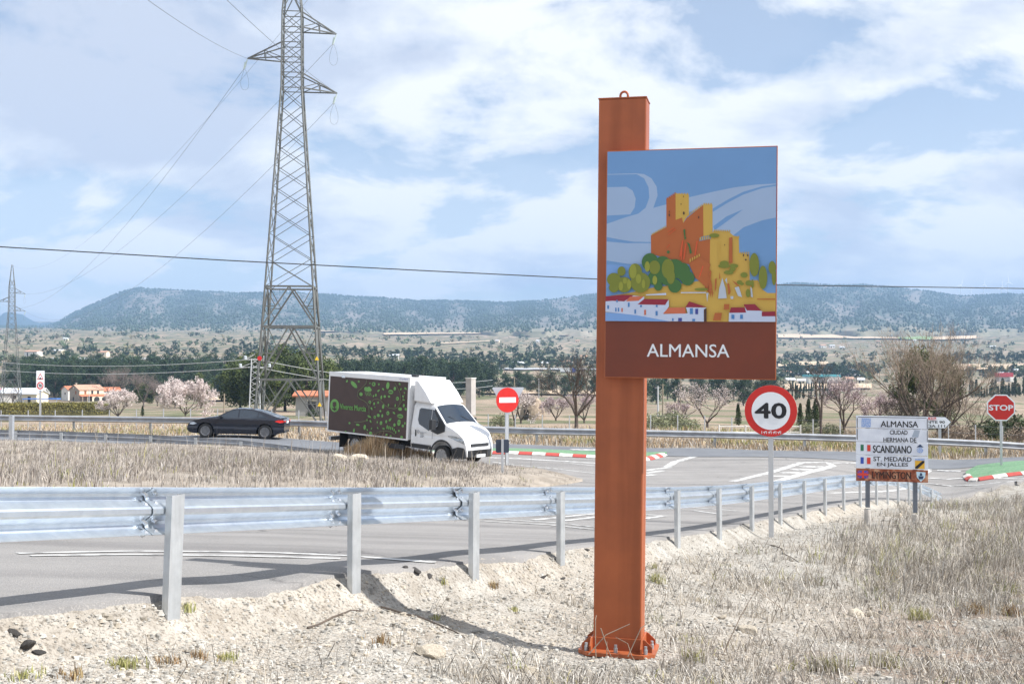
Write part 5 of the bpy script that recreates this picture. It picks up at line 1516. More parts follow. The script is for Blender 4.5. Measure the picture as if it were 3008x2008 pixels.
# ------------------------------------------------------------------ mountains
RIDGE = np.array([(-900, 740), (-300, 735), (-60, 728), (0, 748), (100, 748), (130, 741), (170, 717), (230, 691), (280, 668), (320, 660), (380, 664), (450, 668), (540, 672), (600, 671), (650, 668), (700, 674), (760, 675), (800, 680), (880, 683), (960, 690), (1020, 689), (1100, 692), (1160, 694), (1230, 690), (1290, 684), (1345, 676), (1400, 672), (1600, 662), (1790, 653), (1820, 649.5), (1870, 651), (1900, 655), (1950, 654), (1990, 653.5), (2020, 657), (2060, 660), (2100, 665), (2140, 669), (2180, 676), (2210, 680), (2260, 676), (2349, 674), (2600, 668), (3250, 690)])
def hill_pt(x, v):
    """v 0 at the foot, 1 on the ridge; returns X, Y, Z arrays"""
    yr = np.interp(x, RIDGE[:, 0], RIDGE[:, 1]) + 1.6 * fbm(x * .035, x * 0 + 3.3, 4, 90)
    yb = 764 + 6 * fbm(x * .004, x * 0 + 9.1, 3, 91)
    d = 2300 + 2500 * v + 900 * fbm(x * .006, v * 1.3 + 5, 3, 92) * (1 - v)
    sh = np.clip(v, 0, 1)
    y = yb + (yr - yb) * (sh ** .85) + 22 * fbm(x * .02, v * 2.5, 5, 93) * np.sin(np.pi * sh) * np.clip((yb - yr) / 60, .1, 1.2)
    xs_ = x * K; ys_ = y * K
    rx = (xs_ - CX) / FPX; ry = -(ys_ - CY) / FPX
    c, s = math.cos(PITCH), math.sin(PITCH)
    b = c - s * ry; zz = s + c * ry
    return rx / b * d, d, zz / b * d
hx = np.linspace(-850, 3200, 620); hv = np.concatenate([np.linspace(0, 1, 60)])
HX, HV = np.meshgrid(hx, hv)
X_, Y_, Z_ = hill_pt(HX, HV)
back = np.stack([X_[-1] * 1.12, Y_[-1] * 1.12, Z_[-1] * .55], -1)
V = np.concatenate([np.stack([X_, Y_, Z_], -1), back[None]], 0)
V[0, :, 2] -= 30
nA = fbm(HX * .02, HV * 4, 5, 95); nB = fbm(HX * .11, HV * 22, 3, 96)
scr = np.array(rgb(74, 86, 78)); rock = np.array(rgb(126, 121, 116)); wood = np.array(rgb(54, 68, 60))
k1_ = sstep(.05, .24, nA + nB * .9)[..., None]; k2_ = sstep(.0, .2, -nA)[..., None]
hc = scr * (1 - k1_) + rock * k1_; hc = hc * (1 - k2_ * .8) + wood * k2_ * .8
foot = sstep(.22, .02, HV)[..., None] if False else (1 - sstep(.02, .2, HV))[..., None]
hc = hc * (1 - foot * .5) + np.array(rgb(170, 158, 132)) * foot * .5
hc = np.concatenate([hc, hc[-1:]], 0)
m_hill = mat('hillside', (.2, .2, .15), .95, attr='Col', c2=(.62, .66, .62), scale=.02, detail=8, lo=.42, hi=.6)
me = np_mesh('mountain_ridge', V.reshape(-1, 3), grid_faces(*V.shape[:2]), smooth=True, attrs={'Col': hc.reshape(-1, 3)})
tag(link('mountain_ridge', me, m_hill), kind='structure')
# the far butte at the left edge
bx = np.array([(-160, 752), (-60, 742), (0, 725), (8, 718), (14, 715.5), (30, 716), (36, 719), (52, 721), (62, 728), (78, 737), (92, 741), (112, 738), (126, 742), (150, 750), (180, 756)])
qx = np.linspace(-160, 180, 160); qy = np.interp(qx, bx[:, 0], bx[:, 1]) + 1.2 * fbm(qx * .25, qx * 0, 3, 98)
rows = []
for v, d in ((0, 5600), (.35, 5900), (.7, 6250), (1, 6600)):
    y = 758 + (qy - 758) * v
    rows.append(np.array([P(a, b, d) for a, b in zip(qx, y)]))
rows.append(rows[-1] * np.array([1.1, 1.1, .3]))
V = np.array(rows)
me = np_mesh('distant_butte', V.reshape(-1, 3), grid_faces(*V.shape[:2]), smooth=True)
tag(link('distant_butte', me, mat('butte_woodland', rgb(64, 80, 74), .95, c2=rgb(48, 62, 58), scale=.03, detail=6)), kind='structure')

# small trees too far off to be told apart
def octa(pos, sx, sz, cols):
    n = len(pos)
    base = np.array([(1, 0, .35), (0, 1, .35), (-1, 0, .35), (0, -1, .35), (0, 0, 1), (.0, 0, 0)], float)
    jit = 1 + .5 * (RNG.random((n, 6, 3)) - .5)
    rot = RNG.random(n) * 6.28
    c, s = np.cos(rot)[:, None], np.sin(rot)[:, None]
    b = base[None] * jit
    x = (b[..., 0] * c - b[..., 1] * s) * sx[:, None]; y = (b[..., 0] * s + b[..., 1] * c) * sx[:, None]; z = b[..., 2] * sz[:, None]
    V = np.stack([x, y, z], -1) + pos[:, None, :]
    F = np.array([(0, 1, 4), (1, 2, 4), (2, 3, 4), (3, 0, 4), (1, 0, 5), (2, 1, 5), (3, 2, 5), (0, 3, 5)])
    F = (F[None] + (np.arange(n) * 6)[:, None, None]).reshape(-1, 3)
    return V.reshape(-1, 3), F, np.repeat(cols, 6, 0)
m_far_leaf = mat('far_foliage', (.06, .08, .05), .9, attr='Col')
n = 40000
sx_ = RNG.uniform(-250, 2600, n); sv = RNG.random(n) ** .8
den = .5 + 1.8 * fbm(sx_ * .02, sv * 4, 4, 95) * -1 + .35 * (sv > .985)
keep = RNG.random(n) < np.clip(den + .1, .12, 1); sx_, sv = sx_[keep], sv[keep]
sv[: len(sv) // 14] = .995
X_, Y_, Z_ = hill_pt(sx_, sv)
pos = np.stack([X_, Y_, Z_ - .6], -1); nn = len(pos)
hh = RNG.uniform(4, 8.5, nn)
colr = np.array(rgb(72, 88, 70)) * RNG.uniform(.65, 1.15, (nn, 1)) * np.array([1, 1, 1.0])
v, f, c = octa(pos, hh * .5, hh, colr)
tag(link('hillside_trees', np_mesh('hillside_trees', v, f, False, {'Col': c}), m_far_leaf), 'scattered dark trees dotting the blue mountain slopes', 'woodland', kind='stuff')
# bushes and trees over the plain
n = 6500
px = RNG.uniform(-150, 2500, n); pd = np.exp(RNG.uniform(math.log(700), math.log(2900), n))
pu = (px * K - CX) / FPX
mk = fbm(px * .02, np.log(pd) * 9, 4, 120) + .05 * (pd > 1200)
keep = mk > RNG.uniform(.0, .16, n); pu, pd, px = pu[keep], pd[keep], px[keep]
X_ = pu * pd; Z_ = ground_z(X_, pd); nn = len(pd)
hh = np.where(RNG.random(nn) < .35, RNG.uniform(3.5, 7, nn), RNG.uniform(1.2, 2.6, nn))
colr = np.where(RNG.random((nn, 1)) < .2, np.array([rgb(140, 132, 100)]), np.array([rgb(84, 98, 66)])) * RNG.uniform(.6, 1.2, (nn, 1))
kk = 16
q_ = RNG.normal(size=(nn, kk, 3)); q_ /= np.linalg.norm(q_, axis=2, keepdims=True); q_ *= RNG.random((nn, kk, 1)) ** .4
cen = np.stack([X_, pd, Z_ + hh * .45], -1)[:, None, :] + q_ * np.stack([hh * .62, hh * .62, hh * .5], -1)[:, None, :]
a_ = RNG.normal(size=(nn, kk, 3)); b_ = RNG.normal(size=(nn, kk, 3)); a_ /= np.linalg.norm(a_, axis=2, keepdims=True); b_ /= np.linalg.norm(b_, axis=2, keepdims=True); ls = (hh * .36)[:, None, None]
v = np.stack([cen + a_ * ls, cen + b_ * ls, cen - (a_ + b_) * .6 * ls], 2).reshape(-1, 3); f = np.arange(len(v)).reshape(-1, 3); c = np.repeat(colr, kk * 3, 0)
tag(link('plain_scrub', np_mesh('plain_scrub', v, f, False, {'Col': c}), m_far_leaf), 'low scrub and bushes dotted over the far plain', 'scrub', kind='stuff')
# pale ploughed fields, tracks and the motorway across the plain
m_field = mat('ploughed_field', rgb(206, 186, 160), .95, c2=rgb(190, 168, 142), scale=.02)
m_gfield = mat('green_crop', rgb(140, 170, 120), .95, c2=rgb(128, 156, 108), scale=.03)
m_lane = mat('motorway_surface', rgb(170, 174, 180), .8)
def patch(name, x0, x1, y0a, y0b, y1a, y1b, m, k=18):
    """field seen between two lines of sight"""
    v = []; f = []
    for i in range(k + 1):
        t = i / k; x = x0 + (x1 - x0) * t
        a, b = hit(x, y0a + (y0b - y0a) * t, 55, 6000, 0, 160), hit(x, y1a + (y1b - y1a) * t, 55, 6000, 0, 160)
        for q in range(4):
            s = a.lerp(b, q / 3); zz = gz(s.x, s.y) + .25 + s.y * .0011
            v.append((s.x, s.y, zz))
    for i in range(k):
        for q in range(3): f.append((i * 4 + q, (i + 1) * 4 + q, (i + 1) * 4 + q + 1, i * 4 + q + 1))
    me = bpy.data.meshes.new(name); me.from_pydata(v, [], f); me.update()
    return tag(link(name, me, m), kind='structure')
patch('field', 720, 985, 763, 760, 761, 757.5, m_field); patch('field', 880, 1180, 770, 766.5, 766, 764.5, m_field); patch('field', 1195, 1370, 773, 770, 770, 767.5, m_field)
patch('field', 1785, 2070, 777, 779, 769, 769, m_field); patch('field', 2060, 2140, 780, 782, 773, 775, m_gfield); patch('field', 2140, 2240, 782, 779, 775, 772, m_field)
patch('field', 1785, 1900, 843, 839, 833, 832, m_field); patch('field', 2170, 2400, 850, 850, 838, 838, m_field); patch('field', 1800, 2000, 897, 893, 884, 882, m_field)
patch('motorway', 740, 1370, 849, 851, 846.5, 847.5, m_lane); patch('motorway', 1370, 2000, 851, 864, 847.5, 861, m_lane); patch('motorway', 100, 640, 826, 827, 824, 825, m_lane)
patch('field', 1100, 1370, 905, 908, 897, 899, m_field); patch('field', 480, 620, 921, 921, 912, 911, m_field)
patch('track', 1005, 1150, 791, 783.5, 789.5, 782.5, m_field)

# ------------------------------------------------------------------ buildings
m_stone = mat('stone_wall', rgb(178, 166, 150), .9, c2=rgb(150, 140, 126), scale=1.2, detail=6)
m_cream = mat('render_cream', rgb(226, 216, 190), .85); m_limew = mat('whitewash', rgb(234, 232, 226), .85, c2=rgb(214, 210, 202), scale=.8)
m_tile = mat('roof_tiles_orange', rgb(196, 126, 94), .85, c2=rgb(172, 104, 76), scale=2.5, detail=5)
m_tile2 = mat('roof_tiles_pale', rgb(196, 158, 136), .85, c2=rgb(176, 136, 114), scale=2.5, detail=5)
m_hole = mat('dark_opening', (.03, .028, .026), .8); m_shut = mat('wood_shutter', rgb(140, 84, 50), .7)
def roof_gable(root, x0, x1, y0, y1, ze, zr, m, axis='x', ov=.4):
    mb = MB(); t = .18
    if axis == 'x':
        ym = (y0 + y1) / 2
        for s0, y in ((1, y0 - ov), (-1, y1 + ov)):
            zo_ = ze - ov * (zr - ze) / ((y1 - y0) / 2)
            mb.add([(x0 - ov, y, zo_), (x1 + ov, y, zo_), (x1 + ov, ym, zr), (x0 - ov, ym, zr), (x0 - ov, y, zo_ + t), (x1 + ov, y, zo_ + t), (x1 + ov, ym, zr + t), (x0 - ov, ym, zr + t)],
                   [(0, 1, 2, 3), (4, 7, 6, 5), (0, 4, 5, 1), (1, 5, 6, 2), (0, 3, 7, 4), (3, 2, 6, 7)])
    return mb.build('roof', m, root)
def gable_walls(root, x0, x1, y0, y1, ze, zr, m, z0=-.5):
    mb = MB(); ym = (y0 + y1) / 2
    v = [(x0, y0, z0), (x0, y1, z0), (x0, y1, ze), (x0, ym, zr), (x0, y0, ze), (x1, y0, z0), (x1, y1, z0), (x1, y1, ze), (x1, ym, zr), (x1, y0, ze)]
    mb.add(v, [(0, 1, 2, 3, 4), (9, 8, 7, 6, 5), (0, 4, 9, 5), (1, 6, 7, 2), (4, 3, 8, 9), (3, 2, 7, 8)])
    return mb.build('wall', m, root)
def opening(root, name, face, a0, a1, z0, z1, pos, m, frame=None):
    """window or door box proud of a wall; face 'x' at x=pos or 'y' at y=pos"""
    mb = MB()
    if face == 'y': mb.box(a0, a1, pos - .03, pos + .05, z0, z1)
    else: mb.box(pos - .05, pos + .03, a0, a1, z0, z1)
    o = mb.build(name, m, root)
    f = MB(); e = .12
    if face == 'y':
        f.box(a0 - e, a1 + e, pos - .06, pos + .04, z0 - e, z0); f.box(a0 - e, a1 + e, pos - .05, pos + .04, z1, z1 + e)
    else:
        f.box(pos - .06, pos + .04, a0 - e, a1 + e, z0 - e, z0); f.box(pos - .05, pos + .04, a0 - e, a1 + e, z1, z1 + e)
    f.build('sill', frame or m_cream, o)
    return o
dH = 378.0
hc_ = on(183, dH)
# local x runs along the sunlit long side (to the right and away), local y along the gable end
hs = empty('stone_house', hc_, (0, 0, R(40)), 'two storey stone farmhouse with pale tiled roof and arched porch', 'house')
gable_walls(hs, 0, 9.6, 0, 11.2, 4.7, 6.6, m_stone); roof_gable(hs, 0, 9.6, 0, 11.2, 4.7, 6.6, m_tile2)
fa = MB(); fa.box(.0, 9.6, -.12, -.02, 2.7, 4.6); fa.build('upper_facade', m_cream, hs)
for a in (1.9, 4.6, 6.9): opening(hs, 'window', 'y', a, a + .8, 2.9, 4.3, -.14, m_hole if a > 2 else m_shut)
opening(hs, 'window', 'x', 3.4, 4.7, 2.8, 4.2, -.02, m_shut, m_stone); opening(hs, 'door', 'x', 6.2, 7.4, -.2, 1.6, -.02, m_hole, m_stone)
MB().lathe([(.0, 0), (.45, .08), (.5, .16)], 14, 'x', c=(-.4, 5.9, 5.4)).build('satellite_dish', m_limew, hs)
ch_ = MB(); ch_.box(.3, .9, 5.2, 5.8, 6.2, 7.5); ch_.build('chimney', m_stone, hs)
pr = MB(); pr.add([(-.4, -2.6, 2.0), (11.6, -2.6, 2.0), (11.6, -.13, 2.75), (-.4, -.13, 2.75), (-.4, -2.6, 2.15), (11.6, -2.6, 2.15), (11.6, -.13, 2.9), (-.4, -.13, 2.9)], [(0, 3, 2, 1), (4, 5, 6, 7), (0, 1, 5, 4), (1, 2, 6, 5), (3, 0, 4, 7)]); pr.build('porch_roof', m_tile, hs)
pw = MB(); pw.box(4.2, 11.4, -2.45, -2.25, -.4, 2.05); pw.build('porch_wall', m_cream, hs)
for a in (4.9, 8.0):
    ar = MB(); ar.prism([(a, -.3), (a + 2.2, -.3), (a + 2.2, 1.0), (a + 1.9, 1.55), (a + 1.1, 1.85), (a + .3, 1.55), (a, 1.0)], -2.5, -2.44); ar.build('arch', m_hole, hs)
for a in (.3, 2.2): 
    pp = MB(); pp.box(a, a + .3, -2.45, -2.2, -.4, 2.05); pp.build('porch_post', m_stone, hs)
hs.scale = (.84, .84, .80)
an = empty('house_annex', on(165, 392), (0, 0, R(40)), 'white annex with orange roof on the left of the stone house', 'house')
an.location = on(157, 390)
an.scale = (.84, .84, .80)
gable_walls(an, 0, 8, 0, 8, 4.6, 6.0, m_limew); roof_gable(an, 0, 8, 0, 8, 4.6, 6.0, m_tile)
opening(an, 'window', 'x', 3, 4, 2.4, 3.4, -.02, m_hole)
an2 = empty('house_annex', on(236, 396), (0, 0, R(40)), 'low white wing with orange roof at the right end of the stone house', 'house')
an2.scale = (.84, .84, .80)
gable_walls(an2, 0, 8, 0, 7, 3.9, 5.3, m_limew); roof_gable(an2, 0, 8, 0, 7, 3.9, 5.3, m_tile); opening(an2, 'window', 'y', 4, 5, 2.2, 3.2, -.03, m_hole)
def simple_house(name, x, d, w, dp, h, rise, rot, wm, rm, label, cat='house', group=None, holes=2):
    o = empty(name, on(x, d), (0, 0, R(rot)), label, cat, group)
    gable_walls(o, -w / 2, w / 2, 0, dp, h, h + rise, wm); roof_gable(o, -w / 2, w / 2, 0, dp, h, h + rise, rm)
    for i in range(holes):
        a = -w / 2 + w * (i + .5) / holes - .5
        opening(o, 'window' if i else 'door', 'y', a, a + 1.0, 0 if i == 0 else h * .45, h * .75, -.03, m_hole)
    return o
m_sheet = mat('metal_roof_white', rgb(226, 230, 236), .5, .2); m_teal = mat('teal_fascia', rgb(90, 176, 188), .6); m_greyw = mat('grey_render', rgb(168, 166, 162), .9, c2=rgb(150, 148, 146), scale=.6)
simple_house('white_shed', 34, 352, 16, 8, 3.2, 1.3, 8, m_limew, m_sheet, 'long low white shed behind the left pylon', 'shed', holes=3)
simple_house('white_shed', 68, 350, 5, 6, 3.0, 1.0, -12, m_cream, m_sheet, 'small cream gabled shed right of the long white shed', 'shed', holes=1)
simple_house('field_hut', 716, 150, 4.3, 4, 2.6, .5, 0, m_greyw, m_tile, 'grey hut with low orange roof seen through the pylon legs', 'hut', holes=1)
bo = empty('blue_canopy', on(92, 330), (0, 0, R(2)), 'low bright blue canopy beside the farmhouse', 'canopy')
MB().box(-5, 5, 0, 3, 1.5, 1.75).build('roof', mat('blue_sheet', rgb(80, 130, 210), .5), bo)
for a in (-4.8, 0, 4.6): MB().box(a, a + .2, .1, .3, -.3, 1.5).build('post', m_alu, bo)
# stone beehive hut
sh_ = empty('stone_hut', on(1222, 118), (0, 0, 0), 'round dry stone beehive hut behind the far barrier', 'hut')
MB().lathe([(1.32, -.5), (1.34, .3), (1.28, .9), (1.1, 1.5), (.8, 2.0), (.4, 2.35), (0, 2.45)], 22).build('dome', mat('dry_stone', rgb(176, 158, 138), .95, c2=rgb(128, 114, 100), scale=3.5, detail=4, bump=1.0, bscale=6), sh_)
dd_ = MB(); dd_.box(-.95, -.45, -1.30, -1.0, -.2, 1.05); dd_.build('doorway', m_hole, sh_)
tot = empty('concrete_tower', on(1080, 160), (0, 0, R(-38)), 'plain square concrete tower, one face grey and one face white, behind the lorry', 'tower')
MB().box(-.5, .5, -.5, .5, -.5, P(1080, 868, 160).z - on(1080, 160).z).build('shaft', mat('tower_concrete', rgb(186, 180, 176), .85, c2=rgb(170, 164, 160), scale=1), tot)
MB().box(-.56, .56, -.56, .56, P(1080, 868, 160).z - on(1080, 160).z, P(1080, 866, 160).z - on(1080, 160).z).build('cap', m_limew, tot)
# far sheds and houses
wh = empty('warehouse', on(1891, 690), (0, 0, 0), 'white warehouse with teal roof edge on the far plain', 'warehouse')
MB().box(-9.6, -4.5, 0, 14, -1, 4.6).build('wall', m_limew, wh); MB().box(-4.5, .3, 1, 14, -1, 4.2).build('wall', m_greyw, wh); MB().box(.3, 9.6, 0, 14, -1, 4.6).build('wall', m_limew, wh)
MB().box(-9.8, 9.8, -.2, 14.2, 4.6, 6.0).build('roof', m_teal, wh)
for a in (-8, 3, 6.5): opening(wh, 'door', 'y', a, a + 1.6, 0, 3, -.05, m_greyw)
k_ = 0
FH = [(1815, 700, 9, 'cream'), (1838, 680, 7, 'cream'), (1806, 860, 10, 'white'), (1832, 880, 8, 'white'), (1858, 850, 7, 'cream'), (1950, 720, 7, 'cream'), (1975, 700, 6, 'cream'), (1960, 900, 9, 'cream'), (1890, 1650, 14, 'white'), (1910, 1640, 12, 'white'), (1932, 1600, 10, 'white'), (2015, 1900, 12, 'cream'), (2050, 2600, 14, 'white'), (2034, 2610, 16, 'white'),
      (1300, 900, 12, 'white'), (1180, 880, 9, 'white'), (1195, 860, 8, 'cream'), (1340, 1100, 11, 'cream'), (1250, 880, 8, 'cream'), (905, 920, 12, 'white'), (230, 900, 16, 'cream'), (130, 930, 14, 'cream'), (150, 1450, 9, 'cream'), (70, 900, 18, 'white'), (1140, 1700, 9, 'cream'), (1235, 1750, 9, 'white'), (1325, 1800, 10, 'cream'), (2310, 800, 15, 'cream'), (2330, 900, 9, 'white'), (2228, 1000, 7, 'white'), (2100, 2000, 10, 'cream'), (2278, 1600, 12, 'cream')]
for x, d, w, cn in FH:
    k_ += 1
    side = 'left of the orange pillar' if x < 1370 else 'right of the picture panel'
    w *= .62
    simple_house('farmhouse', x, d, w, w * .7, 2.6 + (w > 7) * 1.0, .9, RNG.uniform(-25, 25), m_limew if cn == 'white' else m_cream, m_tile2 if k_ % 3 == 0 else m_sheet, 'tiny %s farm building far out on the plain %s' % (cn, side), 'house', 'tiny %s farm buildings %s' % (cn, side))
lo = empty('lorry', on(1306, 770), (0, 0, 0), 'tiny lorry with white trailer and blue cab on the far motorway', 'lorry')
MB().box(-6.2, 1.5, -1.2, 1.2, 1.0, 3.9).build('trailer', m_white, lo, bevel=.05); MB().box(1.9, 4.2, -1.2, 1.2, .8, 3.6).build('cab', mat('cab_blue', rgb(50, 90, 180), .4), lo, bevel=.2)
MB().box(-6, 4, -.9, .9, .4, 1.0).build('chassis', m_plastic, lo)
hb = empty('billboard', on(2308, 740), (0, 0, R(8)), 'red shed roof with a white gable end far right above the stop sign', 'shed')
MB().box(-5, 4.5, 0, 5, -1, 3.2).build('wall', m_greyw, hb); MB().box(-5.2, 4.7, -.3, 5.2, 3.2, 6.0).build('roof', mat('red_sheet', rgb(170, 60, 70), .7), hb); MB().box(1.6, 4.9, -1.6, -.5, -2, 3.0).build('gable_end', m_limew, hb, bevel=.3)
# wind turbines on the skyline
m_turb = mat('turbine_white', rgb(238, 240, 244), .5)
for i, (x, yb_, yh_, d, ro) in enumerate(((2204, 680, 654, 5300, 20), (2257, 681, 652, 5400, 8), (2297.5, 683, 658, 5000, 2), (2312, 680, 646, 5200, -4), (2226, 683, 664, 6400, 40), (2356, 681, 652, 5300, 60))):
    a, b = P(x, yb_ + 6, d), P(x, yh_, d)
    o = empty('wind_turbine', a, (0, 0, R(25)), 'white wind turbine on the right skyline, %s' % ('leftmost of the row', 'third from the left', 'tallest tower with an upright blade', 'just right of the upright bladed one', 'half hidden behind the ridge', 'cut by the right edge')[i], 'wind turbine', 'wind turbines')
    H = (b - a).z
    MB().tube([(0, 0, 0), (0, 0, H)], [2.6, 1.5], 10).build('tower', m_turb, o)
    MB().box(-1.8, 1.8, -4.5, 3, H - 1.5, H + 2).build('nacelle', m_turb, o, bevel=.4)
    for k in range(3):
        an_ = R(ro + 120 * k); u = Vector((math.sin(an_), 0, math.cos(an_))); w_ = Vector((math.cos(an_), 0, -math.sin(an_)))
        L = 34; c0 = Vector((0, -5.2, H))
        mb = MB(); ps = []
        for t, ww in ((0, 1.0), (.2, 2.0), (1, .5)):
            for s, yy in ((-1, 0), (1, 0), (0, .6)): ps.append(c0 + u * (L * t) + w_ * (ww * s) + Vector((0, yy, 0)))
        mb.add(ps, [(0, 1, 4, 3), (1, 2, 5, 4), (2, 0, 3, 5), (3, 4, 7, 6), (4, 5, 8, 7), (5, 3, 6, 8), (6, 7, 8), (0, 2, 1)]); mb.build('blade', m_turb, o)
# wire fence in the field behind the far barrier
fe_ = empty('wire_fence', on(1200, 61), (0, 0, 0), 'low wire fence with thin posts in the field behind the far barrier', 'fence')
fv = fe_.location.copy(); tops = []
for x in range(-120, 2480, 62):
    d = float(np.interp(x, [-200, 600, 1200, 2500], [64, 63, 60, 58]))
    p = on(x, d); MB().tube([p - fv + Vector((0, 0, -.2)), p - fv + Vector((0, 0, 1.15))], .03, 5).build('post', m_alu, fe_); tops.append(p - fv)
for h in (.35, .7, 1.08):
    MB().tube([p + Vector((0, 0, h)) for p in tops], .008, 4).build('wire', m_wire, fe_)
gt = empty('field_gate', on(1742, 56.0), (0, 0, R(0)), 'low white tubular field gate behind the far barrier either side of the speed limit disc', 'gate')
for z in (.30, .55, .82): MB().tube([(-2.0, 0, z), (2.0, 0, z)], .025, 6).build('rail', m_limew, gt)
for x in (-2.0, -.7, .7, 2.0): MB().tube([(x, 0, -.2), (x, 0, .9)], .035, 6).build('upright', m_limew, gt)
# ------------------------------------------------------------------ trees
def rnd_unit(n):
    v = RNG.normal(size=(n, 3)); return v / np.linalg.norm(v, axis=1, keepdims=True)
def leaf_mesh(name, pos, size, m, up=0.0):
    n = len(pos); a = rnd_unit(n); b = rnd_unit(n)
    if up: a[:, 2] += up; a /= np.linalg.norm(a, axis=1, keepdims=True)
    s = np.broadcast_to(np.asarray(size), (n,))[:, None]
    V = np.stack([pos + a * s, pos + b * s * .7, pos - (a * .6 + b * .5) * s], 1).reshape(-1, 3)
    F = np.arange(3 * n).reshape(-1, 3)
    me = np_mesh(name, V, F); me.materials.append(m)
    return me
def tube_mesh(name, segs, m, n=4):
    """segs: (p0, p1, r0, r1) arrays"""
    P0 = np.array([s[0] for s in segs]); P1 = np.array([s[1] for s in segs]); r0 = np.array([s[2] for s in segs]); r1 = np.array([s[3] for s in segs])
    t = P1 - P0; t /= np.maximum(np.linalg.norm(t, axis=1, keepdims=True), 1e-9)
    ref = np.where(np.abs(t[:, 2:3]) < .9, np.array([[0, 0, 1.0]]), np.array([[1.0, 0, 0]]))
    a = np.cross(t, ref); a /= np.linalg.norm(a, axis=1, keepdims=True); b = np.cross(t, a)
    V = []
    for Pq, rq in ((P0, r0), (P1, r1)):
        for k in range(n):
            an = 2 * math.pi * k / n
            V.append(Pq + (a * math.cos(an) + b * math.sin(an)) * rq[:, None])
    V = np.stack(V, 1); N = len(segs)
    F = np.array([(k, (k + 1) % n, (k + 1) % n + n, k + n) for k in range(n)])
    F = (F[None] + (np.arange(N) * 2 * n)[:, None, None]).reshape(-1, 4)
    me = np_mesh(name, V.reshape(-1, 3), F); me.materials.append(m)
    return me
m_bark = mat('bark_grey', rgb(104, 92, 82), .9, c2=rgb(78, 70, 64), scale=4)
m_twig = mat('bark_pale_twigs', rgb(164, 148, 130), .9, c2=rgb(128, 114, 101), scale=2)
m_twig2 = mat('bark_dark_twigs', rgb(96, 84, 76), .9, c2=rgb(70, 62, 58), scale=2)
m_twig3 = mat('bark_mauve_twigs', rgb(150, 136, 130), .9, c2=rgb(124, 112, 108), scale=2)
m_pine = mat('pine_needles', rgb(64, 84, 50), .85, c2=rgb(36, 52, 34), scale=.55, detail=5, lo=.38, hi=.62)
m_pine2 = mat('pine_needles_yellow', rgb(92, 104, 50), .85, c2=rgb(50, 64, 36), scale=.5, detail=5, lo=.38, hi=.62)
m_cyp = mat('cypress_foliage', rgb(72, 86, 50), .85, c2=rgb(46, 58, 38), scale=1.2)
m_blos = mat('almond_blossom', rgb(228, 218, 213), .8, c2=rgb(206, 190, 187), scale=1.5)
m_blos2 = mat('almond_blossom_pink', rgb(214, 196, 196), .8, c2=rgb(186, 164, 168), scale=1.5)
m_bush = mat('shrub_greygreen', rgb(150, 154, 122), .9, c2=rgb(112, 116, 88), scale=1.5)
m_hedge = mat('hedge_olive', rgb(140, 132, 70), .9, c2=rgb(104, 100, 56), scale=.6)

def pine_meshes(tag_, H, W, n, leaf, m, cl=38, seed=0):
    st = RNG.bit_generator.state
    # clumps fill an uneven rounded crown
    c = []
    while len(c) < cl:
        p = RNG.uniform(-1, 1, 3)
        if np.linalg.norm(p) > 1 or np.linalg.norm(p) < .35: continue
        rad = 1 - .35 * max(0, p[2]) ** 1.5
        c.append((p[0] * W * rad, p[1] * W * rad, H * .50 + p[2] * H * .42))
    c = np.array(c); r = RNG.uniform(.26, .42, cl) * W
    idx = RNG.integers(0, cl, n)
    q = RNG.normal(size=(n, 3)); q /= np.linalg.norm(q, axis=1, keepdims=True); q *= RNG.random((n, 1)) ** .45
    pos = c[idx] + q * r[idx][:, None] * np.array([1, 1, .75])
    pos[:, 2] = np.maximum(pos[:, 2], H * .05)
    crown = leaf_mesh('crown', pos, RNG.uniform(.6, 1.3, n) * leaf, m, up=.6)
    segs = []; top = np.array([0, 0, H * .8]); prev = np.array([0, 0, -.6]); 
    for i in range(6):
        nx = np.array([RNG.normal() * .05 * W, RNG.normal() * .05 * W, H * .8 * (i + 1) / 6]); 
        segs.append((prev, nx, .026 * H * (1 - i / 7), .026 * H * (1 - (i + 1) / 7))); prev = nx
    for k in range(10):
        z = H * RNG.uniform(.25, .6); e = c[RNG.integers(0, cl)]
        segs.append((np.array([0, 0, z]), e, .010 * H, .004 * H))
    trunk = tube_mesh('trunk', segs, m_bark, 6)
    return crown, trunk
def make_tree(name, meshes, loc, rz, s, label, cat, group=None, names=('crown', 'trunk'), sz=None):
    o = empty(name, loc, (0, 0, rz), label, cat, group)
    o.scale = (s, s, sz or s)
    for nme, me in zip(names, meshes):
        c = bpy.data.objects.new(nme, me); COL.objects.link(c); c.parent = o
    return o
PINE = [pine_meshes('a', 10, 3.4, 4200, .24, m_pine), pine_meshes('b', 10, 2.7, 3800, .23, m_pine), pine_meshes('c', 10, 3.9, 4600, .25, m_pine)]
PINEY = [pine_meshes('y', 10, 3.9, 11000, .24, m_pine2, 52), pine_meshes('y2', 10, 3.2, 9000, .23, m_pine2, 46)]
PLOW = [pine_meshes('l', 10, 3.3, 900, .50, m_pine, 20), pine_meshes('l2', 10, 2.7, 800, .48, m_pine, 18), pine_meshes('l3', 10, 4.0, 1000, .52, m_pine, 22)]
FARV, FARN = [], [0]
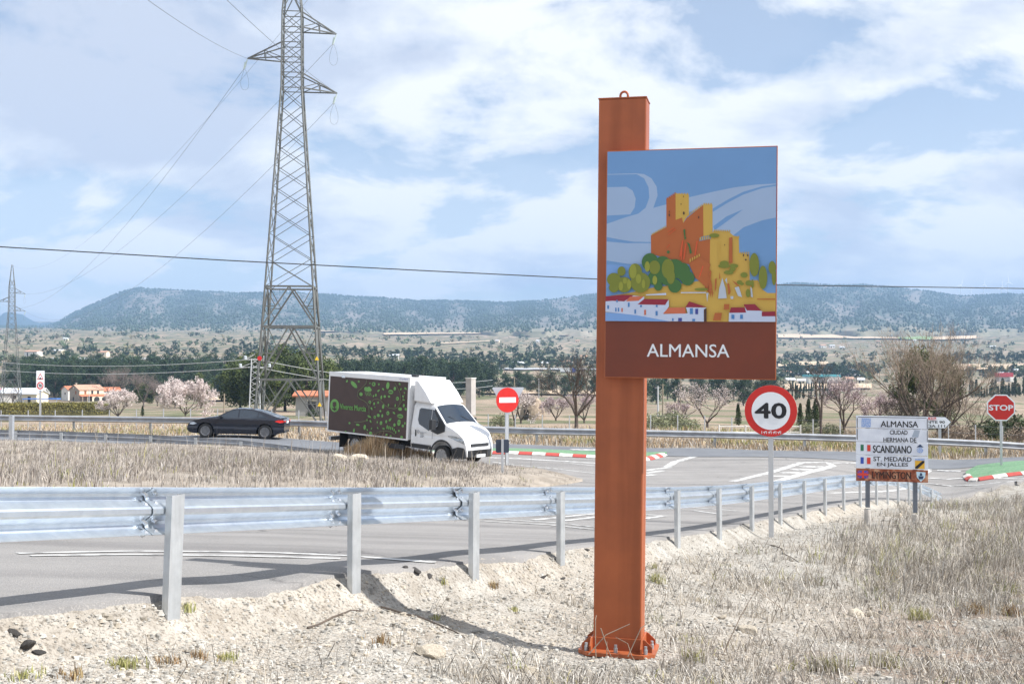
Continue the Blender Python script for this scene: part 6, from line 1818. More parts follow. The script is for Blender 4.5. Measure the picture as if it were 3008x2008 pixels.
def belt(n, x0, x1, d0, d1, h0, h1, pool, label, group, name='pine_tree', far=False):
    xs_ = np.linspace(x0, x1, n) + RNG.uniform(-.5, .5, n) * (x1 - x0) / n * 1.6
    for i, x in enumerate(xs_):
        d = d0 + (d1 - d0) * ((i * .618) % 1.0)
        h = RNG.uniform(h0, h1)
        if far:                      # past the count that is kept as single trees: one mass
            me_ = pool[int(RNG.integers(0, len(pool)))][0]; q = np.empty(len(me_.vertices) * 3, np.float32); me_.vertices.foreach_get('co', q); q = q.reshape(-1, 3) * (h / 10)
            a_ = RNG.random() * 6.28; p_ = on(x, d)
            FARV.append(np.stack([q[:, 0] * math.cos(a_) - q[:, 1] * math.sin(a_) + p_.x, q[:, 0] * math.sin(a_) + q[:, 1] * math.cos(a_) + p_.y, q[:, 2] + p_.z], -1)); continue
        make_tree(name, pool[int(RNG.integers(0, len(pool)))], on(x, d), RNG.random() * 6.28, h / 10, label + (', left third', ', middle third', ', right third')[min(2, int(3 * i / n))], 'tree', group)
belt(58, 40, 560, 402, 470, 12.5, 16, PINE, 'dark green pine in the dense belt behind the farmhouse', 'pines of the left belt')
belt(38, 40, 600, 490, 600, 13.5, 17, PINE, 'dark green pine in the dense belt behind the farmhouse', 'pines of the left belt')
belt(30, 780, 1100, 405, 480, 13, 17, PINE, 'dark green pine in the belt above the lorry roof', 'pines behind the lorry')
belt(18, 850, 1120, 510, 600, 12, 15, PINE, 'dark green pine in the belt above the lorry roof', 'pines behind the lorry')
belt(20, 1090, 1380, 430, 520, 7.5, 11, PINE, 'smaller pine between the no entry sign and the orange pillar', 'pines left of the pillar')
belt(56, 530, 960, 880, 1050, 8, 11, PLOW, 'small far pine in a row across the plain left of centre', 'far pines left of centre', far=True)
belt(66, 930, 1390, 780, 1020, 8, 11, PLOW, 'small far pine in the wooded strip behind the lorry', 'far pines behind the lorry', far=True)
belt(36, 100, 540, 880, 1000, 6, 9, PLOW, 'small far pine above the left pine belt', 'far pines above the left belt', far=True)
belt(18, 1480, 1790, 330, 430, 7.5, 10.5, PINE, 'dark pine standing under the picture panel', 'pines under the panel')
belt(44, 1795, 2010, 780, 960, 8, 11, PLOW, 'small far pine in the strip behind the teal roofed warehouse', 'far pines behind the warehouse')
belt(16, 1790, 1890, 1080, 1300, 8, 11, PLOW, 'tiny far pine on the rise right of the picture panel', 'tiny pines right of the panel', far=True)
belt(26, 2170, 2400, 1080, 1250, 9, 13, PLOW, 'small far pine in the dark row behind the bare tree', 'far pines behind the bare tree')
belt(18, 2200, 2400, 760, 860, 7, 10, PLOW, 'pine in the row above the stop sign', 'pines above the stop sign')
belt(14, 1180, 1370, 1150, 1350, 7, 10, PLOW, 'tiny far pine high on the plain left of the pillar', 'tiny pines left of the pillar', far=True)
FV = np.concatenate(FARV, 0)
tag(link('far_pine_belts', np_mesh('far_pine_belts', FV, np.arange(len(FV)).reshape(-1, 3)), m_pine), 'dark strips of far pines crossing the plain below the hills', 'woodland', kind='stuff')
# the dark pines round the pylon foot
for x, d, h, k, lb in ((552, 205, 10.2, 0, 'pine left of the pylon in its dark group'), (600, 200, 11.6, 0, 'tall pine behind the left pylon leg'), (655, 212, 13, 0, 'tallest pine, seen through the middle of the pylon'), (706, 205, 12, 0, 'pine behind the right pylon leg'), (744, 210, 10.2, 0, 'rounded pine between pylon and lorry'), (630, 190, 8.5, 1, 'lower pine in front of the group behind the pylon')):
    make_tree('pine_tree', PINEY[k], on(x, d), x * 1.3, h / 10, lb, 'tree', 'pines round the pylon', sz=h / 10)
for x, d, h, lb in ((402, 262, 6.6, 'round yellow green pine behind the big almond, left one'), (461, 250, 8.0, 'cone shaped green pine behind the big almond, right one'), (330, 300, 6.5, 'small green pine among bare trees right of the house')):
    make_tree('pine_tree', PINEY[0 if x < 420 else 1], on(x, d), x, h / 10, lb, 'tree', sz=h / 10)
make_tree('pine_tree', PINEY[0], on(2122, 90), 2.0, .66, 'dense yellow green pine behind the big bare tree', 'tree', sz=.68)

# bare and blossoming trees
def grow(n_main, H, spread, levels=5, base=.07, stem=0.12, splay=0.55, kids=(2, 4), jitter=.35, upb=.25):
    segs = []; ends = []
    def rec(p, d, L, r, lev):
        q = p
        for s in range(2):
            d2 = d + RNG.normal(size=3) * jitter * .35; d2[2] += upb * .2; d2 /= np.linalg.norm(d2)
            e = q + d2 * L / 2; r2 = r * .85
            segs.append((q, e, r, r2)); q = e; d = d2; r = r2
            if lev > 0 and (s == 1 or lev < levels - 1):
                for k in range(int(RNG.integers(kids[0], kids[1] + 1)) if s == 1 else 1):
                    nd = d + RNG.normal(size=3) * splay; nd[2] += upb; nd /= np.linalg.norm(nd)
                    rec(q, nd, L * RNG.uniform(.58, .82), max(r * .62, .005), lev - 1)
        if lev == 0: ends.append((q, d))
    for k in range(n_main):
        a = 2 * math.pi * k / n_main + RNG.normal() * .3
        d = np.array([math.cos(a) * spread, math.sin(a) * spread, 1.0]); d /= np.linalg.norm(d)
        rec(np.array([0, 0, stem * H]) + np.array([math.cos(a), math.sin(a), 0]) * base * .4, d, H * .36, base * (1.0 if n_main < 3 else .7), levels - 1)
    segs.insert(0, (np.array([0, 0, -.4]), np.array([0, 0, stem * H + .05]), base * 1.3, base))
    return segs, ends
def bare_tree(H, n_main, spread, m, **kw):
    segs, ends = grow(n_main, H, spread, **kw)
    zmax = max(s[1][2] for s in segs); sc = H / zmax
    segs = [(a * sc, b * sc, r0, r1) for a, b, r0, r1 in segs]; ends = [(p * sc, d) for p, d in ends]
    n_tr = max(1, len(segs) // 40)
    order = sorted(segs, key=lambda s: -s[2])
    return [tube_mesh('branches', order[n_tr:], m, 3), tube_mesh('trunk', order[:n_tr], m_bark, 6)], ends, segs
def blossoms(segs, n, size, m, spread=.12, minr=.012):
    thin = [s for s in segs if s[2] < minr]
    idx = RNG.integers(0, len(thin), n); t = RNG.random((n, 1))
    A = np.array([s[0] for s in thin]); B = np.array([s[1] for s in thin])
    pos = A[idx] * (1 - t) + B[idx] * t + RNG.normal(size=(n, 3)) * spread
    return leaf_mesh('blossom', pos, RNG.uniform(.6, 1.3, n) * size, m)
def almond(x, d, H, label, m=m_blos, n=7000, size=.07, mt=m_twig2, n_main=4, spread=.75, levels=5, seed=1, stem=.10):
    me, ends, segs = bare_tree(H, n_main, spread, mt, levels=levels, base=.09, stem=stem)
    bl = blossoms(segs, n, size, m, .02 * H, .03)
    return make_tree('almond_tree', [bl] + me, on(x, d), seed, 1.0, label, 'tree', 'blossoming almond trees', names=('blossom', 'branches', 'trunk'))
almond(426, 148, 5.2, 'large round almond in pale pink blossom left of the car', n=20000, size=.11, spread=1.15, n_main=7, stem=.04)
almond(272, 142, 3.6, 'smaller blossoming almond in front of the farmhouse', n=11000, size=.09, spread=1.1, n_main=6, stem=.04)
almond(1622, 84, 3.5, 'white pink blossoming almond with open branches under the picture panel', n=3600, size=.05, spread=.8, levels=5)
almond(1195, 96, 2.9, 'blossoming almond directly behind the no entry post', n=3800, size=.06, mt=m_twig2)
almond(1275, 110, 2.4, 'low pink almond between the stone hut and the bare tree', m_blos2, 3600, .07)
almond(1340, 100, 3.0, 'pink blossoming almond beside the left edge of the orange pillar', m_blos2, 3800, .06)
almond(1935, 74, 3.9, 'tall mauve pink almond just left of the town plates', m_blos2, 4200, .05, m_twig2, 5, .6)
almond(2010, 76, 2.9, 'pink almond behind the top of the town plates', m_blos2, 3600, .05, m_twig2, 4, .7)
almond(1555, 90, 2.0, 'low sparse pink almond right of the orange pillar', m_blos2, 1800, .05)
def bare(x, d, H, label, m, n_main, spread, rz=0.0, **kw):
    me, e, s = bare_tree(H, n_main, spread, m, **kw)
    return make_tree('bare_tree', me, on(x, d), rz, 1.0, label, 'tree', 'bare winter trees', names=('branches', 'trunk'))
bare(1322, 74, 5.4, 'leafless dark tree left of the orange pillar', m_twig2, 5, .72, levels=5, base=.12, stem=.20, kids=(3, 4))
bare(2105, 66, 7.0, 'big spreading leafless tree with pale twigs behind the direction sign', m_twig, 10, .80, levels=5, base=.10, stem=.05, upb=.30, kids=(2, 4), splay=.46)
bare(2160, 67, 5.6, 'leafless tree crowding the right side of the big bare tree', m_twig, 8, .8, levels=5, base=.08, stem=.04, upb=.30, kids=(2, 4), splay=.46)
bare(1882, 66, 4.6, 'slender leafless tree right of the speed limit sign', m_twig2, 2, .22, levels=5, base=.07, stem=.30, splay=.42)
bare(2215, 70, 3.2, 'low leafless thicket left of the stop sign', m_twig, 9, 1.1, levels=5, base=.05, stem=.03)
bare(2060, 70, 2.6, 'brushy leafless shrub behind the town plates', m_twig2, 9, .9, levels=5, base=.05, stem=.03)
bare(1180, 80, 3.0, 'thin leafless tree left of the no entry post', m_twig2, 2, .4, levels=5, base=.06, stem=.2)
bare(292, 290, 11.5, 'tall grey leafless tree behind the right end of the house', m_twig3, 3, .5, levels=6, base=.2, stem=.2)
bare(330, 280, 9, 'grey leafless tree between the house and the big almond', m_twig3, 4, .6, levels=6, base=.16, stem=.15)
bare(255, 320, 11, 'grey leafless tree close behind the farmhouse roof', m_twig3, 3, .55, levels=6, base=.18, stem=.2)
bare(362, 300, 7.0, 'leafless tree left of the round yellow pine', m_twig3, 3, .55, levels=6, base=.15, stem=.15)
bare(30, 300, 5.5, 'leafless tree in front of the left pylon', m_twig3, 3, .5, levels=5, base=.14, stem=.2)
# cypresses and shrubs
def cyp_mesh(H, W, n, leaf, m):
    z = RNG.random(n) ** .8; r = W * np.sqrt(RNG.random(n)) * np.clip(1.08 - z, 0, 1) ** .7 * np.clip(z * 8 + .3, 0, 1); a = RNG.random(n) * 6.28
    r *= 1 + .25 * np.sin(a * 3 + z * 9)
    return [leaf_mesh('crown', np.stack([r * np.cos(a), r * np.sin(a), z * H], -1), RNG.uniform(.6, 1.3, n) * leaf, m, up=1.2), tube_mesh('trunk', [(np.array([0, 0, -.3]), np.array([0, 0, H * .8]), .02 * H, .005 * H)], m_bark, 6)]
CYP = [cyp_mesh(3, .5, 2200, .10, m_cyp), cyp_mesh(3, .62, 2600, .10, m_cyp)]
CYPL = [cyp_mesh(3, .42, 260, .26, m_cyp)]
for x, d, h, k, lb in ((1693, 92, 1.75, 0, 'small dark cypress left of the speed limit sign'), (1835, 90, 1.85, 0, 'leftmost dark cypress right of the speed limit sign'), (1854, 92, 2.2, 0, 'middle cypress of three right of the speed limit sign'), (1870, 90, 2.2, 1, 'rightmost and bushiest of three cypresses by the slender tree'), (1797, 95, 1.9, 1, 'cypress half hidden by the speed limit disc'), (328, 150, 1.3, 1, 'small rounded conifer between the two left almonds')):
    make_tree('cypress_tree', CYP[k], on(x, d), x, h / 3, lb, 'tree', 'cypresses behind the barrier')
for i in range(24):
    x = 1812 + i * 6.2 + RNG.uniform(-2, 2); make_tree('cypress_tree', CYPL[0], on(x, 560 + RNG.uniform(-20, 20)), i, RNG.uniform(3.2, 5) / 3, 'tiny cypress in the row below the teal roofed warehouse', 'tree', 'cypress row below the warehouse')
for i in range(22):
    x = 2225 + i * 6.4 + RNG.uniform(-2, 2); make_tree('cypress_tree', CYPL[0], on(x, 470 + RNG.uniform(-25, 25)), i, RNG.uniform(3.5, 8) / 3, 'cypress in the uneven row above the stop sign', 'tree', 'cypress row above the stop sign')
for i in range(14):
    x = 1810 + i * 8.5 + RNG.uniform(-3, 3); make_tree('cypress_tree', CYPL[0], on(x, 440 + RNG.uniform(-15, 15)), i, RNG.uniform(2.5, 6) / 3, 'cypress in the lower row right of the speed limit sign', 'tree', 'lower cypress row')
def bush_mesh(n, leaf, m):
    q = RNG.normal(size=(n, 3)); q /= np.linalg.norm(q, axis=1, keepdims=True); q *= RNG.random((n, 1)) ** .35
    lump = 1 + .25 * np.sin(q[:, :1] * 7) * np.cos(q[:, 1:2] * 6)
    q = q * lump; q[:, 2] = np.abs(q[:, 2]) * .9
    stems = [(np.array([0, 0, -.2]), np.array([RNG.normal() * .4, RNG.normal() * .4, .6]), .03, .01) for _ in range(7)]
    return [leaf_mesh('foliage', q, RNG.uniform(.6, 1.3, n) * leaf, m, up=.8), tube_mesh('stems', stems, m_bark, 4)]
BUSH = [bush_mesh(1500, .08, m_bush), bush_mesh(1500, .08, m_cyp), bush_mesh(1500, .07, m_twig)]
for i, (x, d, s, k, lb) in enumerate(((1500, 78, 1.1, 0, 'grey green shrub just right of the orange pillar behind the barrier'), (1540, 80, 1.3, 0, 'wide grey green shrub left of the open almond'), (1580, 76, .9, 0, 'low grey shrub at the foot of the open almond'), (1850, 70, .8, 0, 'pale shrub under the three cypresses'), (1905, 68, .8, 0, 'pale grey shrub at the foot of the slender tree'), (1150, 84, 1.0, 0, 'pale shrub left of the no entry post'), (2215, 64, 1.1, 2, 'straw coloured shrub left of the stop sign post'), (2262, 68, 1.2, 1, 'dark olive shrub immediately left of the stop sign'), (2325, 70, 1.7, 1, 'dark olive shrub right of the stop sign'), (2345, 64, 1.1, 2, 'brown shrub cut by the right edge'), (720, 146, 1.0, 1, 'green shrub against the grey hut'), (2180, 68, 1.0, 2, 'straw shrub beneath the direction sign'), (2035, 66, 1.0, 2, 'brown shrub behind the left edge of the town plates'))):
    make_tree('shrub', BUSH[k], on(x, d), i, s, lb, 'shrub')
# clipped hedges by the farmhouse
def hedge(x0, x1, d0, d1, h, w, label, n=9000):
    a, b = on(x0, d0), on(x1, d1); t = (b - a); L = t.length; t.normalize(); nn = Vector((-t.y, t.x, 0)).normalized()
    q = RNG.random((n, 3)); sx__ = q[:, 0] * L; sy = (q[:, 1] - .5) * w; szz = q[:, 2] ** .6 * h * (1 + .06 * np.sin(sx__ * 2.0))
    pos = np.stack([sx__ * t.x + sy * nn.x, sx__ * t.y + sy * nn.y, sx__ * t.z + szz], -1)
    o = empty('hedge', a, (0, 0, 0), label, 'hedge')
    link('foliage', leaf_mesh('foliage', pos, .17, m_hedge, up=.8), None, o)
    c = MB(); A = nn * w * .35
    c.add([tuple(A), tuple(-A), tuple(t * L - A), tuple(t * L + A)] + [tuple(v + Vector((0, 0, h * .85))) for v in (A, -A, t * L - A, t * L + A)], [(0, 1, 2, 3), (4, 7, 6, 5), (0, 4, 5, 1), (1, 5, 6, 2), (2, 6, 7, 3), (3, 7, 4, 0)])
    c.build('core', mat('hedge_core', rgb(78, 74, 44), .95), o)
hedge(-30, 250, 150, 165, 1.55, 1.3, 'long olive clipped hedge just above the far barrier at left')
hedge(-30, 230, 190, 215, 1.6, 1.3, 'second darker hedge in front of the farmhouse')

# ------------------------------------------------------------------ grasses, gravel, stones
def blades(name, base, h, w, lean, cols, label, m, az=None, kind='stuff', cat='grass'):
    n = len(base); az = RNG.random(n) * 6.28 if az is None else az
    dx, dy = np.cos(az), np.sin(az)
    fa = RNG.random(n) * 6.28; sx, sy = np.cos(fa) * w, np.sin(fa) * w
    l1 = lean * h * .35; l2 = lean * h
    hz1 = h * .55 * np.sqrt(np.clip(1 - (lean * .5) ** 2, .05, 1)); hz2 = h * np.sqrt(np.clip(1 - np.minimum(lean, .97) ** 2, .05, 1))
    B = base
    v = np.stack([B + np.stack([-sx, -sy, 0 * sx - .02], -1), B + np.stack([sx, sy, 0 * sx - .02], -1),
                  B + np.stack([dx * l1 - sx * .75, dy * l1 - sy * .75, hz1], -1), B + np.stack([dx * l1 + sx * .75, dy * l1 + sy * .75, hz1], -1),
                  B + np.stack([dx * l2, dy * l2, hz2], -1)], 1)
    F = np.array([(0, 1, 3), (0, 3, 2), (2, 3, 4)])
    F = (F[None] + (np.arange(n) * 5)[:, None, None]).reshape(-1, 3)
    me = np_mesh(name, v.reshape(-1, 3), F, False, {'Col': np.repeat(cols, 5, 0)})
    return tag(link(name, me, m), label, cat, kind=kind)
m_grass = mat('dry_grass', (.4, .35, .28), .85, attr='Col')
STRAW = np.array([rgb(190, 183, 172), rgb(168, 160, 149), rgb(142, 134, 124), rgb(178, 167, 149), rgb(112, 104, 96), rgb(204, 199, 191)])
GREENISH = np.array([rgb(150, 150, 88), rgb(128, 136, 76), rgb(168, 160, 104)])
def pick(pal, n, wts=None):
    return pal[RNG.choice(len(pal), n, p=wts)] * RNG.uniform(.85, 1.12, (n, 1))
def screen_pts(n, x0, x1, d0, d1):
    x = RNG.uniform(x0, x1, n); d = np.exp(RNG.uniform(math.log(d0), math.log(d1), n)); u = (x * K - CX) / FPX
    return x, u * d, d
# verge grass grows in clumps of blades
def clumps(x, X, Y, per, sig, hc, lean0, pal, wd, az_mu=None, green=.06):
    """blades gathered round clump centres: base, height, width, lean, azimuth, colour"""
    n = len(x); k = RNG.integers(per[0], per[1] + 1, n); idx = np.repeat(np.arange(n), k); m = len(idx)
    off = RNG.normal(size=(m, 2)) * sig * RNG.uniform(.4, 1.3, n)[idx][:, None]
    bx, by = X[idx] + off[:, 0], Y[idx] + off[:, 1]
    h = hc[idx] * RNG.uniform(.45, 1.15, m)
    az = np.arctan2(off[:, 1], off[:, 0]) + RNG.normal(size=m) * .7
    cen = RNG.normal(size=n) * .9 + .3
    az = np.where(RNG.random(m) < .45, cen[idx], az)
    lean = np.clip(RNG.uniform(lean0[0], lean0[1], m) * RNG.uniform(.6, 1.4, n)[idx], .03, .97)
    tint = pal[RNG.integers(0, len(pal), n)][idx] * .55 + pal[RNG.integers(0, len(pal), m)] * .45
    g = (RNG.random(n) < green)[idx][:, None]
    cols = np.where(g, pick(GREENISH, m), tint * RNG.uniform(.75, 1.2, (m, 1)))
    return np.stack([bx, by, ground_z(bx, by)], -1), h, RNG.uniform(wd[0], wd[1], m), lean, az, cols
def far_from_sign(X, Y, r=.62):
    return np.hypot(X - SB.x, (Y - SB.y) * np.where(Y < SB.y, .62, 1.0)) > r
x, X_, Y_ = screen_pts(60000, -60, 2480, 6.2, 41)
s = edge_dist(X_, Y_)
nz_ = fbm(X_ * .7, Y_ * .7, 4, 210); nz2 = fbm(X_ * 2.6, Y_ * 2.6, 3, 211)
tall = sstep(1620, 2150, x) * sstep(11, 16, Y_)
den = tall * sstep(.9, 3.0, s) * (.42 + 1.1 * nz_ + .9 * nz2) + sstep(.7, 1.6, s) * sstep(.0, .2, nz_ + nz2 * .7) * (.05 + .30 * sstep(900, 1800, x)) + (1 - sstep(7.6, 9.0, Y_)) * sstep(950, 1500, x) * (.16 + .7 * nz_)
keep = (s > .3) & (RNG.random(len(x)) < den * .62) & far_from_sign(X_, Y_)
x, X_, Y_, nz_, tall = x[keep], X_[keep], Y_[keep], nz_[keep], tall[keep]
hc_g = RNG.uniform(.05, .17, len(x)) + tall * RNG.uniform(.06, .34, len(x)) * (.8 + 1.4 * nz_)
B_, h, w_b, lean, az, cols_ = clumps(x, X_, Y_, (5, 13), .075, hc_g, (.15, .95), STRAW, (.0018, .0036))
w_b = w_b * (1 + B_[:, 1] / 26)
blades('verge_dry_grass', B_, h, w_b, lean, cols_, 'pale dry grass growing in clumps over the verge right of the orange pillar', m_grass, az)
N1 = len(B_)
# straw litter lying flat
x, X_, Y_ = screen_pts(60000, 300, 2480, 6.4, 24)
s = edge_dist(X_, Y_); nz_ = fbm(X_ * .9, Y_ * .9, 4, 214)
keep = (s > .5) & (RNG.random(len(x)) < (.05 + .6 * sstep(700, 1500, x)) * sstep(-.1, .12, nz_)) & far_from_sign(X_, Y_, .5)
x, X_, Y_ = x[keep], X_[keep], Y_[keep]; n = len(x)
blades('straw_litter', np.stack([X_, Y_, ground_z(X_, Y_) + .012], -1), RNG.uniform(.05, .26, n), RNG.uniform(.0015, .0032, n) * (1 + Y_ / 26), RNG.uniform(.955, .995, n), pick(STRAW, n), 'flattened dry straw lying over the verge soil', m_grass)
# island
x, X_, Y_ = screen_pts(44000, -160, 1335, 17, 47)
keep = on_island(X_, Y_); x, X_, Y_ = x[keep], X_[keep], Y_[keep]
nz_ = fbm(X_ * .35, Y_ * .35, 4, 220); nz2 = fbm(X_ * 1.3, Y_ * 1.3, 3, 221)
den = (.30 + .8 * nz_ + .9 * nz2 + .12); den *= 1 - .85 * sstep(1080, 1250, x); den *= (.25 + .75 * sstep(20, 30, Y_))
keep = RNG.random(len(x)) < den * .62; x, X_, Y_, nz_ = x[keep], X_[keep], Y_[keep], nz_[keep]
PINKST = np.array([rgb(176, 168, 160), rgb(160, 151, 143), rgb(138, 129, 122), rgb(174, 163, 149), rgb(190, 184, 177), rgb(112, 103, 97)])
hc_g = RNG.uniform(.10, .34, len(x)) * (1 - .6 * sstep(980, 1150, x)) * (.85 + 1.3 * nz_) * (1 - .62 * sstep(36, 45, Y_))
B_, h, w_b, lean, az, cols_ = clumps(x, X_, Y_, (4, 11), .14, hc_g, (.02, .7), PINKST, (.005, .011), green=.03)
st = RNG.random(len(h)) < .006; h = np.where(st, RNG.uniform(.45, .95, len(h)), h); lean = np.where(st, lean * .5, lean)
blades('island_dry_grass', B_, h, w_b, lean, cols_, 'patchy pinkish grey dry grass covering the island behind the near barrier', m_grass, az)
N2 = len(B_)
# golden clump in front of the lorry
x, X_, Y_ = screen_pts(16000, 790, 1010, 40.5, 43.3)
keep = (RNG.random(len(x)) < np.exp(-((x - 868) / 55) ** 2) + .45 * np.exp(-((x - 950) / 40) ** 2)); x, X_, Y_ = x[keep], X_[keep], Y_[keep]; n = len(x)
h = RNG.uniform(.35, .95, n) * (.5 + .6 * np.exp(-((x - 868) / 42) ** 2)); GOLD = np.array([rgb(214, 188, 150), rgb(200, 170, 132), rgb(222, 202, 172), rgb(178, 150, 118)])
blades('tall_grass_clump', np.stack([X_, Y_, ground_z(X_, Y_)], -1), h, RNG.uniform(.008, .014, n), RNG.uniform(.05, .6, n), pick(GOLD, n), 'golden brown clump of tall grass in front of the lorry box', m_grass, RNG.normal(.2, 1.4, n), kind=None)
# far verge and the rough field behind the far barrier
x, X_, Y_ = screen_pts(120000, -120, 2480, 49.5, 78)
fe = far_edge(x); keep = (Y_ > fe + .15) & (RNG.random(len(x)) < np.where(Y_ < fe + 6, .75, .28)); x, X_, Y_, fe = x[keep], X_[keep], Y_[keep], fe[keep]; n = len(x)
nz_ = fbm(X_ * .3, Y_ * .3, 3, 230)
cols_ = np.where((nz_[:, None] > .1) & (RNG.random((n, 1)) < .6), pick(GREENISH, n), pick(np.concatenate([STRAW, GOLD * .8]), n))
blades('roadside_grass', np.stack([X_, Y_, ground_z(X_, Y_)], -1), RNG.uniform(.08, .36, n) * (1 + nz_), RNG.uniform(.010, .020, n), RNG.uniform(.1, .8, n), cols_, 'straw and green grass on the far verge under the dark barrier', m_grass)
N3 = n
# gravel
x, X_, Y_ = screen_pts(300000, -140, 2480, 5.2, 30)
s = edge_dist(X_, Y_); den = (1 - .55 * sstep(1200, 1900, x)) * np.where(Y_ < 16, 1, .55)
keep = (s > .12) & (RNG.random(len(x)) < den * .75); X_, Y_, x = X_[keep], Y_[keep], x[keep]; n = len(x)
sz_ = np.exp(RNG.normal(math.log(.0046), .62, n)) * (1 + Y_ / 22); sz_ = np.minimum(sz_, .032)
cols_ = np.array([rgb(180, 176, 168)]) * RNG.uniform(.5, 1.15, (n, 1)) * np.where(RNG.random((n, 1)) < .25, np.array([[1, .93, .84]]), np.array([[1, 1, 1]]))
cols_ = np.minimum(cols_, .8); Zg = ground_z(X_, Y_)
big = sz_ > .013
v, f, c = octa(np.stack([X_, Y_, Zg - sz_ * .25], -1)[~big], sz_[~big], (sz_ * RNG.uniform(.7, 1.3, n))[~big], cols_[~big]); f = f.reshape(-1, 8, 3)[:, :4].reshape(-1, 3)
nb_ = int(big.sum()); ang = np.linspace(0, 2 * math.pi, 6, endpoint=False)
ring = np.concatenate([np.stack([np.cos(ang), np.sin(ang), 0 * ang - .3], -1), np.stack([np.cos(ang + .5) * .72, np.sin(ang + .5) * .72, 0 * ang + .55], -1), [[0, 0, .72]]], 0)
pb = ring[None] * (1 + .55 * (RNG.random((nb_, 13, 3)) - .5)); ra = RNG.random(nb_) * 6.28; ca, sa = np.cos(ra)[:, None], np.sin(ra)[:, None]; el_ = RNG.uniform(.65, 1.15, (nb_, 1))
sb_ = sz_[big][:, None]
px_ = (pb[..., 0] * ca - pb[..., 1] * sa * el_) * sb_; py_ = (pb[..., 0] * sa + pb[..., 1] * ca * el_) * sb_; pz_ = pb[..., 2] * sb_ * RNG.uniform(.7, 1.2, (nb_, 1))
vb = (np.stack([px_, py_, pz_], -1) + np.stack([X_[big], Y_[big], Zg[big]], -1)[:, None, :]).reshape(-1, 3)
fb = [(i, (i + 1) % 6, 6 + (i + 1) % 6) for i in range(6)] + [(i, 6 + (i + 1) % 6, 6 + i) for i in range(6)] + [(6 + i, 6 + (i + 1) % 6, 12) for i in range(6)]
fb = (np.array(fb)[None] + (np.arange(nb_) * 13)[:, None, None]).reshape(-1, 3)
f = np.concatenate([f, fb + len(v)], 0); c = np.concatenate([c, np.repeat(cols_[big], 13, 0)], 0); v = np.concatenate([v, vb], 0)
print('BIG STONES', nb_)
tag(link('gravel', np_mesh('gravel', v, f, False, {'Col': c}), mat('gravel_stone', (.5, .48, .44), .9, attr='Col')), 'loose pale limestone gravel covering the bank', 'gravel', kind='stuff')
N4 = n
print('BLADES', N1, N2, N3, 'GRAVEL', N4)
# stones and lumps one can pick out
m_rock = mat('limestone_rock', rgb(214, 204, 186), .9, c2=rgb(176, 164, 146), scale=9, detail=6, bump=.8, bscale=30)
m_lump = mat('asphalt_lump', rgb(112, 108, 104), .95, c2=rgb(72, 69, 68), scale=14, bump=1.0, bscale=40)
def rock_mesh(seed, flat_=.65):
    bm = bmesh.new(); bmesh.ops.create_icosphere(bm, subdivisions=3, radius=1)
    r_ = np.random.default_rng(seed)
    pl = [(Vector(r_.normal(size=3)).normalized(), r_.uniform(.55, .85)) for _ in range(9)]
    for v in bm.verts:
        for n_, d_ in pl:
            k = v.co.dot(n_)
            if k > d_: v.co -= n_ * (k - d_)
        v.co *= 1 + .05 * math.sin(v.co.x * 9 + seed) * math.cos(v.co.y * 8)
        v.co.z *= flat_
    me = bpy.data.meshes.new('rock'); bm.to_mesh(me); bm.free(); return me
ROCKS = [rock_mesh(i, (.62, .5, .7, .55)[i]) for i in range(4)]
LUMPS = []
for i in range(3):
    q = rock_mesh(20 + i, .5); q.materials.append(m_lump); LUMPS.append(q)
for q in ROCKS: q.materials.append(m_rock)
for i, (xx, yy, wpx, k, lb) in enumerate(((985, 1496, 31, 0, 'pale angular limestone block left of the pillar base'), (1715, 1445, 24, 1, 'weathered limestone rock right of the pillar'), (1218, 1543, 20, 2, 'rounded stone at the bottom edge left of the pillar'), (1965, 1406, 22, 3, 'flat pale stone in bare soil at right'), (2004, 1408, 14, 0, 'smaller stone touching the flat pale stone at right'), (1655, 1415, 11, 1, 'small white stone behind the weathered rock'), (1600, 1375, 10, 2, 'small pale stone among dry grass right of the pillar'), (1700, 1333, 9, 3, 'small whitish stone up the bank near the speed limit post'), (820, 1052, 22, 0, 'sandy boulder in the dry island grass before the lorry'), (780, 1050, 18, 1, 'sandy boulder left of its twin in the island grass'), (2062, 1181, 8, 2, 'tiny white stone between the two sign footings'), (760, 1430, 9, 3, 'small stone on the gravel bank below the second barrier post'))):
    p = hit(xx, yy + wpx * .25); s_ = 1.25 * wpx / ppm(p.y)
    tag(link('rock', ROCKS[k], None, None, (p.x, p.y, p.z + s_ * .15), (RNG.normal() * .2, RNG.normal() * .2, RNG.random() * 6), (s_, s_ * .8, s_)), lb, 'rock', 'loose rocks')
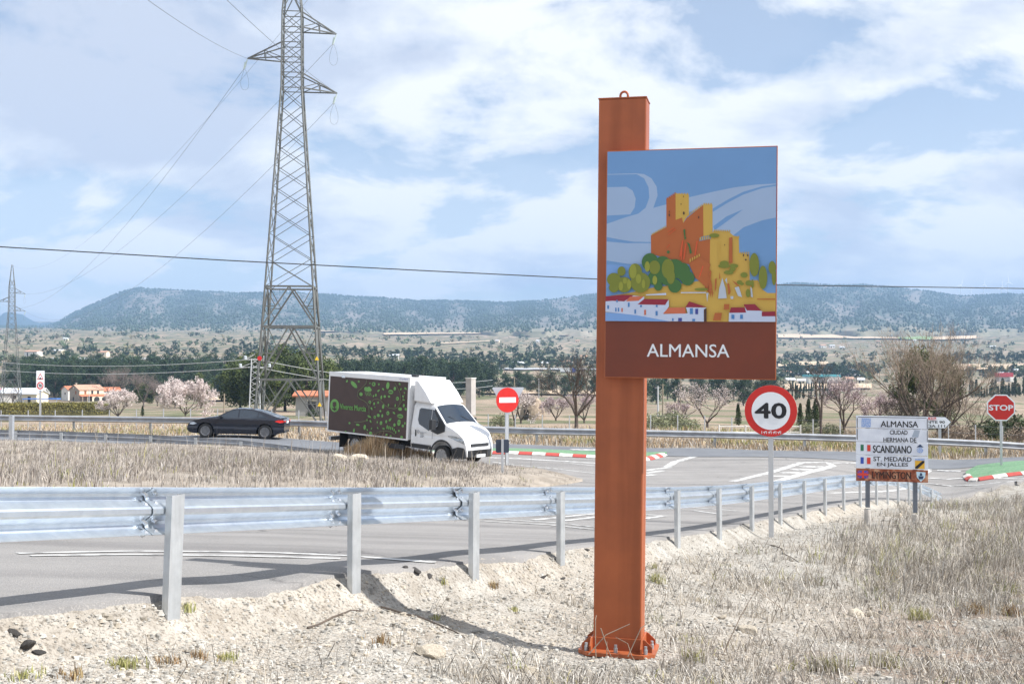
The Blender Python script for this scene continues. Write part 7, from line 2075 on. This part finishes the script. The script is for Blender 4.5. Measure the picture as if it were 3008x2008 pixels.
for i, (xx, yy, wpx, k, lb) in enumerate(((955, 1308, 20, 0, 'dark broken asphalt lump at the road edge between second and third posts'), (985, 1318, 12, 1, 'smaller asphalt lump right beside the largest one'), (930, 1298, 13, 2, 'asphalt lump on the lip of the road left of the largest one'), (1245, 1322, 12, 0, 'dark lump in front of the fourth barrier post'), (1290, 1325, 10, 1, 'dark lump between the fourth post and the pillar'), (60, 1478, 34, 2, 'long dark slab of broken asphalt at lower left'), (30, 1448, 22, 1, 'dark asphalt slab by the left edge of the road'), (90, 1494, 20, 0, 'dark asphalt piece in front of the long slab at left'), (430, 1497, 15, 1, 'brown clod on the gravel below the first post'), (720, 1330, 11, 2, 'asphalt crumb left of the second post'), (775, 1340, 10, 0, 'asphalt crumb at the foot of the second post'), (1345, 1258, 9, 1, 'dark lump touching the left side of the pillar'))):
    p = hit(xx, yy + 3); s_ = wpx / ppm(p.y)
    tag(link('asphalt_lump', LUMPS[k], None, None, (p.x, p.y, p.z + s_ * .08), (RNG.normal() * .25, RNG.normal() * .25, RNG.random() * 6), (s_, s_ * .55, s_ * .7)), lb, 'rubble', 'lumps of broken asphalt')
# small tufts
def tuft(xx, yy, hD, n, pal, label, lean=.6):
    p = hit(xx, yy); r = RNG.normal(size=(n, 2)) * .035 * hD / 20; h = np.full(n, hD / ppm(p.y)) * RNG.uniform(.5, 1.1, n)
    b = np.stack([p.x + r[:, 0], p.y + r[:, 1], np.full(n, p.z)], -1)
    blades('grass_tuft', b, h, np.full(n, .0035), RNG.uniform(.1, lean, n), pick(pal, n), label, m_grass, kind=None).__setitem__('group', 'single grass tufts')
FRESH = np.array([rgb(160, 158, 100), rgb(136, 140, 84), rgb(184, 176, 132)])
BROWN = np.array([rgb(150, 120, 84), rgb(120, 100, 76), rgb(170, 150, 110)])
for a in ((285, 1530, 26, 160, FRESH, 'bright yellow green tuft on gravel at lower left'), (385, 1520, 22, 90, BROWN, 'brownish tuft right of the bright green one'), (455, 1508, 26, 60, BROWN, 'dry brown twiggy tuft below the first post'), (520, 1510, 20, 80, FRESH, 'greenish tuft right of the twiggy brown tuft'), (425, 1395, 18, 60, FRESH, 'small green tuft beside the first barrier post'), (1505, 1335, 26, 140, FRESH, 'yellow green tuft at the right side of the pillar'), (1500, 1305, 16, 60, FRESH, 'little tuft above the yellow green one by the pillar'), (1130, 1345, 16, 60, BROWN, 'rusty tuft near the third barrier post'), (1015, 1335, 14, 50, FRESH, 'tiny green tuft under the broken asphalt'), (875, 1475, 24, 70, BROWN, 'dry brown tuft in the middle of the bank'), (1000, 1420, 14, 50, FRESH, 'small green sprig right of the bank centre'), (1180, 1400, 14, 50, FRESH, 'small sprig on the bank left of the pillar'), (60, 1555, 26, 70, FRESH, 'green tuft in the bottom left corner'), (160, 1552, 24, 60, BROWN, 'straw tuft near the bottom left corner'), (2110, 1420, 34, 120, FRESH, 'upright green tuft with reddish tips at right'), (2240, 1405, 34, 110, BROWN, 'reddish brown tuft at the right'), (2320, 1410, 32, 110, BROWN, 'reddish tuft near the right edge'), (1560, 1540, 40, 220, STRAW, 'pale dry clump in front of the pillar base, right side'), (1900, 1540, 46, 260, np.concatenate([STRAW, FRESH]), 'yellowish bushy clump at the bottom right of centre'), (2030, 1530, 40, 200, np.concatenate([STRAW, FRESH]), 'straw clump at the bottom, right of the bushy one'), (1590, 1515, 30, 140, np.concatenate([STRAW, FRESH]), 'green tinged clump to the right of the base plate'), (2050, 1330, 24, 90, BROWN, 'dark tuft in the middle of the dry grass')):
    tuft(*a)
# dry stalks before the pillar base
for i, pts in enumerate(([(1370, 1560), (1366, 1480), (1366, 1420), (1368, 1410)], [(1475, 1550), (1448, 1500), (1440, 1475), (1412, 1460)], [(1395, 1560), (1392, 1498), (1392, 1470)], [(1378, 1440), (1395, 1490), (1402, 1505)], [(1350, 1500), (1390, 1455), (1445, 1430)], [(1440, 1505), (1470, 1440), (1490, 1425)], [(1640, 1540), (1700, 1410), (1735, 1350), (1800, 1400)], [(1850, 1535), (1858, 1490), (1875, 1510)])):
    d = 9.1 if i < 6 else 9.6
    mb = MB(); mb.tube([P(x_, y_, d + .03 * k) for k, (x_, y_) in enumerate(pts)], [.0045 * (1 - .15 * k) for k in range(len(pts))], 5)
    tag(mb.build('dry_stalk', m_twig), ('bent dry stalk crossing the left edge of the pillar base', 'zigzag dry stalk in front of the base plate', 'upright dry stalk before the base plate', 'short slanting stalk crossing the base gusset', 'arching dry stalk across the lower pillar', 'thin stalk at the right side of the base', 'long arched stalk right of the pillar', 'dark forked twig at the bottom right of centre')[i], 'stalk', 'dry stalks')
for i, (xa, ya, xb, yb_) in enumerate(((870, 1390, 1070, 1462), (1770, 1250, 1830, 1290), (700, 1440, 830, 1400))):
    a_, b_ = hit(xa, ya), hit(xb, yb_); pts = [a_.lerp(b_, t / 6) + Vector((RNG.normal() * .02, RNG.normal() * .02, .015)) for t in range(7)]
    for q in pts: q.z = gz(q.x, q.y) + .012
    mb = MB(); mb.tube(pts, [.009, .009, .008, .008, .007, .006, .004], 5); tag(mb.build('fallen_twig', m_bark), ('long dark twig lying across the gravel bank', 'dark twig on the bank below the speed limit post', 'thin twig on the bank under the second post')[i], 'twig', 'twigs on the ground')

# ------------------------------------------------------------------ the air itself
hz_me = MB().box(-7000, 7000, -400, 7600, -60, 560)
m_haze = bpy.data.materials.new('haze_air'); m_haze.use_nodes = True
hn, hlk = m_haze.node_tree.nodes, m_haze.node_tree.links; hn.clear()
ho = hn.new('ShaderNodeOutputMaterial'); hv_ = hn.new('ShaderNodeVolumePrincipled')
hv_.inputs['Color'].default_value = (.40, .64, 1.0, 1); hv_.inputs['Density'].default_value = 0.00016; hv_.inputs['Anisotropy'].default_value = 0.0
hlk.new(hv_.outputs[0], ho.inputs['Volume'])
tag(hz_me.build('haze', m_haze), kind='stuff')
